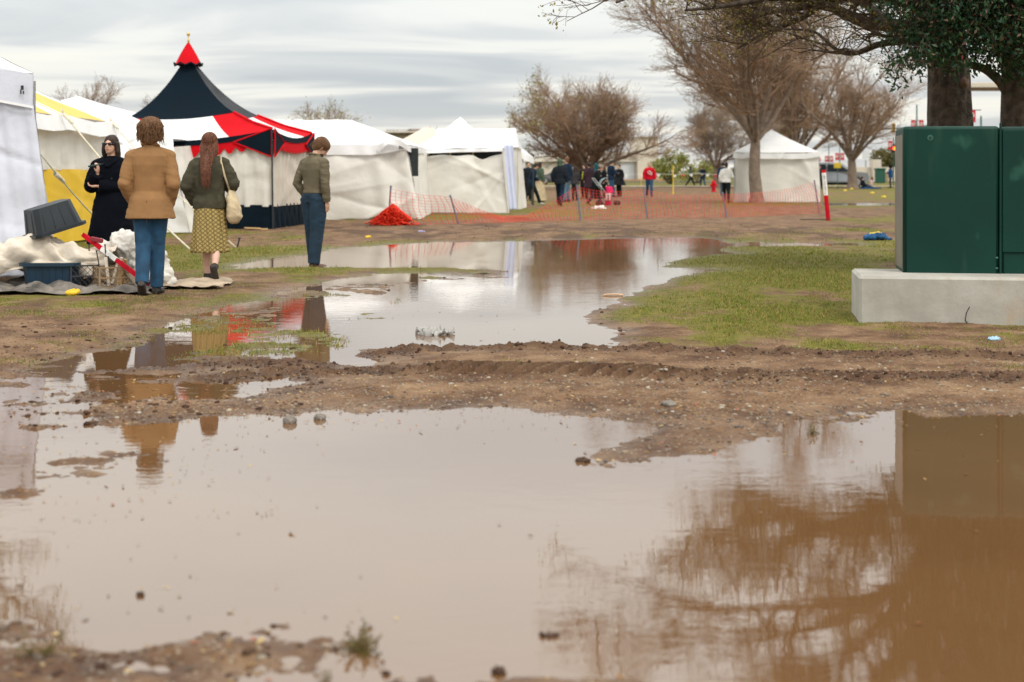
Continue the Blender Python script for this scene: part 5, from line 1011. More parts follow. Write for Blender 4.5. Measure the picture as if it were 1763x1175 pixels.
def ex_olive(root, V, hx):
    strands_hair(root, hx, 420, 5, 'hair_brown', 'short')
    Q = [tube_vf([(-.06, .055, 1.475), (-.06, -.04, 1.50), (0, -.070, 1.51), (.06, -.04, 1.50), (.06, .055, 1.475)], .016, 8)]; obj('collar', remesh(Q, .008, 2, 'collar'), 'olive_cotton', root)
    mb = MB(); Vv, Fs = loft_vf([(.985, 0, 0, .162, .118), (1.02, 0, 0, .160, .116)], 28, 2.25); mb.add(Vv, Fs); mb.build('belt', 'leather_brown', root, True)
    Q = [xf_parts(ell_vf((0, .050, -.070), (.052, .050, .040)), hx)]; obj('beard', remesh(Q, .008, 2, 'beard', lambda c: (fbm(c[:, 0] * 90, c[:, 2] * 60, 3, 2) - .5) * .006), 'hair_dark', root)
person('person in olive shirt and dark blue trousers, head bowed, at the puddle edge', at(541, 458), 1.83, R(-38),
       dict(head=(0, .045, 1.625), shL=(-.18, 0, 1.40), shR=(.18, 0, 1.40), elL=(-.27, -.05, 1.12), elR=(.235, -.03, 1.12), wrL=(-.19, .06, .93), wrR=(.21, .02, .88), hdL=(.3, .5, -1), hdR=(-.05, .25, -1),
            hipL=(-.08, 0, .93), hipR=(.08, 0, .93), knL=(-.07, .03, .50), knR=(.075, -.02, .50), anL=(-.065, .05, .085), anR=(.075, -.08, .085), ftL=(.2, 1, 0), ftR=(.35, 1, 0)),
       ('olive_cotton', .016, .98, .02, 'shirt'), ('trousers', 'denim_dark'), ('hair_brown', 'short', [ell_vf((0, .035, .080), (.066, .045, .028)), ell_vf((0, -.02, .05), (.088, .11, .09))]), vox=.0085, shoes='leather_brown', pitch=R(-46), hyaw=R(-30), leg=.012, extra=ex_olive, wr=.005, wseed=13)
def ex_black(root, V, hx):
    Q = []
    for s in (-1, 1): Q.append(xf_parts(ell_vf((s * .034, .092, .012), (.031, .012, .021)), hx))
    Q.append(xf_parts(tube_vf([(-.03, .10, .018), (.03, .10, .018)], .005, 6), hx))
    for s in (-1, 1): Q.append(xf_parts(tube_vf([(s * .062, .085, .016), (s * .082, .0, .012)], .005, 6), hx))
    obj('sunglasses', remesh(Q, .006, 1, 'sunglasses'), M('lens', (.004, .005, .008), .12), root)
    mb = MB(); mb.ell(hx((0, .099, -.052)), (.022, .005, .0055)); mb.build('mouth', 'lips' if 'lips' in MT else 'skin', root, True)
    Q = [tube_vf([(-.10, .03, 1.47), (-.07, .11, 1.42), (0, .15, 1.36)], [.03, .03, .02], 8), tube_vf([(.10, .03, 1.47), (.07, .11, 1.42), (0, .15, 1.36)], [.03, .03, .02], 8), tube_vf([(-.08, .0, 1.5), (0, -.07, 1.51), (.08, .0, 1.5)], .03, 8)]
    obj('collar', remesh(Q, .009, 3, 'collar'), 'navy_wool', root)
    for z in (1.22, 1.08, .94): mb = MB(); mb.ell((-.055 if z > 1 else -.06, .155, z), (.011, .006, .011)); mb.build('button', 'shade_and_black', root, True)
    vp = thing('vape_pen', 'dark slim pen held in the raised hand of the person in sunglasses', 'vape pen'); vp.location = root.location; vp.rotation_euler = root.rotation_euler; vp.scale = root.scale
    c = V['wrR'] + Vector((-.02, .075, .10)); mb = MB(); mb.tube([c + Vector((-.05, .0, .015)), c + Vector((.09, .055, -.012))], .010, 8); mb.build('barrel', M('vape_green', (.01, .045, .04), .3), vp, True); mb = MB(); mb.tube([c + Vector((-.05, .0, .015)), c + Vector((-.075, -.01, .02))], [.009, .005], 8); mb.build('mouthpiece', 'shade_and_black', vp, True)
M('lips', (.42, .14, .12), .5)
person('person in sunglasses and a long black coat facing the camera, one arm folded', at(192, 0, 17.2), 1.69, R(176),
       dict(shL=(-.17, 0, 1.40), shR=(.17, 0, 1.40), elR=(.235, .05, 1.13), wrR=(.115, .165, 1.28), hdR=(-.15, .10, 1), elL=(-.27, -.02, 1.12), wrL=(.10, .175, 1.13), hdL=(1, .06, -.05), anL=(-.09, 0, .085), anR=(.09, .05, .085)),
       ('navy_wool', .040, .42, .09, 'coat'), ('trousers', 'black_cloth'), ('hair_dark', 'long'), vox=.0085, hyaw=R(-6), extra=ex_black, wr=.004, wseed=17, curl=.9)
# ---- the crowd in the distance
for k, c in dict(jacket_black=(.012, .016, .022), hoodie_navy=(.010, .022, .045), jacket_green=(.07, .10, .07), jacket_blue=(.008, .035, .11), skirt_cream=(.50, .40, .26), coat_plum=(.045, .025, .035), hoodie_teal=(.015, .09, .11), hat_grey=(.22, .18, .15), sweat_red=(.48, .006, .018), sweat_white=(.72, .70, .66), pattern_dark=(.05, .045, .05), coat_black=(.010, .010, .012), pink_coat=(.60, .02, .10), fur_pink=(.62, .35, .40), trouser_black=(.010, .014, .016), jeans_light=(.10, .16, .22), mustard=(.55, .30, .03), blue_bright=(.01, .06, .18), khaki=(.3, .24, .15), pink_pale=(.6, .42, .4), lime=(.5, .55, .03)).items(): M(k, c, .9, .2, 6, spec=.15)
WALK = dict(knL=(-.09, .16, .50), anL=(-.09, .22, .10), knR=(.09, -.06, .49), anR=(.09, -.30, .13), ftR=(0, .85, -.5))
STR = dict(knL=(-.09, .22, .52), anL=(-.09, .38, .09), knR=(.09, -.14, .50), anR=(.09, -.45, .14), ftR=(0, .8, -.6))
def jj(*ds, **k):
    d = {}
    for x in ds: d.update(x)
    d.update(k); return d
def scale_limb(d): return d
def far(label, px, py, H, yaw, J=None, **k): return person(label, at(px, py), H, R(yaw), J, vox=.017, wr=.003, **k)
def hoody(m='hoodie_navy'): return None
far('person in dark navy hoodie striding right at the end of the tent row', 915, 354, 1.66, -78, jj(STR, neck=(0, .10, 1.45), head=(0, .17, 1.59), shL=(-.17, .10, 1.39), shR=(.17, .10, 1.39), elL=(-.21, .06, 1.12), wrL=(-.17, .26, 1.0), elR=(.21, .08, 1.12), wrR=(.17, .27, 1.0)), top=('hoodie_navy', .028, .74, .04), bottom=('trousers', 'trouser_black'), hair=('hair_dark', 'short'), pitch=R(-25), shoes='shoe_white')
far('person half hidden between the tent opening and the striding hoodie', 909, 347, 1.72, 200, top=('jacket_black', .03, .75, .02), bottom=('trousers', 'trouser_black'), hair=('hair_dark', 'short'))
far('person in a grey green jacket and long cream skirt beside the end tent', 930, 349, 1.70, -60, dict(elL=(-.2, .05, 1.15), wrL=(-.1, .2, 1.1)), top=('jacket_green', .03, .90, .03), bottom=('skirt', 'skirt_cream', .05, .14), hair=('hair_dark', 'long'), hyaw=R(-20))
far('person with a dark beanie and black jacket seen from behind, in blue trousers', 964, 356, 1.74, -12, jj(WALK, elL=(-.27, 0, 1.15)), top=('jacket_black', .050, .82, .02), bottom=('trousers', 'hoodie_navy'), hair=('jacket_green', 'hood'))
far('tall person with brown hair in a navy jacket standing beside the black jacket', 976, 349, 1.90, 50, dict(elL=(-.25, .05, 1.12), wrL=(-.15, .22, 1.08)), top=('hoodie_navy', .035, .84, .01), bottom=('trousers', 'jeans_light'), hair=('hair_brown', 'short'))
far('person with dark curly hair in a patterned top holding something yellow', 990, 347, 1.50, 15, dict(elR=(.24, .05, 1.14), wrR=(.12, .24, 1.2), hdR=(-.5, .5, .5)), top=('pattern_dark', .03, .85, .02), bottom=('trousers', 'trouser_black'), hair=('hair_dark', 'long'), hyaw=R(-60),
    extra=lambda r, V, hx: obj('scarf', remesh([tube_vf([(.10, .12, 1.25), (.16, .16, 1.15), (.10, .16, 1.05)], .05, 8)], .02, 2, 'scarf'), 'mustard', r))
far('person in a dark coat with a bright yellow green scarf, deep in the crowd', 1006, 343, 1.62, 150, top=('coat_black', .04, .6, .05), bottom=('trousers', 'trouser_black'), hair=('hair_dark', 'long'), extra=lambda r, V, hx: obj('scarf', remesh([tube_vf([(.0, .15, 1.4), (.02, .17, 1.2), (.02, .16, .95)], .03, 8)], .02, 2, 'scarf'), 'lime', r))
far('person in a plum coat with dark hair tied up, seen from behind', 1014, 345, 1.70, 20, top=('coat_plum', .05, .55, .05), bottom=('trousers', 'trouser_black'), hair=('hair_dark', 'short'))
far('person in a teal hooded coat behind the stroller pusher', 1026, 344, 1.66, 60, top=('hoodie_teal', .04, .7, .03), bottom=('trousers', 'trouser_black'), hair=('hoodie_teal', 'hood'))
far('person with wavy brown hair in dark clothes between the stroller and the capped man', 1040, 343, 1.60, 100, top=('coat_black', .035, .7, .03), bottom=('trousers', 'trouser_black'), hair=('hair_auburn', 'long'))
far('person in a grey knit hat and long black coat leaning to push the stroller', 1025, 354.5, 1.60, -95, jj(WALK, neck=(0, .12, 1.44), head=(0, .20, 1.57), shL=(-.17, .10, 1.38), shR=(.17, .10, 1.38), elL=(-.2, .16, 1.12), wrL=(-.15, .36, 1.0), elR=(.2, .16, 1.12), wrR=(.15, .38, 1.02), hdR=(0, 1, -.2), hdL=(0, 1, -.2)), top=('coat_black', .05, .62, .07), bottom=('trousers', 'denim_dark'), hair=('hair_dark', 'beanie'), pitch=R(-25), shoes='shoe_dark')
far('person in a navy jacket and dark cap looking down at a white plate', 1052, 342, 1.86, -150 + 90, jj(WALK, elL=(-.23, .02, 1.14), wrL=(-.1, .27, 1.12), elR=(.23, .02, 1.14), wrR=(.1, .27, 1.12), hdL=(.3, .9, 0), hdR=(-.3, .9, 0)), top=('hoodie_navy', .035, .82, .02), bottom=('trousers', 'denim'), hair=('hair_dark', 'cap'), pitch=R(-28))
far('person in a loose black cape beside the man with the plate', 1066, 340, 1.66, 130, top=('coat_black', .06, .62, .22), bottom=('trousers', 'trouser_black'), hair=('hair_dark', 'short'), hyaw=R(15))
def ex_red(r, V, hx):
    mb = MB(); y = .158
    def ring(cx_, cz, rx, rz, th, n=20, a0=0, a1=360):
        mb.tube([(cx_ + rx * math.cos(R(a0 + (a1 - a0) * i / n)), y + .0 - .9 * (cx_ + rx * math.cos(R(a0 + (a1 - a0) * i / n))) ** 2, cz + rz * math.sin(R(a0 + (a1 - a0) * i / n))) for i in range(n + 1)], th, 5, False)
    ring(.022, 1.235, .055, .075, .014); pts = [(-.015, 1.285), (-.015, 1.18), (-.035, 1.15), (-.065, 1.15), (-.085, 1.18), (-.085, 1.285)]
    pts = [(.05 + x, z - .035) for x, z in pts]; pts = [(x - .07, z) for x, z in pts]; mb.tube([(x, y + .006 - .9 * x * x, z) for x, z in pts], .014, 5); mb.build('chest_emblem', 'sweat_white', r, True)
far('person in a red sweatshirt with a big white chest emblem walking towards the camera', 1118, 341, 1.76, 180, jj(WALK, elL=(-.27, 0, 1.13), wrL=(-.27, .08, .9), elR=(.27, 0, 1.13), wrR=(.27, .08, .9)), top=('sweat_red', .035, .88, .01, 'sweatshirt'), bottom=('trousers', 'denim'), hair=('khaki', 'short'), face=True, extra=ex_red, skin='skin_pale')
far('person in a dark green hooded jacket walking right past the hydrant side', 1189, 322, 1.74, -80, STR, top=('jacket_green', .045, .78, .03), bottom=('trousers', 'trouser_black'), hair=('jacket_black', 'hood'))
far('person in navy with a tan bag walking behind the green hooded walker', 1210, 322, 1.76, 20, WALK, top=('hoodie_navy', .04, .8, .03), bottom=('trousers', 'denim'), hair=('hair_auburn', 'short'), extra=lambda r, V, hx: obj('bag', remesh([ell_vf((-.18, -.15, .98), (.13, .10, .12))], .02, 2, 'bag'), 'khaki', r))
far('person in a white sweater and black trousers walking away beside the right tent', 1250.5, 350.5, 1.66, -8, jj(WALK, elL=(-.26, 0, 1.13), elR=(.25, 0, 1.13), wrR=(.17, .12, 1.0)), top=('sweat_white', .035, .88, .02, 'sweater'), bottom=('trousers', 'trouser_black'), hair=('hair_dark', 'short'), skin='skin_dark', shoes='leather_brown')
far('person in a navy jacket and light jeans mostly hidden by the white sweater', 1245, 339, 1.78, -10, WALK, top=('hoodie_navy', .04, .85, .01), bottom=('trousers', 'jeans_light'), hair=('hair_dark', 'cap'))
far('person with an afro and bright blue jacket standing by the green bin', 1533, 325, 1.76, 80, dict(elL=(-.22, .08, 1.16), wrL=(-.1, .25, 1.2)), top=('blue_bright', .05, .82, .01), bottom=('trousers', 'pattern_dark'), hair=('coat_black', 'afro'), skin='skin_dark')
far('person in dark clothes at the right edge of the lone white tent', 1411.5, 327, 1.74, 150, top=('jacket_black', .04, .8, .02), bottom=('trousers', 'trouser_black'), hair=('hair_dark', 'short'))
SIT = dict(hipL=(-.09, 0, .12), hipR=(.09, 0, .12), neck=(0, -.12, .64), head=(0, -.10, .80), shL=(-.17, -.1, .58), shR=(.17, -.1, .58), elL=(-.23, -.08, .32), elR=(.23, -.05, .32), wrL=(-.16, .15, .22), wrR=(.15, .18, .25), hdL=(0, 1, -.1), hdR=(0, 1, -.1), knL=(-.10, .40, .30), knR=(.10, .42, .18), anL=(-.1, .72, .08), anR=(.1, .80, .07))
far('person in a dark jacket sitting on the blue blanket under the pale forked trunk', 1487, 326, 1.72, -75, SIT, top=('jacket_black', .04, .10, .0), bottom=('trousers', 'denim_dark'), hair=('hair_dark', 'short'))
far('person with pale top sitting at the far end of the blue blanket', 1499, 325, 1.68, 60, SIT, top=('pink_pale', .03, .10, .0), bottom=('trousers', 'denim_dark'), hair=('hair_brown', 'long'))
# stroller and child
sl = thing('stroller', 'pushchair with grey canopy and a child in it', 'stroller', at(1046, 355), R(-90 + 8))
mb = MB()
for s in (-.24, .24): mb.tube([(s, -.55, 1.02), (s, -.1, .45), (s, .35, .10)], .014, 6); mb.tube([(s, .15, .42), (s, -.30, .10)], .014, 6); mb.tube([(s, -.1, .45), (s, .2, .42)], .014, 6)
mb.tube([(-.24, -.55, 1.02), (.24, -.55, 1.02)], .016, 6); mb.build('frame', 'steel', sl, True)
for s in (-.25, .25):
    for y in (-.32, .36): mb = MB(); mb.tube([(s - .02, y, .09), (s + .02, y, .09)], .09, 14); mb.build('wheel', 'shade_and_black', sl)
Q = [tube_vf([(0, .22, .36), (0, -.02, .36), (0, -.16, .75)], [(.2, .03), (.2, .03), (.2, .03)], 12)]; obj('seat', remesh(Q, .02, 2, 'seat'), 'jacket_black', sl)
U_, V_ = np.meshgrid(np.linspace(0, 1, 14), np.linspace(0, 1, 10)); A_ = R(200) - U_ * R(105); P = np.stack([(V_ - .5) * .46, -.02 + .30 * np.cos(A_), .74 + .30 * np.sin(A_)], -1); grid_mesh('canopy', P, M('canopy_grey', (.20, .25, .27), .8), sl, thick=.01)
person('small child in a pink coat and dark teal hat sitting in the stroller', (at(1047, 355)[0] + .0, at(1047, 355)[1] - .08, .36), 1.02, R(176), jj(SIT, knL=(-.1, .36, .12), knR=(.1, .36, .12), anL=(-.1, .44, -.26), anR=(.1, .44, -.26), head=(0, -.08, .84)), top=('pink_coat', .06, .10, .0), bottom=('trousers', 'pink_pale'), hair=('hoodie_teal', 'hood'), vox=.03, wr=.002, face=True)
# ================================================================== SAFETY FENCE
M('net_orange', (.78, .045, .018), .6, .12, 3, spec=.2); M('post_grey', (.16, .15, .20), .6, .1, 8); M('bright_yellow', (.75, .52, .03), .6, .08, 6)
def fpt(px, py, Y): p = W(px, py, Y); return np.array(p)
FP = [((668, 390), (673, 322)), ((790, 388), (775, 338)), ((1000, 382), (993, 320)), ((1115, 378), (1108, 324)), ((1252, 377), (1244, 333)), ((1411, 370), (1402, 312))]
Ys = [YG(b[1]) for b, t in FP]
fo = thing('safety_fence', 'sagging orange plastic mesh fence strung between leaning grey posts across the mud', 'fence', (0, 38, 0)); FO = np.array(fo.location)
PT = [fpt(*t, Y) - FO for (b, t), Y in zip(FP, Ys)]; PB = [np.array((fpt(*b, Y)[0], Y, gz(fpt(*b, Y)[0], Y))) - FO for (b, t), Y in zip(FP, Ys)]
for a, b in zip(PT, PB): mb = MB(); mb.tube([tuple(b - (0, 0, .05)), tuple(a + (0, 0, .03))], .022, 6); mb.box(tuple(a), (.05, .03, .03)); mb.build('post', 'post_grey', fo)
TOPC = [[(673, 326), (700, 331), (730, 337), (758, 338), (775, 340)], [(775, 341), (800, 350), (828, 362), (860, 372), (905, 372), (945, 352), (975, 333), (993, 322)], [(993, 322), (1015, 327), (1045, 331), (1075, 330), (1108, 327)], [(1108, 327), (1140, 333), (1180, 337), (1215, 336), (1244, 335)], [(1244, 335), (1280, 334), (1320, 331), (1360, 325), (1402, 314)]]
rs = np.random.RandomState(2)
for si in range(5):
    c = np.array(TOPC[si], float); u = np.linspace(0, 1, 200); cu = (c[:, 0] - c[0, 0]) / (c[-1, 0] - c[0, 0]); ln = np.linalg.norm(PT[si + 1][:2] - PT[si][:2]); nc = int(ln / .125); nr = 11
    U = np.linspace(0, 1, nc); Pg = np.zeros((nr, nc, 3))
    for j, uu in enumerate(U):
        px, py = np.interp(uu, cu, c[:, 0]), np.interp(uu, cu, c[:, 1]); Yt = PT[si][1] * (1 - uu) + PT[si + 1][1] * uu + 38; top = fpt(px, py, Yt) - FO; b = PB[si] * (1 - uu) + PB[si + 1] * uu
        b = b + np.array((.10 * math.sin(uu * 3 + si), .22 * math.sin(uu * 9 + si * 2) * math.sin(math.pi * uu), .02)); b[2] = max(b[2], gz(b[0] + FO[0], b[1] + FO[1]) - FO[2] + .01)
        if top[2] < b[2] + .10: top[2] = b[2] + .10; top[1] += .25
        for i in range(nr):
            v = i / (nr - 1); Pg[i, j] = b * (1 - v) + top * v; Pg[i, j, 1] += .06 * math.sin(v * 5 + uu * 11 + si) * math.sin(math.pi * v); Pg[i, j, 0] += .05 * math.sin(v * 4 + uu * 6) * math.sin(math.pi * v)
    def strands(P, r): return vtubes(P, np.full(P.shape[:2], r), 3)
    v, q_ = merge([strands(Pg, .0034), strands(Pg.transpose(1, 0, 2), .0058)]); obj('net', mesh_np('net', v, quads=q_), 'net_orange', fo)
# gathered heap of netting at the first post
Pn = []
for i in range(420):
    a0 = rs.uniform(0, 6.28); r0 = rs.uniform(0, .42); h0 = rs.uniform(0, .46) * (1 - r0 / .55); k = 7; p = np.array((r0 * math.cos(a0) * .95, r0 * math.sin(a0) * .5, h0)); pts = [p.copy()]; d = rs.normal(size=3)
    for j in range(k - 1): d = d * .75 + rs.normal(size=3) * .5; p = p + d / np.linalg.norm(d) * .075; p[2] = np.clip(p[2], .01, .50 * max(.1, 1 - abs(p[0]) / .62)); pts.append(p.copy())
    Pn.append(pts)
v, q_ = vtubes(np.array(Pn), np.full((420, 7), .012), 3); v = v + (PB[0] + np.array((.10, .02, .0))); obj('gathered_net', mesh_np('gathered_net', v, quads=q_), 'net_orange', fo)
g = thing('marker_post', 'leaning red and white marker post right of the mesh fence', 'post', at(1426, 382), 0)
o0 = Vector(g.location); tp = W(1418, 293, YG(382)) - o0
def seg(a, b, r, m_, nm): mb = MB(); mb.tube([tp * a, tp * b], [(r, r * .5)] * 2, 4); mb.build(nm, m_, g)
seg(0, .50, .058, 'sweat_red', 'lower_section'); seg(.50, .945, .056, 'sweat_white', 'white_section'); seg(.945, 1.0, .06, 'sweat_red', 'cap')
mb = MB()
for i in range(9): mb.box(tuple(tp * (.57 + i * .038) + Vector((0, -.030, 0))), (.03, .006, .018 if i % 3 else .006))
mb.build('lettering', 'shade_and_black', g)
mb = MB(); mb.tube([(-.75, -.05, .03), (-.1, -.12, .035), (.02, -.1, .06)], .012, 5); mb.build('fallen_rod', 'shade_and_black', g)
# hydrant
hy = thing('fire_hydrant', 'small red fire hydrant on the grass left of the lone right tent', 'fire hydrant', at(1228.5, 332))
k = .9; mb = MB(); Vv, Fs = loft_vf([(0, 0, 0, .17, .17), (.05, 0, 0, .17, .17), (.055, 0, 0, .12, .12), (.50, 0, 0, .12, .12), (.51, 0, 0, .155, .155), (.55, 0, 0, .155, .155), (.56, 0, 0, .125, .125), (.65, 0, 0, .11, .11), (.72, 0, 0, .06, .06), (.73, 0, 0, .03, .03), (.80, 0, 0, .03, .03)], 16); mb.add(Vv, Fs); mb.build('body', 'sweat_red', hy)
for s in (-1, 1): mb = MB(); mb.tube([(s * .10, 0, .42), (s * .20, 0, .42)], .06, 10); mb.tube([(s * .20, 0, .42), (s * .24, 0, .42)], .035, 6); mb.build('outlet', 'sweat_red', hy)
mb = MB(); mb.tube([(0, -.10, .38), (0, -.19, .38)], .075, 10); mb.build('front_outlet', 'sweat_red', hy)
for px, py0, py1 in ((1159, 335, 286), (1104, 322, 296)):
    t = thing('marker_pole', 'thin yellow pole standing %s' % ('right of the red sweatshirt' if px > 1110 else 'just left of the red sweatshirt'), 'pole', at(px, py0)); mb = MB(); mb.tube([(0, 0, 0), (.0, 0, (py0 - py1) / (F / YG(py0)))], .03 if px > 1110 else .02, 6); mb.build('shaft', 'bright_yellow', t); mb = MB(); mb.tube([(0, 0, 0), (0, 0, .06)], .05, 8); mb.build('foot', 'bright_yellow', t)
# pennant string
pn = thing('pennant_string', 'sagging line of red and white triangular pennants in front of the green field', 'bunting', (0, 0, 0)); YP = 88
mb = MB(); pts = [W(x, 299 + 2.0 * math.sin((x - 1040) / 80 * 3.14159) ** 2, YP) for x in range(1030, 1265, 8)]; mb.tube(pts, .008, 3); mb.build('cord', 'sweat_white', pn)
for i, x in enumerate(range(1050, 1262, 14)):
    if i % 2 == 1 and i % 4 == 3: continue
    p = W(x, 300 + 2.0 * math.sin((x - 1040) / 80 * 3.14159) ** 2, YP); mb = MB(); mb.add([p + Vector((-.11, -.005, 0)), p + Vector((.11, -.005, 0)), p + Vector((0, -.005, -.16)), p + Vector((-.11, .005, 0)), p + Vector((.11, .005, 0)), p + Vector((0, .005, -.16))], [(0, 2, 1), (3, 4, 5), (0, 1, 4, 3), (1, 2, 5, 4), (2, 0, 3, 5)]); mb.build('pennant', 'sweat_red' if i % 2 else 'sweat_white', pn)
# yellow sign
sg = thing('yellow_sign', 'small yellow sign with dark letters on a green post in front of the silver car', 'sign', at(1442, 326.5)); k = F / YG(326.5); h = lambda py: (326.5 - py) / k
mb = MB(); mb.tube([(0, 0, 0), (0, 0, h(283))], .03, 6); mb.build('post', 'green_light', sg); mb = MB(); mb.box((0, -.04, h(286)), (12.5 / k, .02, 9 / k), None, .004); mb.build('panel', 'bright_yellow', sg)
mb = MB(); mb.tube([(-.24 + .06 * i, -.056, h(284 if i < 9 else 288) + (.06 if i % 2 else -.06)) for i in range(9)] + [(.24 - .06 * i, -.056, h(288) + (.06 if i % 2 else -.06)) for i in range(9)], .016, 4); mb.build('lettering', 'shade_and_black', sg)
# green bin
bn = thing('rubbish_bin', 'dark green square bin with white panel beside the person with the afro', 'bin', at(1515, 317)); k = F / YG(317); H_ = 26 / k
mb = MB(); mb.box((0, 0, H_ * .45), (15 / k, 15 / k, H_ * .9), None, .05); mb.build('body', M('bin_green', (.006, .07, .045), .5), bn); mb = MB(); mb.box((0, 0, H_ * .95), (17 / k, 17 / k, H_ * .12), None, .05); mb.build('lid', 'bin_green', bn); mb = MB(); mb.box((10.5 / k, -.3, H_ * .4), (5 / k, .06, H_ * .65), None, .02); mb.build('side_panel', 'khaki', bn)
# blanket
bk = obj('blanket', remesh([ell_vf((0, 0, .03), (1.0, .7, .05), None, 20, 6)], .05, 1, 'blanket', lambda c: (fbm(c[:, 0] * 6, c[:, 1] * 6, 2, 3) - .5) * .08), 'blue_bright'); bk.location = at(1498, 326.5); tag(bk, 'blue picnic blanket under the two people sitting on the grass', 'blanket')
# fabric heap near the cabinet
bb = thing('jacket', 'blue and yellow jacket lying crumpled on the grass beside the green cabinet', 'jacket', at(1511, 417)); k = F / YG(417)
Q = [ell_vf((-.12, 0, .05), (.14, .12, .07)), ell_vf((.02, 0, .07), (.14, .12, .07)), ell_vf((.10, .02, .05), (.10, .10, .05)), tube_vf([(.12, -.03, .03), (.26, -.02, .02)], [.03, .018], 8), ell_vf((-.2, -.02, .03), (.06, .08, .035))]
obj('cloth', remesh(Q, .012, 2, 'cloth', lambda c: (fbm(c[:, 0] * 24, c[:, 1] * 24 + c[:, 2] * 16, 2, 3) - .5) * .06), M('jacket_blue2', (.006, .07, .18), .8, .3, 10), bb)
Q = [tube_vf([(-.16, -.02, .115), (-.03, .0, .135), (.02, -.02, .15)], .018, 6), tube_vf([(.05, .02, .13), (.12, .0, .105), (.15, -.03, .07)], .016, 6), ell_vf((.02, -.04, .14), (.022, .02, .012))]; obj('yellow_lining', remesh(Q, .008, 2, 'yellow_lining'), 'bright_yellow', bb)
# ================================================================== VEHICLES
M('car_silver', (.26, .27, .29), .32, .06, 2, metal=.55); M('car_grey', (.10, .098, .10), .32, .06, 2, metal=.5); M('car_white', (.75, .75, .75), .35, .04, 2); M('glass_dark', (.012, .018, .022), .12, .1, 2); M('tyre', (.015, .015, .016), .8); M('rim', (.35, .35, .36), .35, .1, 3, metal=.7); M('lamp_clear', (.65, .65, .62), .2); M('lamp_red', (.4, .01, .01), .3); M('signal_yellow', (.50, .30, .05), .6)
def car(label, loc, yaw, prof, win, L_, Wd, m, wheels, wr_=.34, hatch=False, H_=None):
    root = thing('parked_car', label, 'car', loc, yaw); n = len(prof); mb = MB(); hw = Wd / 2
    V = []
    for s, ins in ((-1, 0), (-1, 1), (1, 1), (1, 0)): pass
    zs = max(p[1] for p in prof); belt = win[0][1]
    rows = [(-hw + .05, .0), (-hw, 1), (hw, 1), (hw - .05, 0)]
    def xin(z): return 0 if z < belt else (z - belt) / (zs - belt + 1e-6) * .20
    cols = []
    for f_, sh in ((-1, .93), (-1, 1), (1, 1), (1, .93)):
        cols.append([((x - L_ / 2) * (sh if sh < 1 else 1) + 0, f_ * (hw - xin(z)) * (1 if sh == 1 else .93), z if sh == 1 else z - (0 if z < .4 else -.0) + (.02 if z > belt else 0)) for x, z in prof])
    order = [cols[1], cols[0], cols[3], cols[2]]
    V = [p for c in order for p in c]; Fs = []
    Fs.append(tuple(range(n))); Fs.append(tuple(3 * n + i for i in range(n - 1, -1, -1)))
    for a in range(3):
        for i in range(n): j = (i + 1) % n; Fs.append((a * n + i, (a + 1) * n + i, (a + 1) * n + j, a * n + j))
    mb.add(V, Fs); mb.build('body', m, root)
    MB().box((0, 0, .30), (L_ * .9, Wd * .86, .24), None, .03).build('underbody', 'tyre', root)
    for s in (-1, 1):
        for pl in win[1:]:
            mb = MB(); P = [((x - L_ / 2), s * (hw - xin(z) + .004), z) for x, z in pl]; P2 = [(p[0], p[1] - s * .03, p[2]) for p in P]; k_ = len(P); mb.add(P + P2, [tuple(range(k_)), tuple(range(2 * k_ - 1, k_ - 1, -1))] + [(i, k_ + i, k_ + (i + 1) % k_, (i + 1) % k_) for i in range(k_)]); mb.build('window', 'glass_dark', root)
    for x in wheels:
        for s in (-1, 1):
            wh = MB().tube([(x - L_ / 2, s * (hw - .20), wr_), (x - L_ / 2, s * (hw + .012), wr_)], [wr_, wr_], 22).build('wheel', 'tyre', root)
            r2 = MB(); r2.tube([(x - L_ / 2, s * (hw + .012), wr_), (x - L_ / 2, s * (hw + .022), wr_)], [wr_ * .64, wr_ * .6], 18); ro = r2.build('rim', 'rim', wh); 
    return root
SED = [(.1, .30), (.0, .55), (.05, .88), (.75, .98), (1.35, 1.38), (1.9, 1.46), (2.7, 1.44), (3.4, 1.02), (4.3, .86), (4.55, .62), (4.5, .30)]
c1 = car('grey hatchback seen side on at the left of the crowd', at(931, 319), R(180), SED, [(0, .95), [(.95, 1.0), (1.4, 1.33), (1.9, 1.40), (1.9, 1.0)], [(2.0, 1.0), (2.0, 1.40), (2.65, 1.38), (3.2, 1.02)]], 4.55, 1.8, 'car_grey', (.85, 3.65))
c1.location.x += 1.8
mb = MB(); mb.box((2.2, -.7, .72), (.10, .3, .12), None, .02); mb.build('headlight', 'lamp_clear', c1); mb = MB(); mb.box((2.2, .7, .72), (.10, .3, .12), None, .02); mb.build('headlight', 'lamp_clear', c1)
SUVP = [(.1, .38), (.0, .70), (.05, 1.10), (1.15, 1.20), (1.95, 1.80), (2.6, 1.88), (4.3, 1.86), (4.75, 1.15), (4.8, .6), (4.7, .38)]
c2 = car('silver sport utility vehicle seen side on behind the yellow sign and pale forked trunk', at(1432, 323.5), R(0), [(5.2 - x, z) for x, z in SUVP[::-1]], [(0, 1.18), [(.75, 1.22), (1.0, 1.72), (2.0, 1.78), (2.0, 1.22)], [(2.1, 1.22), (2.1, 1.78), (3.05, 1.72), (3.75, 1.22)]], 5.2, 1.95, 'car_silver', (1.1, 4.3), .40)
c2.scale = (1.1, 1, 1.08)
for s in (-.75, .75): mb = MB(); mb.box((2.55, s, .98), (.18, .32, .18), None, .03); mb.build('headlight', 'lamp_clear', c2); mb = MB(); mb.box((-2.10, s, 1.1), (.10, .2, .3), None, .03); mb.build('tail_light', 'lamp_red', c2)
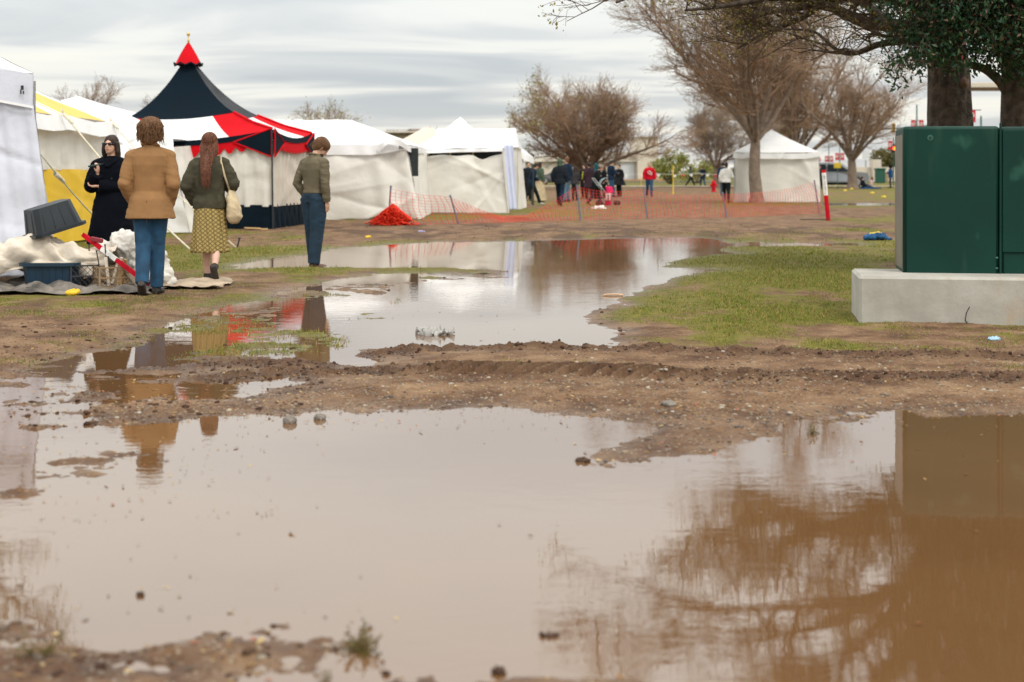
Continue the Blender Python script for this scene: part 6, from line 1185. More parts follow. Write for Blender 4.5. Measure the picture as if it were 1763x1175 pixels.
VANP = [(.1, .35), (.0, .7), (.05, 1.15), (.30, 1.70), (.6, 1.80), (3.2, 1.80), (4.0, 1.15), (4.9, 1.0), (5.0, .6), (4.9, .35)]
c3 = car('dark van with its white tailgate raised open above the crowd', at(1000, 321), R(97), VANP, [(0, 1.15), [(.6, 1.2), (.75, 1.65), (1.9, 1.72), (1.9, 1.2)], [(2.05, 1.2), (2.05, 1.72), (3.0, 1.7), (3.6, 1.2)]], 5.0, 2.0, 'jacket_black', (.95, 4.0), .36)
mb = MB(); mb.box((-2.75, 0, 1.98), (1.1, 1.75, .09), (0, R(8), 0), .03); mb.build('tailgate', 'car_white', c3)
mb = MB(); mb.box((-2.49, 0, 1.15), (.05, 1.6, .95)); mb.build('boot_shade', 'shade_and_black', c3)  # dark sheet across the rear, coloured as the shadow inside the van
# ================================================================== FAR BUILDINGS AND STREET FURNITURE
M('wall_cream', (.56, .50, .42), .9, .05, .8, .2, 4); M('roof_cream', (.62, .57, .50), .8, .05, .5); M('wall_olive', (.16, .13, .08), .9, .1, 1); M('box_brown', (.20, .12, .085), .9, .1, 1); M('door_pale', (.55, .57, .60), .6, .04, 1); M('brick_orange', (.42, .20, .10), .9, .1, 1)
YB_ = 205; kb = F / YB_
bz = lambda py: CH + (H0 - py) / kb
bx_ = lambda px: (px - CX) / kb
bd1 = thing('farm_building', 'pale cream building with sloping roof behind the wide bushy tree', 'building', (bx_(1010), YB_ + 6, 0))
def bbx(root, x0, x1, y0, y1, z0, z1, m, nm): mb = MB(); l = root.location; mb.box(((x0 + x1) / 2 - l.x, (y0 + y1) / 2 - l.y, (z0 + z1) / 2 - l.z), (x1 - x0, y1 - y0, z1 - z0)); return mb.build(nm, m, root)
bbx(bd1, bx_(905), bx_(1096), YB_, YB_ + 14, -.3, bz(277), 'wall_cream', 'wall')
mb = MB(); l = bd1.location; x0, x1, x2 = bx_(900) - l.x, bx_(965) - l.x, bx_(1098) - l.x; V = []
for y in (-6.5, 8.5): V += [(x0, y, bz(279)), (x1, y, bz(262)), (x2, y, bz(262)), (x2, y, bz(279))]
mb.add(V, [(0, 3, 2, 1), (4, 5, 6, 7), (0, 1, 5, 4), (1, 2, 6, 5), (2, 3, 7, 6), (0, 4, 7, 3)]); mb.build('roof', 'roof_cream', bd1)
dr_ = bbx(bd1, bx_(1063), bx_(1092), YB_ - .15, YB_ + .1, -.2, bz(272), 'door_pale', 'roller_door'); tw = bbx(bd1, bx_(1096), bx_(1131), YB_ - 2, YB_ + 12, -.3, bz(237), 'wall_cream', 'tower_block')
bbx(bd1, bx_(1094), bx_(1133), YB_ - 2.3, YB_ + 12.3, bz(237), bz(235.5), 'roof_cream', 'tower_roof'); bbx(bd1, bx_(1040), bx_(1150), YB_ - 3, YB_ - 2.4, -.3, bz(309), 'brick_orange', 'low_wall')
mb = MB(); mb.box((bx_(943) - l.x, -6.1, bz(286)), (.35, .1, .5)); mb.build('wall_lamp', 'steel', bd1)
Y2 = 150; k2 = F / Y2; X2 = lambda px: (px - CX) / k2; Z2 = lambda py: CH + (H0 - py) / k2
bd2 = thing('flat_roof_building', 'olive flat roofed building with a railing and brown box seen between the white tents', 'building', (X2(700), Y2 + 5, 0))
bbx(bd2, X2(600), X2(790), Y2, Y2 + 10, -.3, Z2(229), 'wall_olive', 'wall'); bbx(bd2, X2(598), X2(792), Y2 - .3, Y2 + 10.3, Z2(229), Z2(226.5), 'wall_cream', 'roof_edge'); bbx(bd2, X2(703), X2(723), Y2 + 1, Y2 + 4, Z2(227), Z2(221.5), 'box_brown', 'roof_box')
mb = MB(); l = bd2.location; a = (X2(692) - l.x, -4, Z2(226)); mb.add([(X2(692) - l.x, -4, Z2(230.5)), (X2(706) - l.x, -4, Z2(230.5)), (X2(706) - l.x, -4, Z2(221.5)), (X2(703) - l.x, -4, Z2(221.5)), (X2(692) - l.x, -1, Z2(230.5)), (X2(706) - l.x, -1, Z2(230.5)), (X2(706) - l.x, -1, Z2(221.5)), (X2(703) - l.x, -1, Z2(221.5))], [(0, 1, 2, 3), (7, 6, 5, 4), (0, 3, 7, 4), (2, 1, 5, 6), (3, 2, 6, 7), (0, 4, 5, 1)]); mb.build('sloped_hood', 'box_brown', bd2)
mb = MB(); zt = Z2(223)
for px in (667, 672, 677, 684, 730, 741, 752): mb.tube([(X2(px) - l.x, -4.8, Z2(228)), (X2(px) - l.x, -4.8, zt + (0.35 if px in (741, 752) else 0))], .035, 4)
for z in (zt, zt - .35 * (Z2(223) - Z2(229))): mb.tube([(X2(664) - l.x, -4.8, z), (X2(734) - l.x, -4.8, z)], .03, 4)
mb.build('railing', 'steel', bd2)
for i, (px, py) in enumerate(((836, 211),)): pass
wl = thing('concrete_wall', 'low pale wall beyond the silver car and green bin', 'wall', (47, 190, 0)); kk = F / 190
bbx(wl, (1470 - CX) / kk, (1545 - CX) / kk, 190, 190.6, -.2, CH + (H0 - 288) / kk, 'wall_cream', 'face'); bbx(wl, (1500 - CX) / kk, (1514 - CX) / kk, 189, 191, -.2, CH + (H0 - 275) / kk, 'wall_cream', 'pillar')
ws = thing('white_box_sign', 'blank pale rectangular board on a post left of the reddish thicket', 'board', ((1491 - CX) / F * 230, 230, .1)); ks = F / 230; mb = MB(); mb.box((0, 0, (313 - 270) / ks), (12 / ks, .2, 14 / ks)); mb.build('panel', 'door_pale', ws); mb = MB(); mb.tube([(0, .15, 0), (0, .15, 34 / ks)], .12, 6); mb.build('post', 'steel', ws)
gn = thing('roof_canopy', 'long pale elevated beam seen between the two big dark trunks', 'canopy', ((1702 - CX) / F * 160, 160, 0)); kg = F / 160
mb = MB(); mb.box((0, 0, CH + (H0 - 148) / kg), (120 / kg, 3, 9 / kg), None, .05); mb.build('beam', 'wall_cream', gn); mb = MB(); mb.box((0, 0, CH + (H0 - 154.5) / kg), (122 / kg, 2.6, 3 / kg)); mb.build('underside', 'box_brown', gn)
for px in (1650, 1750): mb = MB(); mb.tube([((px - 1702) / kg, 0, 0), ((px - 1702) / kg, 0, CH + (H0 - 152) / kg)], .25, 8); mb.build('column', 'wall_cream', gn)
# lamp posts with crimson banners
M('banner_red', (.42, .010, .030), .8, .08, 2)
def banner_post(px, top_py, Y, banners, lab, group='crimson banners on poles along the road'):
    k = F / Y; x = (px - CX) / k; g0 = gz(x, Y); r_ = thing('banner_pole', lab, 'banner pole', (x, Y, g0), 0, group); z = lambda py: CH + (H0 - py) / k - g0
    mb = MB(); mb.tube([(0, 0, 0), (0, 0, z(top_py))], [.09, .06], 6); mb.build('pole', 'bin_green', r_, True)
    for b0, b1, t_, b_ in banners:
        xa, xb = (b0 - px) / k, (b1 - px) / k; w__ = xb - xa; h__ = z(t_) - z(b_); cx_ = (xa + xb) / 2; cz = (z(t_) + z(b_)) / 2
        bn_ = MB().box((cx_, -.02, cz), (w__, .03, h__)).build('banner', 'banner_red', r_)
        m2 = MB(); m2.tube([(cx_ + w__ * .22 * math.cos(a * .5236), -.045, cz + h__ * .06 + h__ * .17 * math.sin(a * .5236)) for a in range(13)], w__ * .07, 4, False); m2.tube([(cx_ - w__ * .3, -.05, cz + h__ * .12), (cx_ - w__ * .28, -.05, cz - h__ * .15), (cx_ + w__ * .05, -.05, cz - h__ * .15), (cx_ + w__ * .07, -.05, cz + h__ * .08)], w__ * .06, 4); m2.build('emblem', 'sweat_white', bn_)
        if abs(cx_) > w__ * .9: mb = MB(); mb.tube([(0, 0, z(t_) - .03), (cx_, 0, z(t_) - .03)], .03, 4); mb.build('arm', 'bin_green', r_)
banner_post(1427, 248, 230, [(1420, 1426, 269, 279), (1428.5, 1434.5, 269, 279)], 'green pole with two small crimson banners above the roof of the silver car')
banner_post(1445.7, 243, 210, [(1438, 1444.5, 264, 276), (1447, 1453.5, 264, 276)], 'green pole with two crimson banners just left of the pale forked trunk')
banner_post(1410, 262, 260, [(1408.5, 1413, 272, 278)], 'distant crimson banner at the right edge of the lone tent')
banner_post(1578.5, 181, 120, [(1568.5, 1576.5, 207, 222), (1582, 1590, 207, 222)], 'pole with a pair of crimson banners just above the green cabinet')
banner_post(1689, 200, 95, [(1669.5, 1679.5, 189, 211)], 'single crimson banner with white emblem between the two big trunks')
banner_post(1538, 243, 170, [(1529, 1536, 243, 258)], 'crimson banner under the traffic signal beside the green cabinet')
# traffic lights
tl = thing('traffic_light', 'mast arm with two yellow backed signals left of the cabinet, one lamp lit red', 'traffic light', ((1600 - CX) / F * 125, 125, gz(35, 125))); kt = F / 125; zt = lambda py: CH + (H0 - py) / kt - tl.location.z; xt = lambda px: (px - 1600) / kt
mb = MB(); mb.tube([(0, 0, 0), (0, 0, zt(215))], [.14, .1], 8); mb.build('mast', 'bin_green', tl, True); mb = MB(); mb.tube([(0, 0, zt(217)), (xt(1540), 0, zt(222)), (xt(1475), 0, zt(225))], [.08, .06, .04], 6); mb.build('arm', 'bin_green', tl, True)
for px, c_ in ((1493, 224), (1537.5, 221)):
    hd = MB().box((xt(px), -.15, zt(c_)), (6 / kt, .25, 17 / kt), None, .03).build('signal_head', 'signal_yellow', tl)
    for q_ in (-1, 0, 1): MB().tube([(xt(px), -.28, zt(c_) + q_ * .25), (xt(px), -.31, zt(c_) + q_ * .25)], .10, 10).build('lens', 'shade_and_black', hd)
em = bpy.data.materials.new('red_signal'); em.use_nodes = True; nt2 = em.node_tree; nt2.nodes.clear(); e_ = N(nt2, 'ShaderNodeEmission'); e_.inputs[0].default_value = (1, .10, .01, 1); e_.inputs[1].default_value = 7; oo = N(nt2, 'ShaderNodeOutputMaterial'); L(nt2, e_.outputs[0], oo.inputs[0]); MT['red_signal'] = em
mb = MB(); mb.tube([(xt(1538), -.05, zt(238)), (xt(1538), -.05, 0)], .05, 6); mb.build('side_post', 'bin_green', tl); mb = MB(); mb.box((xt(1539.5), -.1, zt(256)), (6 / kt, .2, 14 / kt), None, .02); mb.build('side_signal_head', 'shade_and_black', tl)
mb = MB(); mb.tube([(xt(1539.5), -.22, zt(256)), (xt(1539.5), -.26, zt(256))], .15, 14); mb.build('lit_lens', 'red_signal', tl)
# paths beyond the field
def strip_path(nm, Y0, Y1, x0, x1, m):
    n = 60; xs = np.linspace(x0, x1, n); P = np.zeros((2, n, 3))
    for i, x in enumerate(xs):
        for j, y in enumerate((Y0, Y1)): P[j, i] = (x, y, gz(x, y) + .05)
    o = grid_mesh(nm, P, m); tag(o, kind='structure')
strip_path('pavement', 122, 126, 2.0, 60, M('pave', (.50, .44, .33), .9, .08, 1)); strip_path('road', 170, 182, -150, 220, M('asphalt', (.07, .07, .072), .9, .15, 1))
# ================================================================== PILE OF TUBS, CANVAS AND TARPS
M('tub_grey', (.013, .019, .025), .5, .2, 4, .2, 30, bdist=.003); M('tub_blue', (.003, .024, .048), .5, .2, 4, .15, 20, bdist=.003); M('crate_tan', (.30, .20, .11), .7, .2, 8); M('crate_dark', (.03, .03, .035), .7); M('tarp_grey', (.11, .095, .08), .7, .6, 5, .9, 16, bdist=.03, col2=(.22, .19, .16)); M('tarp_tan', (.36, .28, .20), .85, .3, 4, .6, 14, bdist=.02); M('wood_stake', (.05, .045, .035), .8)
def gsheet(name, lab, cat, x0, x1, y0, y1, zf, m, nx=80, ny=60, thick=.006):
    r_ = thing(name, lab, cat, ((x0 + x1) / 2, (y0 + y1) / 2, 0)); X, Y = np.meshgrid(np.linspace(x0, x1, nx), np.linspace(y0, y1, ny)); U = (X - x0) / (x1 - x0); V = (Y - y0) / (y1 - y0)
    Y2_ = Y + (.50 * (fbm(X * 2.2, Y * 0 + 1, 5, 4) - .5) * (1 - 2 * V)); X2_ = X + .18 * (fbm(Y * 5, X * 0 + 3, 8, 3) - .5) * (1 - 2 * U)
    g_ = terrain(X2_.ravel(), Y2_.ravel())[0].reshape(X.shape); P = np.stack([X2_ - r_.location.x, Y2_ - r_.location.y, g_ + zf(X, Y, U, V)], -1); grid_mesh('sheet', P, m, r_, thick=thick); return r_
gsheet('tarpaulin', 'wrinkled dark grey tarpaulin spread on the ground under the tubs and crate', 'tarpaulin', -5.9, -3.72, 14.75, 16.0, lambda X, Y, U, V: .014 + .115 * np.abs(fbm(X * 2.6 + Y, Y * 6, 12, 4) - .5) * 3.0 * np.clip(np.minimum(np.minimum(U, 1 - U), np.minimum(V, 1 - V)) * 14, .25, 1) + .03 * np.exp(-((V - .12 - .1 * np.sin(U * 14)) / .06) ** 2), 'tarp_grey')
gsheet('dust_sheet', 'tan canvas sheet lying on the grass behind the legs of the camel coat walker', 'sheet', -4.0, -3.15, 15.55, 16.6, lambda X, Y, U, V: .02 + .05 * np.abs(fbm(X * 4, Y * 6, 15, 4) - .5) * 3, 'tarp_tan', 60, 40)
def tub(name, lab, w_, d_, h_, loc, rot, m, taper=.86, ribs=7, lid=False):
    r_ = thing(name, lab, 'tub', loc, 0); r_.rotation_euler = rot; V = []; n = 8; mb = MB()
    def rr(w, d, c=.05): return [(-w, -d + c), (-w + c, -d), (w - c, -d), (w, -d + c), (w, d - c), (w - c, d), (-w + c, d), (-w, d - c)]
    a, b = w_ / 2, d_ / 2; rings = [(0, a * taper, b * taper), (h_ * .97, a, b), (h_, a, b), (h_, a - .01, b - .01), (.012, a * taper - .01, b * taper - .01)]
    for z, x, y in rings: V += [(p[0], p[1], z) for p in rr(x, y)]
    Fs = [tuple(range(7, -1, -1)), tuple(4 * 8 + i for i in range(8))]
    for i in range(4):
        for k in range(8): j = (k + 1) % 8; Fs.append((i * 8 + k, i * 8 + j, i * 8 + 8 + j, i * 8 + 8 + k))
    mb.add(V, Fs); mb.build('shell', m, r_)
    mb = MB(); V = []
    for z, e in ((h_ - .035, .0), (h_ - .035, .028), (h_, .028), (h_, .0)): V += [(p[0], p[1], z) for p in rr(a + e, b + e)]
    Fs = []
    for i in range(4):
        for k in range(8): j = (k + 1) % 8; i2 = (i + 1) % 4; Fs.append((i * 8 + k, i * 8 + j, i2 * 8 + j, i2 * 8 + k))
    mb.add(V, Fs); mb.build('rim', m, r_)
    mb = MB()
    for i in range(ribs):
        for s in (-1, 1):
            t = (i + .5) / ribs * 2 - 1; mb.tube([(t * a * taper * .88, s * (b * taper + .002), .03), (t * a * .88, s * (b - .004), h_ - .05)], .004, 4)
    for i in range(max(2, ribs - 3)):
        for s in (-1, 1): t = (i + .5) / max(2, ribs - 3) * 2 - 1; mb.tube([(s * (a * taper + .002), t * b * taper * .85, .03), (s * (a - .004), t * b * .85, h_ - .05)], .007, 4)
    mb.build('ribs', m, r_); return r_
tub('storage_tub', 'dark grey plastic tub turned upside down and tilted on top of the cream canvas', .52, .46, .30, (-5.03, 15.7, .93), (R(180 - 2), R(-16), R(38)), 'tub_grey', .82, 4)
tub('storage_tub', 'dark blue plastic tub standing on the tarpaulin under the cream canvas', .58, .42, .27, (-4.90, 15.55, gz(-4.9, 15.5) + .03), (0, 0, R(2)), 'tub_blue', .9)
cv = thing('canvas_bundle', 'cream canvas heaped over the blue tub with folds hanging at the front', 'canvas', (-5.1, 15.6, 0))
n, m_ = 130, 90; U, V = np.meshgrid(np.linspace(0, 1, n), np.linspace(0, 1, m_)); X = -6.5 + U * 2.22
def hump(c, wv, h): return h * np.exp(-((U - c) / wv) ** 2)
H_top = .50 + hump(.62, .10, .13) + hump(.28, .12, .10) + hump(.86, .10, -.06) + hump(.45, .05, -.05) + (fbm(U * 5, V * 2, 3, 3) - .5) * .12
Hf = .225 + .03 * np.sin(U * 13) - .05 * np.exp(-((U - .95) / .08) ** 2) - .05 * np.exp(-((U - .4) / .06) ** 2)
s1 = np.clip(V / .55, 0, 1); s2 = np.clip((V - .55) / .45, 0, 1)
Yc = 16.2 - s1 * .62 - s2 * .10 - .06 * np.sin(s2 * np.pi) * (1 + np.sin(U * 25)) ; Zc = (.20 + (H_top - .20) * np.sin(s1 * np.pi / 2)) - (H_top - Hf) * s2 ** 1.3
fold = .022 * np.sin(U * 46 + 4 * np.sin(V * 4)) * (.3 + V) + creases(U, V, 21, 34, .05, .03) + (fbm(U * 14, V * 10, 7, 3) - .5) * .05
P = np.stack([X + fold * .3 + .04 * np.sin(V * 9 + U * 9), Yc - fold * .9 * (.3 + s2), Zc + fold * (1 - s2 * .7)], -1) - np.array((-5.1, 15.6, 0)); grid_mesh('cloth', P, 'canvas_cream', cv, thick=.006)
wb_ = thing('cloth_bundle', 'white cloth bundle slumped behind the crate and red pole', 'cloth', (-4.12, 15.95, 0))
Q = [ell_vf((-.15, 0, .45), (.20, .16, .17)), ell_vf((.08, .02, .45), (.22, .15, .15)), ell_vf((.24, -.04, .38), (.12, .12, .10)), ell_vf((.05, .03, .24), (.34, .15, .24)), ell_vf((.30, -.04, .12), (.14, .14, .16)), ell_vf((-.35, 0, .4), (.15, .12, .15))]
obj('cloth', remesh(Q, .014, 3, 'cloth', lambda c: (np.abs(fbm(c[:, 0] * 5 + c[:, 2] * 9, c[:, 2] * 3 - c[:, 0] * 7, 2, 4) - .5) - .10) * .20 - .008), 'canvas_wall', wb_)
yb = thing('yellow_bag', 'bright yellow bag peeking out behind the white cloth bundle beside the jeans', 'bag', at(238, 432)); obj('cloth', remesh([ell_vf((0, 0, .14), (.17, .14, .16)), ell_vf((.08, 0, .06), (.14, .13, .08))], .014, 3, 'cloth', lambda c: (fbm(c[:, 0] * 14, c[:, 2] * 12, 2, 3) - .5) * .05), 'yellow_cloth', yb)
def crate(lab, loc, rz, m, s=.30, h=.23):
    r_ = thing('milk_crate', lab, 'crate', loc, rz); mb = MB(); a = s / 2
    for sx, sy in ((-1, -1), (1, -1), (1, 1), (-1, 1)): mb.box((sx * a, sy * a, h / 2), (.016, .016, h))
    for z in (.01, h * .5, h - .01):
        for s_ in (-1, 1): mb.box((0, s_ * a, z), (s - .016, .010, .016)); mb.box((s_ * a, 0, z), (.010, s - .016, .016))
    mb.build('frame', m, r_); mb = MB()
    for s_ in (-1, 1):
        for i in range(-5, 6):
            for d_ in (-1, 1):
                x0_, x1_ = i * .06 - .1 * d_, i * .06 + .1 * d_; z0_, z1_ = 0.01, h - .01; 
                def cl(xa, za, xb, zb):
                    t0_, t1_ = 0, 1; dxx = xb - xa
                    for lim, sg_ in ((a, 1), (-a, -1)):
                        if sg_ * (xa - lim) > 0 and sg_ * (xb - lim) > 0: return None
                    ta = (-a - xa) / dxx; tb = (a - xa) / dxx; lo_, hi_ = max(0, min(ta, tb)), min(1, max(ta, tb)); 
                    return None if hi_ - lo_ < .05 else (xa + dxx * lo_, za + (zb - za) * lo_, xa + dxx * hi_, za + (zb - za) * hi_)
                c = cl(x0_, z0_, x1_, z1_)
                if c: mb.tube([(c[0], s_ * a, c[1]), (c[2], s_ * a, c[3])], .0035, 3); mb.tube([(s_ * a, c[0], c[1]), (s_ * a, c[2], c[3])], .0035, 3)
    mb.build('lattice', m, r_); return r_
zc_ = gz(-4.3, 15.2) + .035
crate('tan plastic milk crate with thin dark stakes sticking out, in front of the white cloth', (-4.24, 15.35, zc_), R(28), 'crate_tan')
crate('black plastic milk crate between the blue tub and the tan crate', (-4.56, 15.5, zc_), R(15), 'crate_dark', .27, .24)
rr = random.Random(5)
for i, (x, y) in enumerate(((-4.33, 15.36), (-4.28, 15.40), (-4.22, 15.33), (-4.60, 15.5), (-4.50, 15.52))):
    st = thing('tent_stake', ['dark stake leaning left in the tan milk crate', 'longest dark stake standing in the tan milk crate', 'short dark stake at the right of the tan milk crate', 'dark stake slanting left out of the black crate', 'dark stake rising over the black crate'][i], 'stake', (x, y, zc_ + .02)); dx_ = rr.uniform(-.16, -.02); tp_ = Vector((dx_, rr.uniform(-.03, .05), [.36, .42, .30, .34, .42][i])); mb = MB(); mb.tube([(0, 0, 0), tuple(tp_)], .007, 6); mb.build('shaft', 'wood_stake', st); mb = MB(); mb.tube([tuple(tp_), tuple(tp_ * 1.03)], .011, 6); mb.build('head', 'dark_metal', st)
tb_ = thing('tool_bundle', 'bundle of pale and dark wooden pegs in the tan milk crate', 'pegs', (-4.2, 15.38, zc_ + .02)); 
for i in range(7): mb = MB(); x = rr.uniform(-.09, .10); y = rr.uniform(-.07, .07); mb.box((x, y, .15), (.03, .03, .27 + rr.uniform(-.03, .05)), (rr.uniform(-.25, .25), rr.uniform(-.3, .3), 0), .004); mb.build('peg', 'canvas_cream' if i % 2 else 'pine', tb_)
pl = thing('red_pole', 'red and white painted pole with a short handle slanting over the crate to the ground', 'pole', (-4.3, 15.2, 0)); a = W(144, 405, 15.75) - pl.location; b = W(255, 489, 14.98) - pl.location
for t0, t1, m2, nm in ((0, .30, 'sweat_red', 'upper_red_section'), (.30, .53, 'sweat_white', 'white_section'), (.53, 1.0, 'sweat_red', 'lower_red_section')): mb = MB(); mb.tube([a.lerp(b, t0), a.lerp(b, t1)], .032, 4); mb.build(nm, m2, pl)
c = a.lerp(b, .22) + Vector((0, -.02, .06)); mb = MB(); mb.box(tuple(c), (.14, .035, .05), (0, R(12), 0), .01); mb.build('handle', M('handle_red', (.25, .02, .03), .6), pl)
tp2 = thing('wooden_pole', 'thick tan wooden pole lying behind the red pole by the jeans', 'pole', (-4.0, 15.2, 0)); mb = MB(); mb.tube([W(205, 452, 15.6) - tp2.location, W(246, 500, 14.95) - tp2.location], .028, 8); mb.build('shaft', 'tarp_tan', tp2, True); mb = MB(); mb.tube([W(203, 450, 15.62) - tp2.location, W(205, 452, 15.6) - tp2.location], .031, 8); mb.build('end_cap', 'wood_stake', tp2)
ys = obj('plastic_scrap', remesh([ell_vf((0, 0, .02), (.07, .05, .035)), ell_vf((.03, .01, .03), (.05, .04, .03))], .008, 1, 's', lambda c: (fbm(c[:, 0] * 40, c[:, 1] * 40, 2, 2) - .5) * .03), 'yellow_cloth'); ys.location = at(124, 513); tag(ys, 'yellow plastic scrap at the front edge of the grey tarpaulin', 'scrap')
# ================================================================== LITTER, STONES, PLANTS
def blob_obj(name, lab, cat, px, py, r, m, amp=.3, fr=12, vox=None, dz=0, water=False, group=None):
    x, y = G(px, py); z = max(gz(x, y), 0.0) + dz; rr_ = max(r); o = obj(name, remesh([ell_vf((0, 0, r[2] * .4), r)], vox or rr_ / 9, 1, name, lambda c: (fbm(c[:, 0] * fr / rr_ * .3, c[:, 1] * fr / rr_ * .3 + c[:, 2] * fr / rr_ * .2, int(px), 3) - .5) * rr_ * amp), m); o.location = (x, y, z); return tag(o, lab, cat, group)
M('plastic_clear', (.50, .48, .45), .25, .15, 20, .6, 60, bdist=.01, trans=.3); M('rock_grey', (.19, .165, .14), .85, .3, 14, .6, 60, bdist=.006); M('clod', (.060, .030, .018), .95, .4, 12, .8, 50, bdist=.01)
blob_obj('plastic_bag', 'crumpled clear plastic bag floating in the far puddle below the standing man', 'plastic bag', 749, 576, (.15, .10, .022), 'plastic_clear', 1.3, 22)
blob_obj('stone', 'rounded grey stone in the water at the left shore of the front puddle', 'stone', 499, 728, (.035, .03, .028), 'rock_grey', .5)
blob_obj('stone', 'dark grey stone right of the rounded one at the shore of the front puddle', 'stone', 551, 722, (.032, .03, .022), 'rock_grey', .5)
blob_obj('stone', 'flat pale stone on the gravel bank above the right puddle', 'stone', 1151, 706, (.045, .035, .02), 'rock_grey', .4)
blob_obj('mud_clod', 'dark mud clod at the tip of the gravel tongue', 'mud clod', 1003, 795, (.035, .03, .007), 'clod', .9)
blob_obj('mud_clod', 'small dark clod alone in the open water at the lower left', 'mud clod', 241, 1026, (.012, .012, .008), 'clod', .9)
blob_obj('leaf_lump', 'sodden yellow and dark leaf lump floating low in the open water', 'leaf', 945, 1096, (.028, .016, .007), 'clod', .9)
blob_obj('leaf_lump', 'sodden brown lump at the bottom edge of the photo', 'leaf', 858, 1160, (.018, .016, .012), 'clod', .9)
blob_obj('mud_clod', 'dark clod breaking the water near the lower edge', 'mud clod', 665, 1162, (.010, .010, .007), 'clod', .9)
o = MB().tube([(-.10, 0, .01), (0, .01, .016), (.10, .0, .01)], .010, 6).build('stick', M('stick_orange', (.60, .38, .22), .8, .3, 12), None); x, y = G(1056, 510); o.location = (x, y, max(gz(x, y), 0)); tag(o, 'pale orange stick lying on the right shore of the far puddle', 'stick')
blob_obj('bottle_scrap', 'crushed light blue plastic scrap on the soil in front of the concrete plinth', 'plastic scrap', 1711, 592, (.055, .03, .018), M('scrap_blue', (.30, .48, .62), .3), .6)
blob_obj('paper_scrap', 'white paper scrap on the ground before the stroller', 'paper', 1030, 361, (.30, .2, .04), 'sweat_white', .9)
blob_obj('yellow_litter', 'orange yellow litter on the grass left of the gathered netting', 'litter', 634, 412, (.06, .04, .03), 'bright_yellow', .9)
blob_obj('purple_litter', 'small lilac scrap on the mud below the fence start', 'litter', 726, 402, (.08, .05, .02), M('lilac', (.32, .28, .45), .7), .9)
for px, py in ((1440, 322), (1455, 330), (1466, 327), (1474, 325), (1502, 334), (1521, 341), (1422, 322)): blob_obj('yellow_leaf', 'scattered bright yellow leaf on the grass right of the lone tent', 'leaf', px, py, (.12, .10, .05), 'bright_yellow', .9, vox=.02, group='yellow leaves near the pale forked trunk')
def sprig(lab, px, py, h_, seed, n=22, m='leaf_moss', spread=.5):
    x, y = G(px, py); r_ = thing('plant_sprig', lab, 'plant', (x, y, max(gz(x, y), 0) - .003)); rs_ = np.random.RandomState(seed); P = []; C = []
    for i in range(n):
        a = rs_.uniform(0, 6.28); t = np.array((math.cos(a) * spread, math.sin(a) * spread, rs_.uniform(.35, 1))); pts = [np.zeros(3) + rs_.normal(size=3) * .1 * h_ * np.array((1, 1, 0))]
        for j in range(5): t = t + rs_.normal(size=3) * .35; pts.append(pts[-1] + t / np.linalg.norm(t) * h_ / 5 * rs_.uniform(.6, 1.2)); C += [pts[-1] + rs_.normal(size=3) * h_ * .03 for _ in range(3)]
        P.append(pts)
    P = np.array(P); P[..., 2] = np.abs(P[..., 2]); v, q_ = vtubes(P, np.full(P.shape[:2], h_ * .016), 3); obj('stem', mesh_np('stem', v, quads=q_), 'twig_moss', r_); C = np.array(C); C[:, 2] = np.abs(C[:, 2]); v, q_ = leaves(C, h_ * .11, rs_, .5); obj('leaf', mesh_np('leaf', v, quads=q_, smooth=False), m, r_)
leafmat('leaf_moss', [(0, (.12, .11, .02)), (.4, (.17, .14, .03)), (.7, (.22, .12, .05)), (.9, (.09, .08, .02))], .6); M('twig_moss', (.13, .09, .03), .9, .3, 20)
sprig('mossy green sprig standing in the shallow water at the bottom of the photo', 620, 1120, .078, 3, 40, 'leaf_moss', 1.1)
sprig('dead brown sprig on the mud at the bottom left corner', 70, 1128, .09, 4, 14, 'leaf_moss', 1.6)
sprig('tiny green sprig at the very bottom edge of the photo', 560, 1172, .035, 7, 14)
sprig('small grass sprig on the pebbles at the right puddle', 1400, 748, .06, 9, 16, 'leaf_moss', .3)
# stuff: clods, pebbles, leaf litter
def ico():
    t = (1 + 5 ** .5) / 2; v = np.array([(-1, t, 0), (1, t, 0), (-1, -t, 0), (1, -t, 0), (0, -1, t), (0, 1, t), (0, -1, -t), (0, 1, -t), (t, 0, -1), (t, 0, 1), (-t, 0, -1), (-t, 0, 1)], float) / 1.9
    f = np.array([(0, 11, 5), (0, 5, 1), (0, 1, 7), (0, 7, 10), (0, 10, 11), (1, 5, 9), (5, 11, 4), (11, 10, 2), (10, 7, 6), (7, 1, 8), (3, 9, 4), (3, 4, 2), (3, 2, 6), (3, 6, 8), (3, 8, 9), (4, 9, 5), (2, 4, 11), (6, 2, 10), (8, 6, 7), (9, 8, 1)]); return v, f
def scatter_imgs(n, boxes, rs_):
    px, py = [], []
    for (a, b, c, d, wt) in boxes: k = int(n * wt); px.append(rs_.uniform(a, b, k)); py.append(rs_.uniform(c, d, k))
    px = np.concatenate(px); py = np.concatenate(py); y = F * CH / (py - H0); return (px - CX) / F * y, y
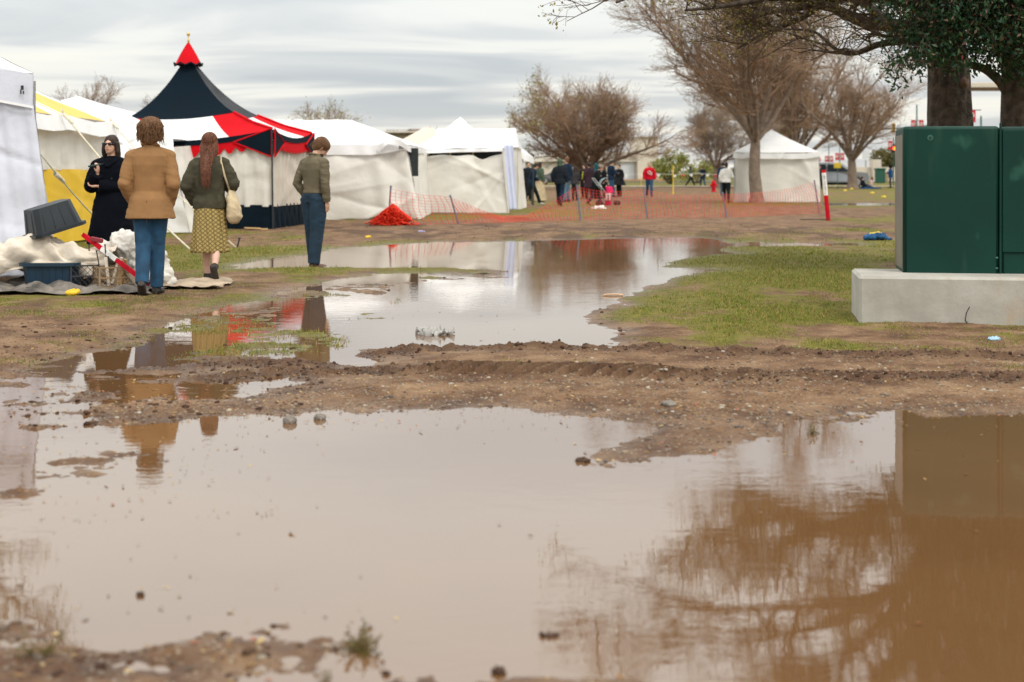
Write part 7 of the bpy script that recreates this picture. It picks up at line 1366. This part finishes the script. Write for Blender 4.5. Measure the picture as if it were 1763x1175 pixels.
def stones(name, n, boxes, size, m, seed, zlo=-.002, zhi=.2, flat=.6, mudonly=False, nosub=True):
    rs_ = np.random.RandomState(seed); x, y = scatter_imgs(n, boxes, rs_); z, sd, mud, sh = terrain(x, y); k = (z > zlo) & (z < zhi)
    if mudonly:
        k &= mud > .35; ix, iy = img(x, y); k &= ~((ix > 760) & (ix < 1130) & (iy > 630) & (iy < 662) & (rs_.rand(len(x)) < .93))
    x, y, z = x[k], y[k], z[k]; iv, jf = ico(); n = len(x); s_ = size * (.35 + rs_.pareto(2.6, n).clip(0, 3.0)) * (1 + 0 * y); a = rs_.uniform(0, 6.28, n)
    V = iv[None] * (1 + rs_.uniform(-.28, .28, (n, 12, 1))) * s_[:, None, None] * np.array((1, .8, flat)); ca, sa = np.cos(a)[:, None], np.sin(a)[:, None]
    V = np.stack([V[..., 0] * ca - V[..., 1] * sa, V[..., 0] * sa + V[..., 1] * ca, V[..., 2]], -1) + np.stack([x, y, z], -1)[:, None]
    Fc = (jf[None] + (np.arange(n) * 12)[:, None, None]).reshape(-1, 3); o = obj(name, mesh_np(name, V.reshape(-1, 3), tris=Fc, smooth=False), m); tag(o, kind='stuff'); return o
leafmat('pebble_mix', [(0, (.10, .075, .055)), (.3, (.17, .13, .10)), (.6, (.25, .20, .15)), (.82, (.36, .32, .26)), (.93, (.07, .06, .055))], .85, 0)
leafmat('clod_mix', [(0, (.045, .022, .013)), (.4, (.075, .040, .024)), (.8, (.10, .058, .035))], .95, 0)
leafmat('litter_mix', [(0, (.24, .13, .05)), (.25, (.34, .22, .09)), (.45, (.13, .06, .03)), (.65, (.42, .30, .12)), (.8, (.30, .11, .06)), (.92, (.10, .05, .03))], .8, .1)
PB_ = [(0, 1763, 655, 745, .45), (950, 1763, 600, 670, .12), (430, 1763, 700, 800, .3), (0, 700, 1085, 1178, .025)]
stones('gravel', 14000, PB_, .0050, 'pebble_mix', 3)
stones('clods', 12000, [(350, 1763, 592, 668, 1.0)], .0058, 'clod_mix', 5, mudonly=True, flat=.8)
stones('mud_crumbs', 5000, [(0, 560, 560, 780, .5), (600, 1100, 470, 620, .15), (400, 1763, 384, 420, .3), (0, 700, 1040, 1178, .05)], .0075, 'clod_mix', 7, zlo=-.004, zhi=.05, flat=.6)
def litter(name, n, boxes, size, m, seed, keep=.12, asp=.5):
    rs_ = np.random.RandomState(seed); x, y = scatter_imgs(n, boxes, rs_); z = terrain(x, y)[0]; kk_ = (z > -.004) | (rs_.rand(len(z)) < keep); x, y = x[kk_], y[kk_]; z = np.maximum(z[kk_], .001); C = np.stack([x, y, z + .002], -1)
    a = rs_.uniform(0, 6.28, n := len(x)); s_ = size * rs_.uniform(.5, 1.6, n); d = np.stack([np.cos(a), np.sin(a), rs_.uniform(-.05, .35, n)], -1) * s_[:, None]; b = np.stack([-np.sin(a), np.cos(a), rs_.uniform(-.1, .4, n)], -1) * s_[:, None] * asp * .5
    V = np.stack([C, C + d * .5 + b, C + d, C + d * .5 - b + np.array((0, 0, .002))], 1).reshape(-1, 3); o = obj(name, mesh_np(name, V, quads=np.arange(n * 4).reshape(n, 4), smooth=False), m); tag(o, kind='stuff'); return o
litter('leaf_litter', 2400, [(0, 1763, 640, 745, .62), (0, 560, 560, 800, .22), (0, 700, 1050, 1178, .05), (1560, 1763, 715, 830, .012), (950, 1500, 720, 810, .07)], .022, 'litter_mix', 11)
litter('floating_leaves', 60, [(0, 1763, 740, 1178, .5), (420, 1100, 430, 600, .25), (0, 480, 740, 900, .25)], .026, 'litter_mix', 12, keep=1)
litter('straw_flecks', 7000, [(0, 1763, 640, 740, .8), (900, 1763, 600, 650, .2)], .018, 'litter_mix', 13, asp=.16)
litter('floating_debris', 260, [(0, 480, 700, 900, .6), (0, 620, 900, 1130, .12), (420, 1000, 470, 600, .28)], .014, 'litter_mix', 14, keep=1)
# ================================================================== GRASS
def grass(seed=1, n=430000):
    rs_ = np.random.RandomState(seed); px = rs_.uniform(-60, 1830, n); u = rs_.rand(n); py = 386 + (648 - 386) * u ** 1.0
    m1 = rs_.rand(n) < .03; y = F * CH / (py - H0); x = (px - CX) / F * y; z, sd, mud, sh = terrain(x, y); g = grassiness(x, y, sd, mud)
    patch = fbm(x * 4, y * 3, 91, 3) * .55 + fbm(x * 1.1, y * .6, 95, 3) * .45; k = (g * .90 + (patch - .5) * 2.8 > rs_.uniform(.15, 1.0, n)) & (z > -.006) & (sst(-.9, .05, sd) * .85 < rs_.rand(n)) & (mud < .3)
    k |= (z > -.013) & (sh > .3) & (fbm(x * 2.5, y * 2.5, 93, 3) > .60) & (rs_.rand(n) < .3) & (mud < .3) & (py < 640)
    inb = (x > 2.86 + (y - 12.15) * .17) & (y > 12.17 - (x - 2.9) * .167) & (y < 13.6); k &= ~inb
    x, y, z, g = x[k], y[k], z[k], g[k]; n = len(x); gb = (g > .75) * .6 + .7
    h = rs_.uniform(.009, .026, n) * (.7 + 1.0 * rs_.rand(n) ** 4) * gb * (1 + (y > 20) * .25); wd = .0016 + .00022 * y; a = rs_.uniform(0, 3.14, n); ln = rs_.normal(size=(n, 2)) * h[:, None] * .55
    b0 = np.stack([x - np.cos(a) * wd, y - np.sin(a) * wd, z - .004], -1); b1 = np.stack([x + np.cos(a) * wd, y + np.sin(a) * wd, z - .004], -1); tp = np.stack([x + ln[:, 0], y + ln[:, 1], z + h], -1)
    V = np.stack([b0, b1, tp], 1).reshape(-1, 3); me = mesh_np('grass', V, tris=np.arange(n * 3).reshape(n, 3), smooth=False)
    o = obj('grass', me, 'grass_blades'); tag(o, kind='stuff'); print('blades', n)
leafmat('grass_blades', [(0, (.13, .19, .018)), (.22, (.18, .215, .024)), (.42, (.10, .15, .014)), (.58, (.28, .22, .05)), (.74, (.38, .27, .10)), (.90, (.15, .09, .03))], .7, .25)
grass()
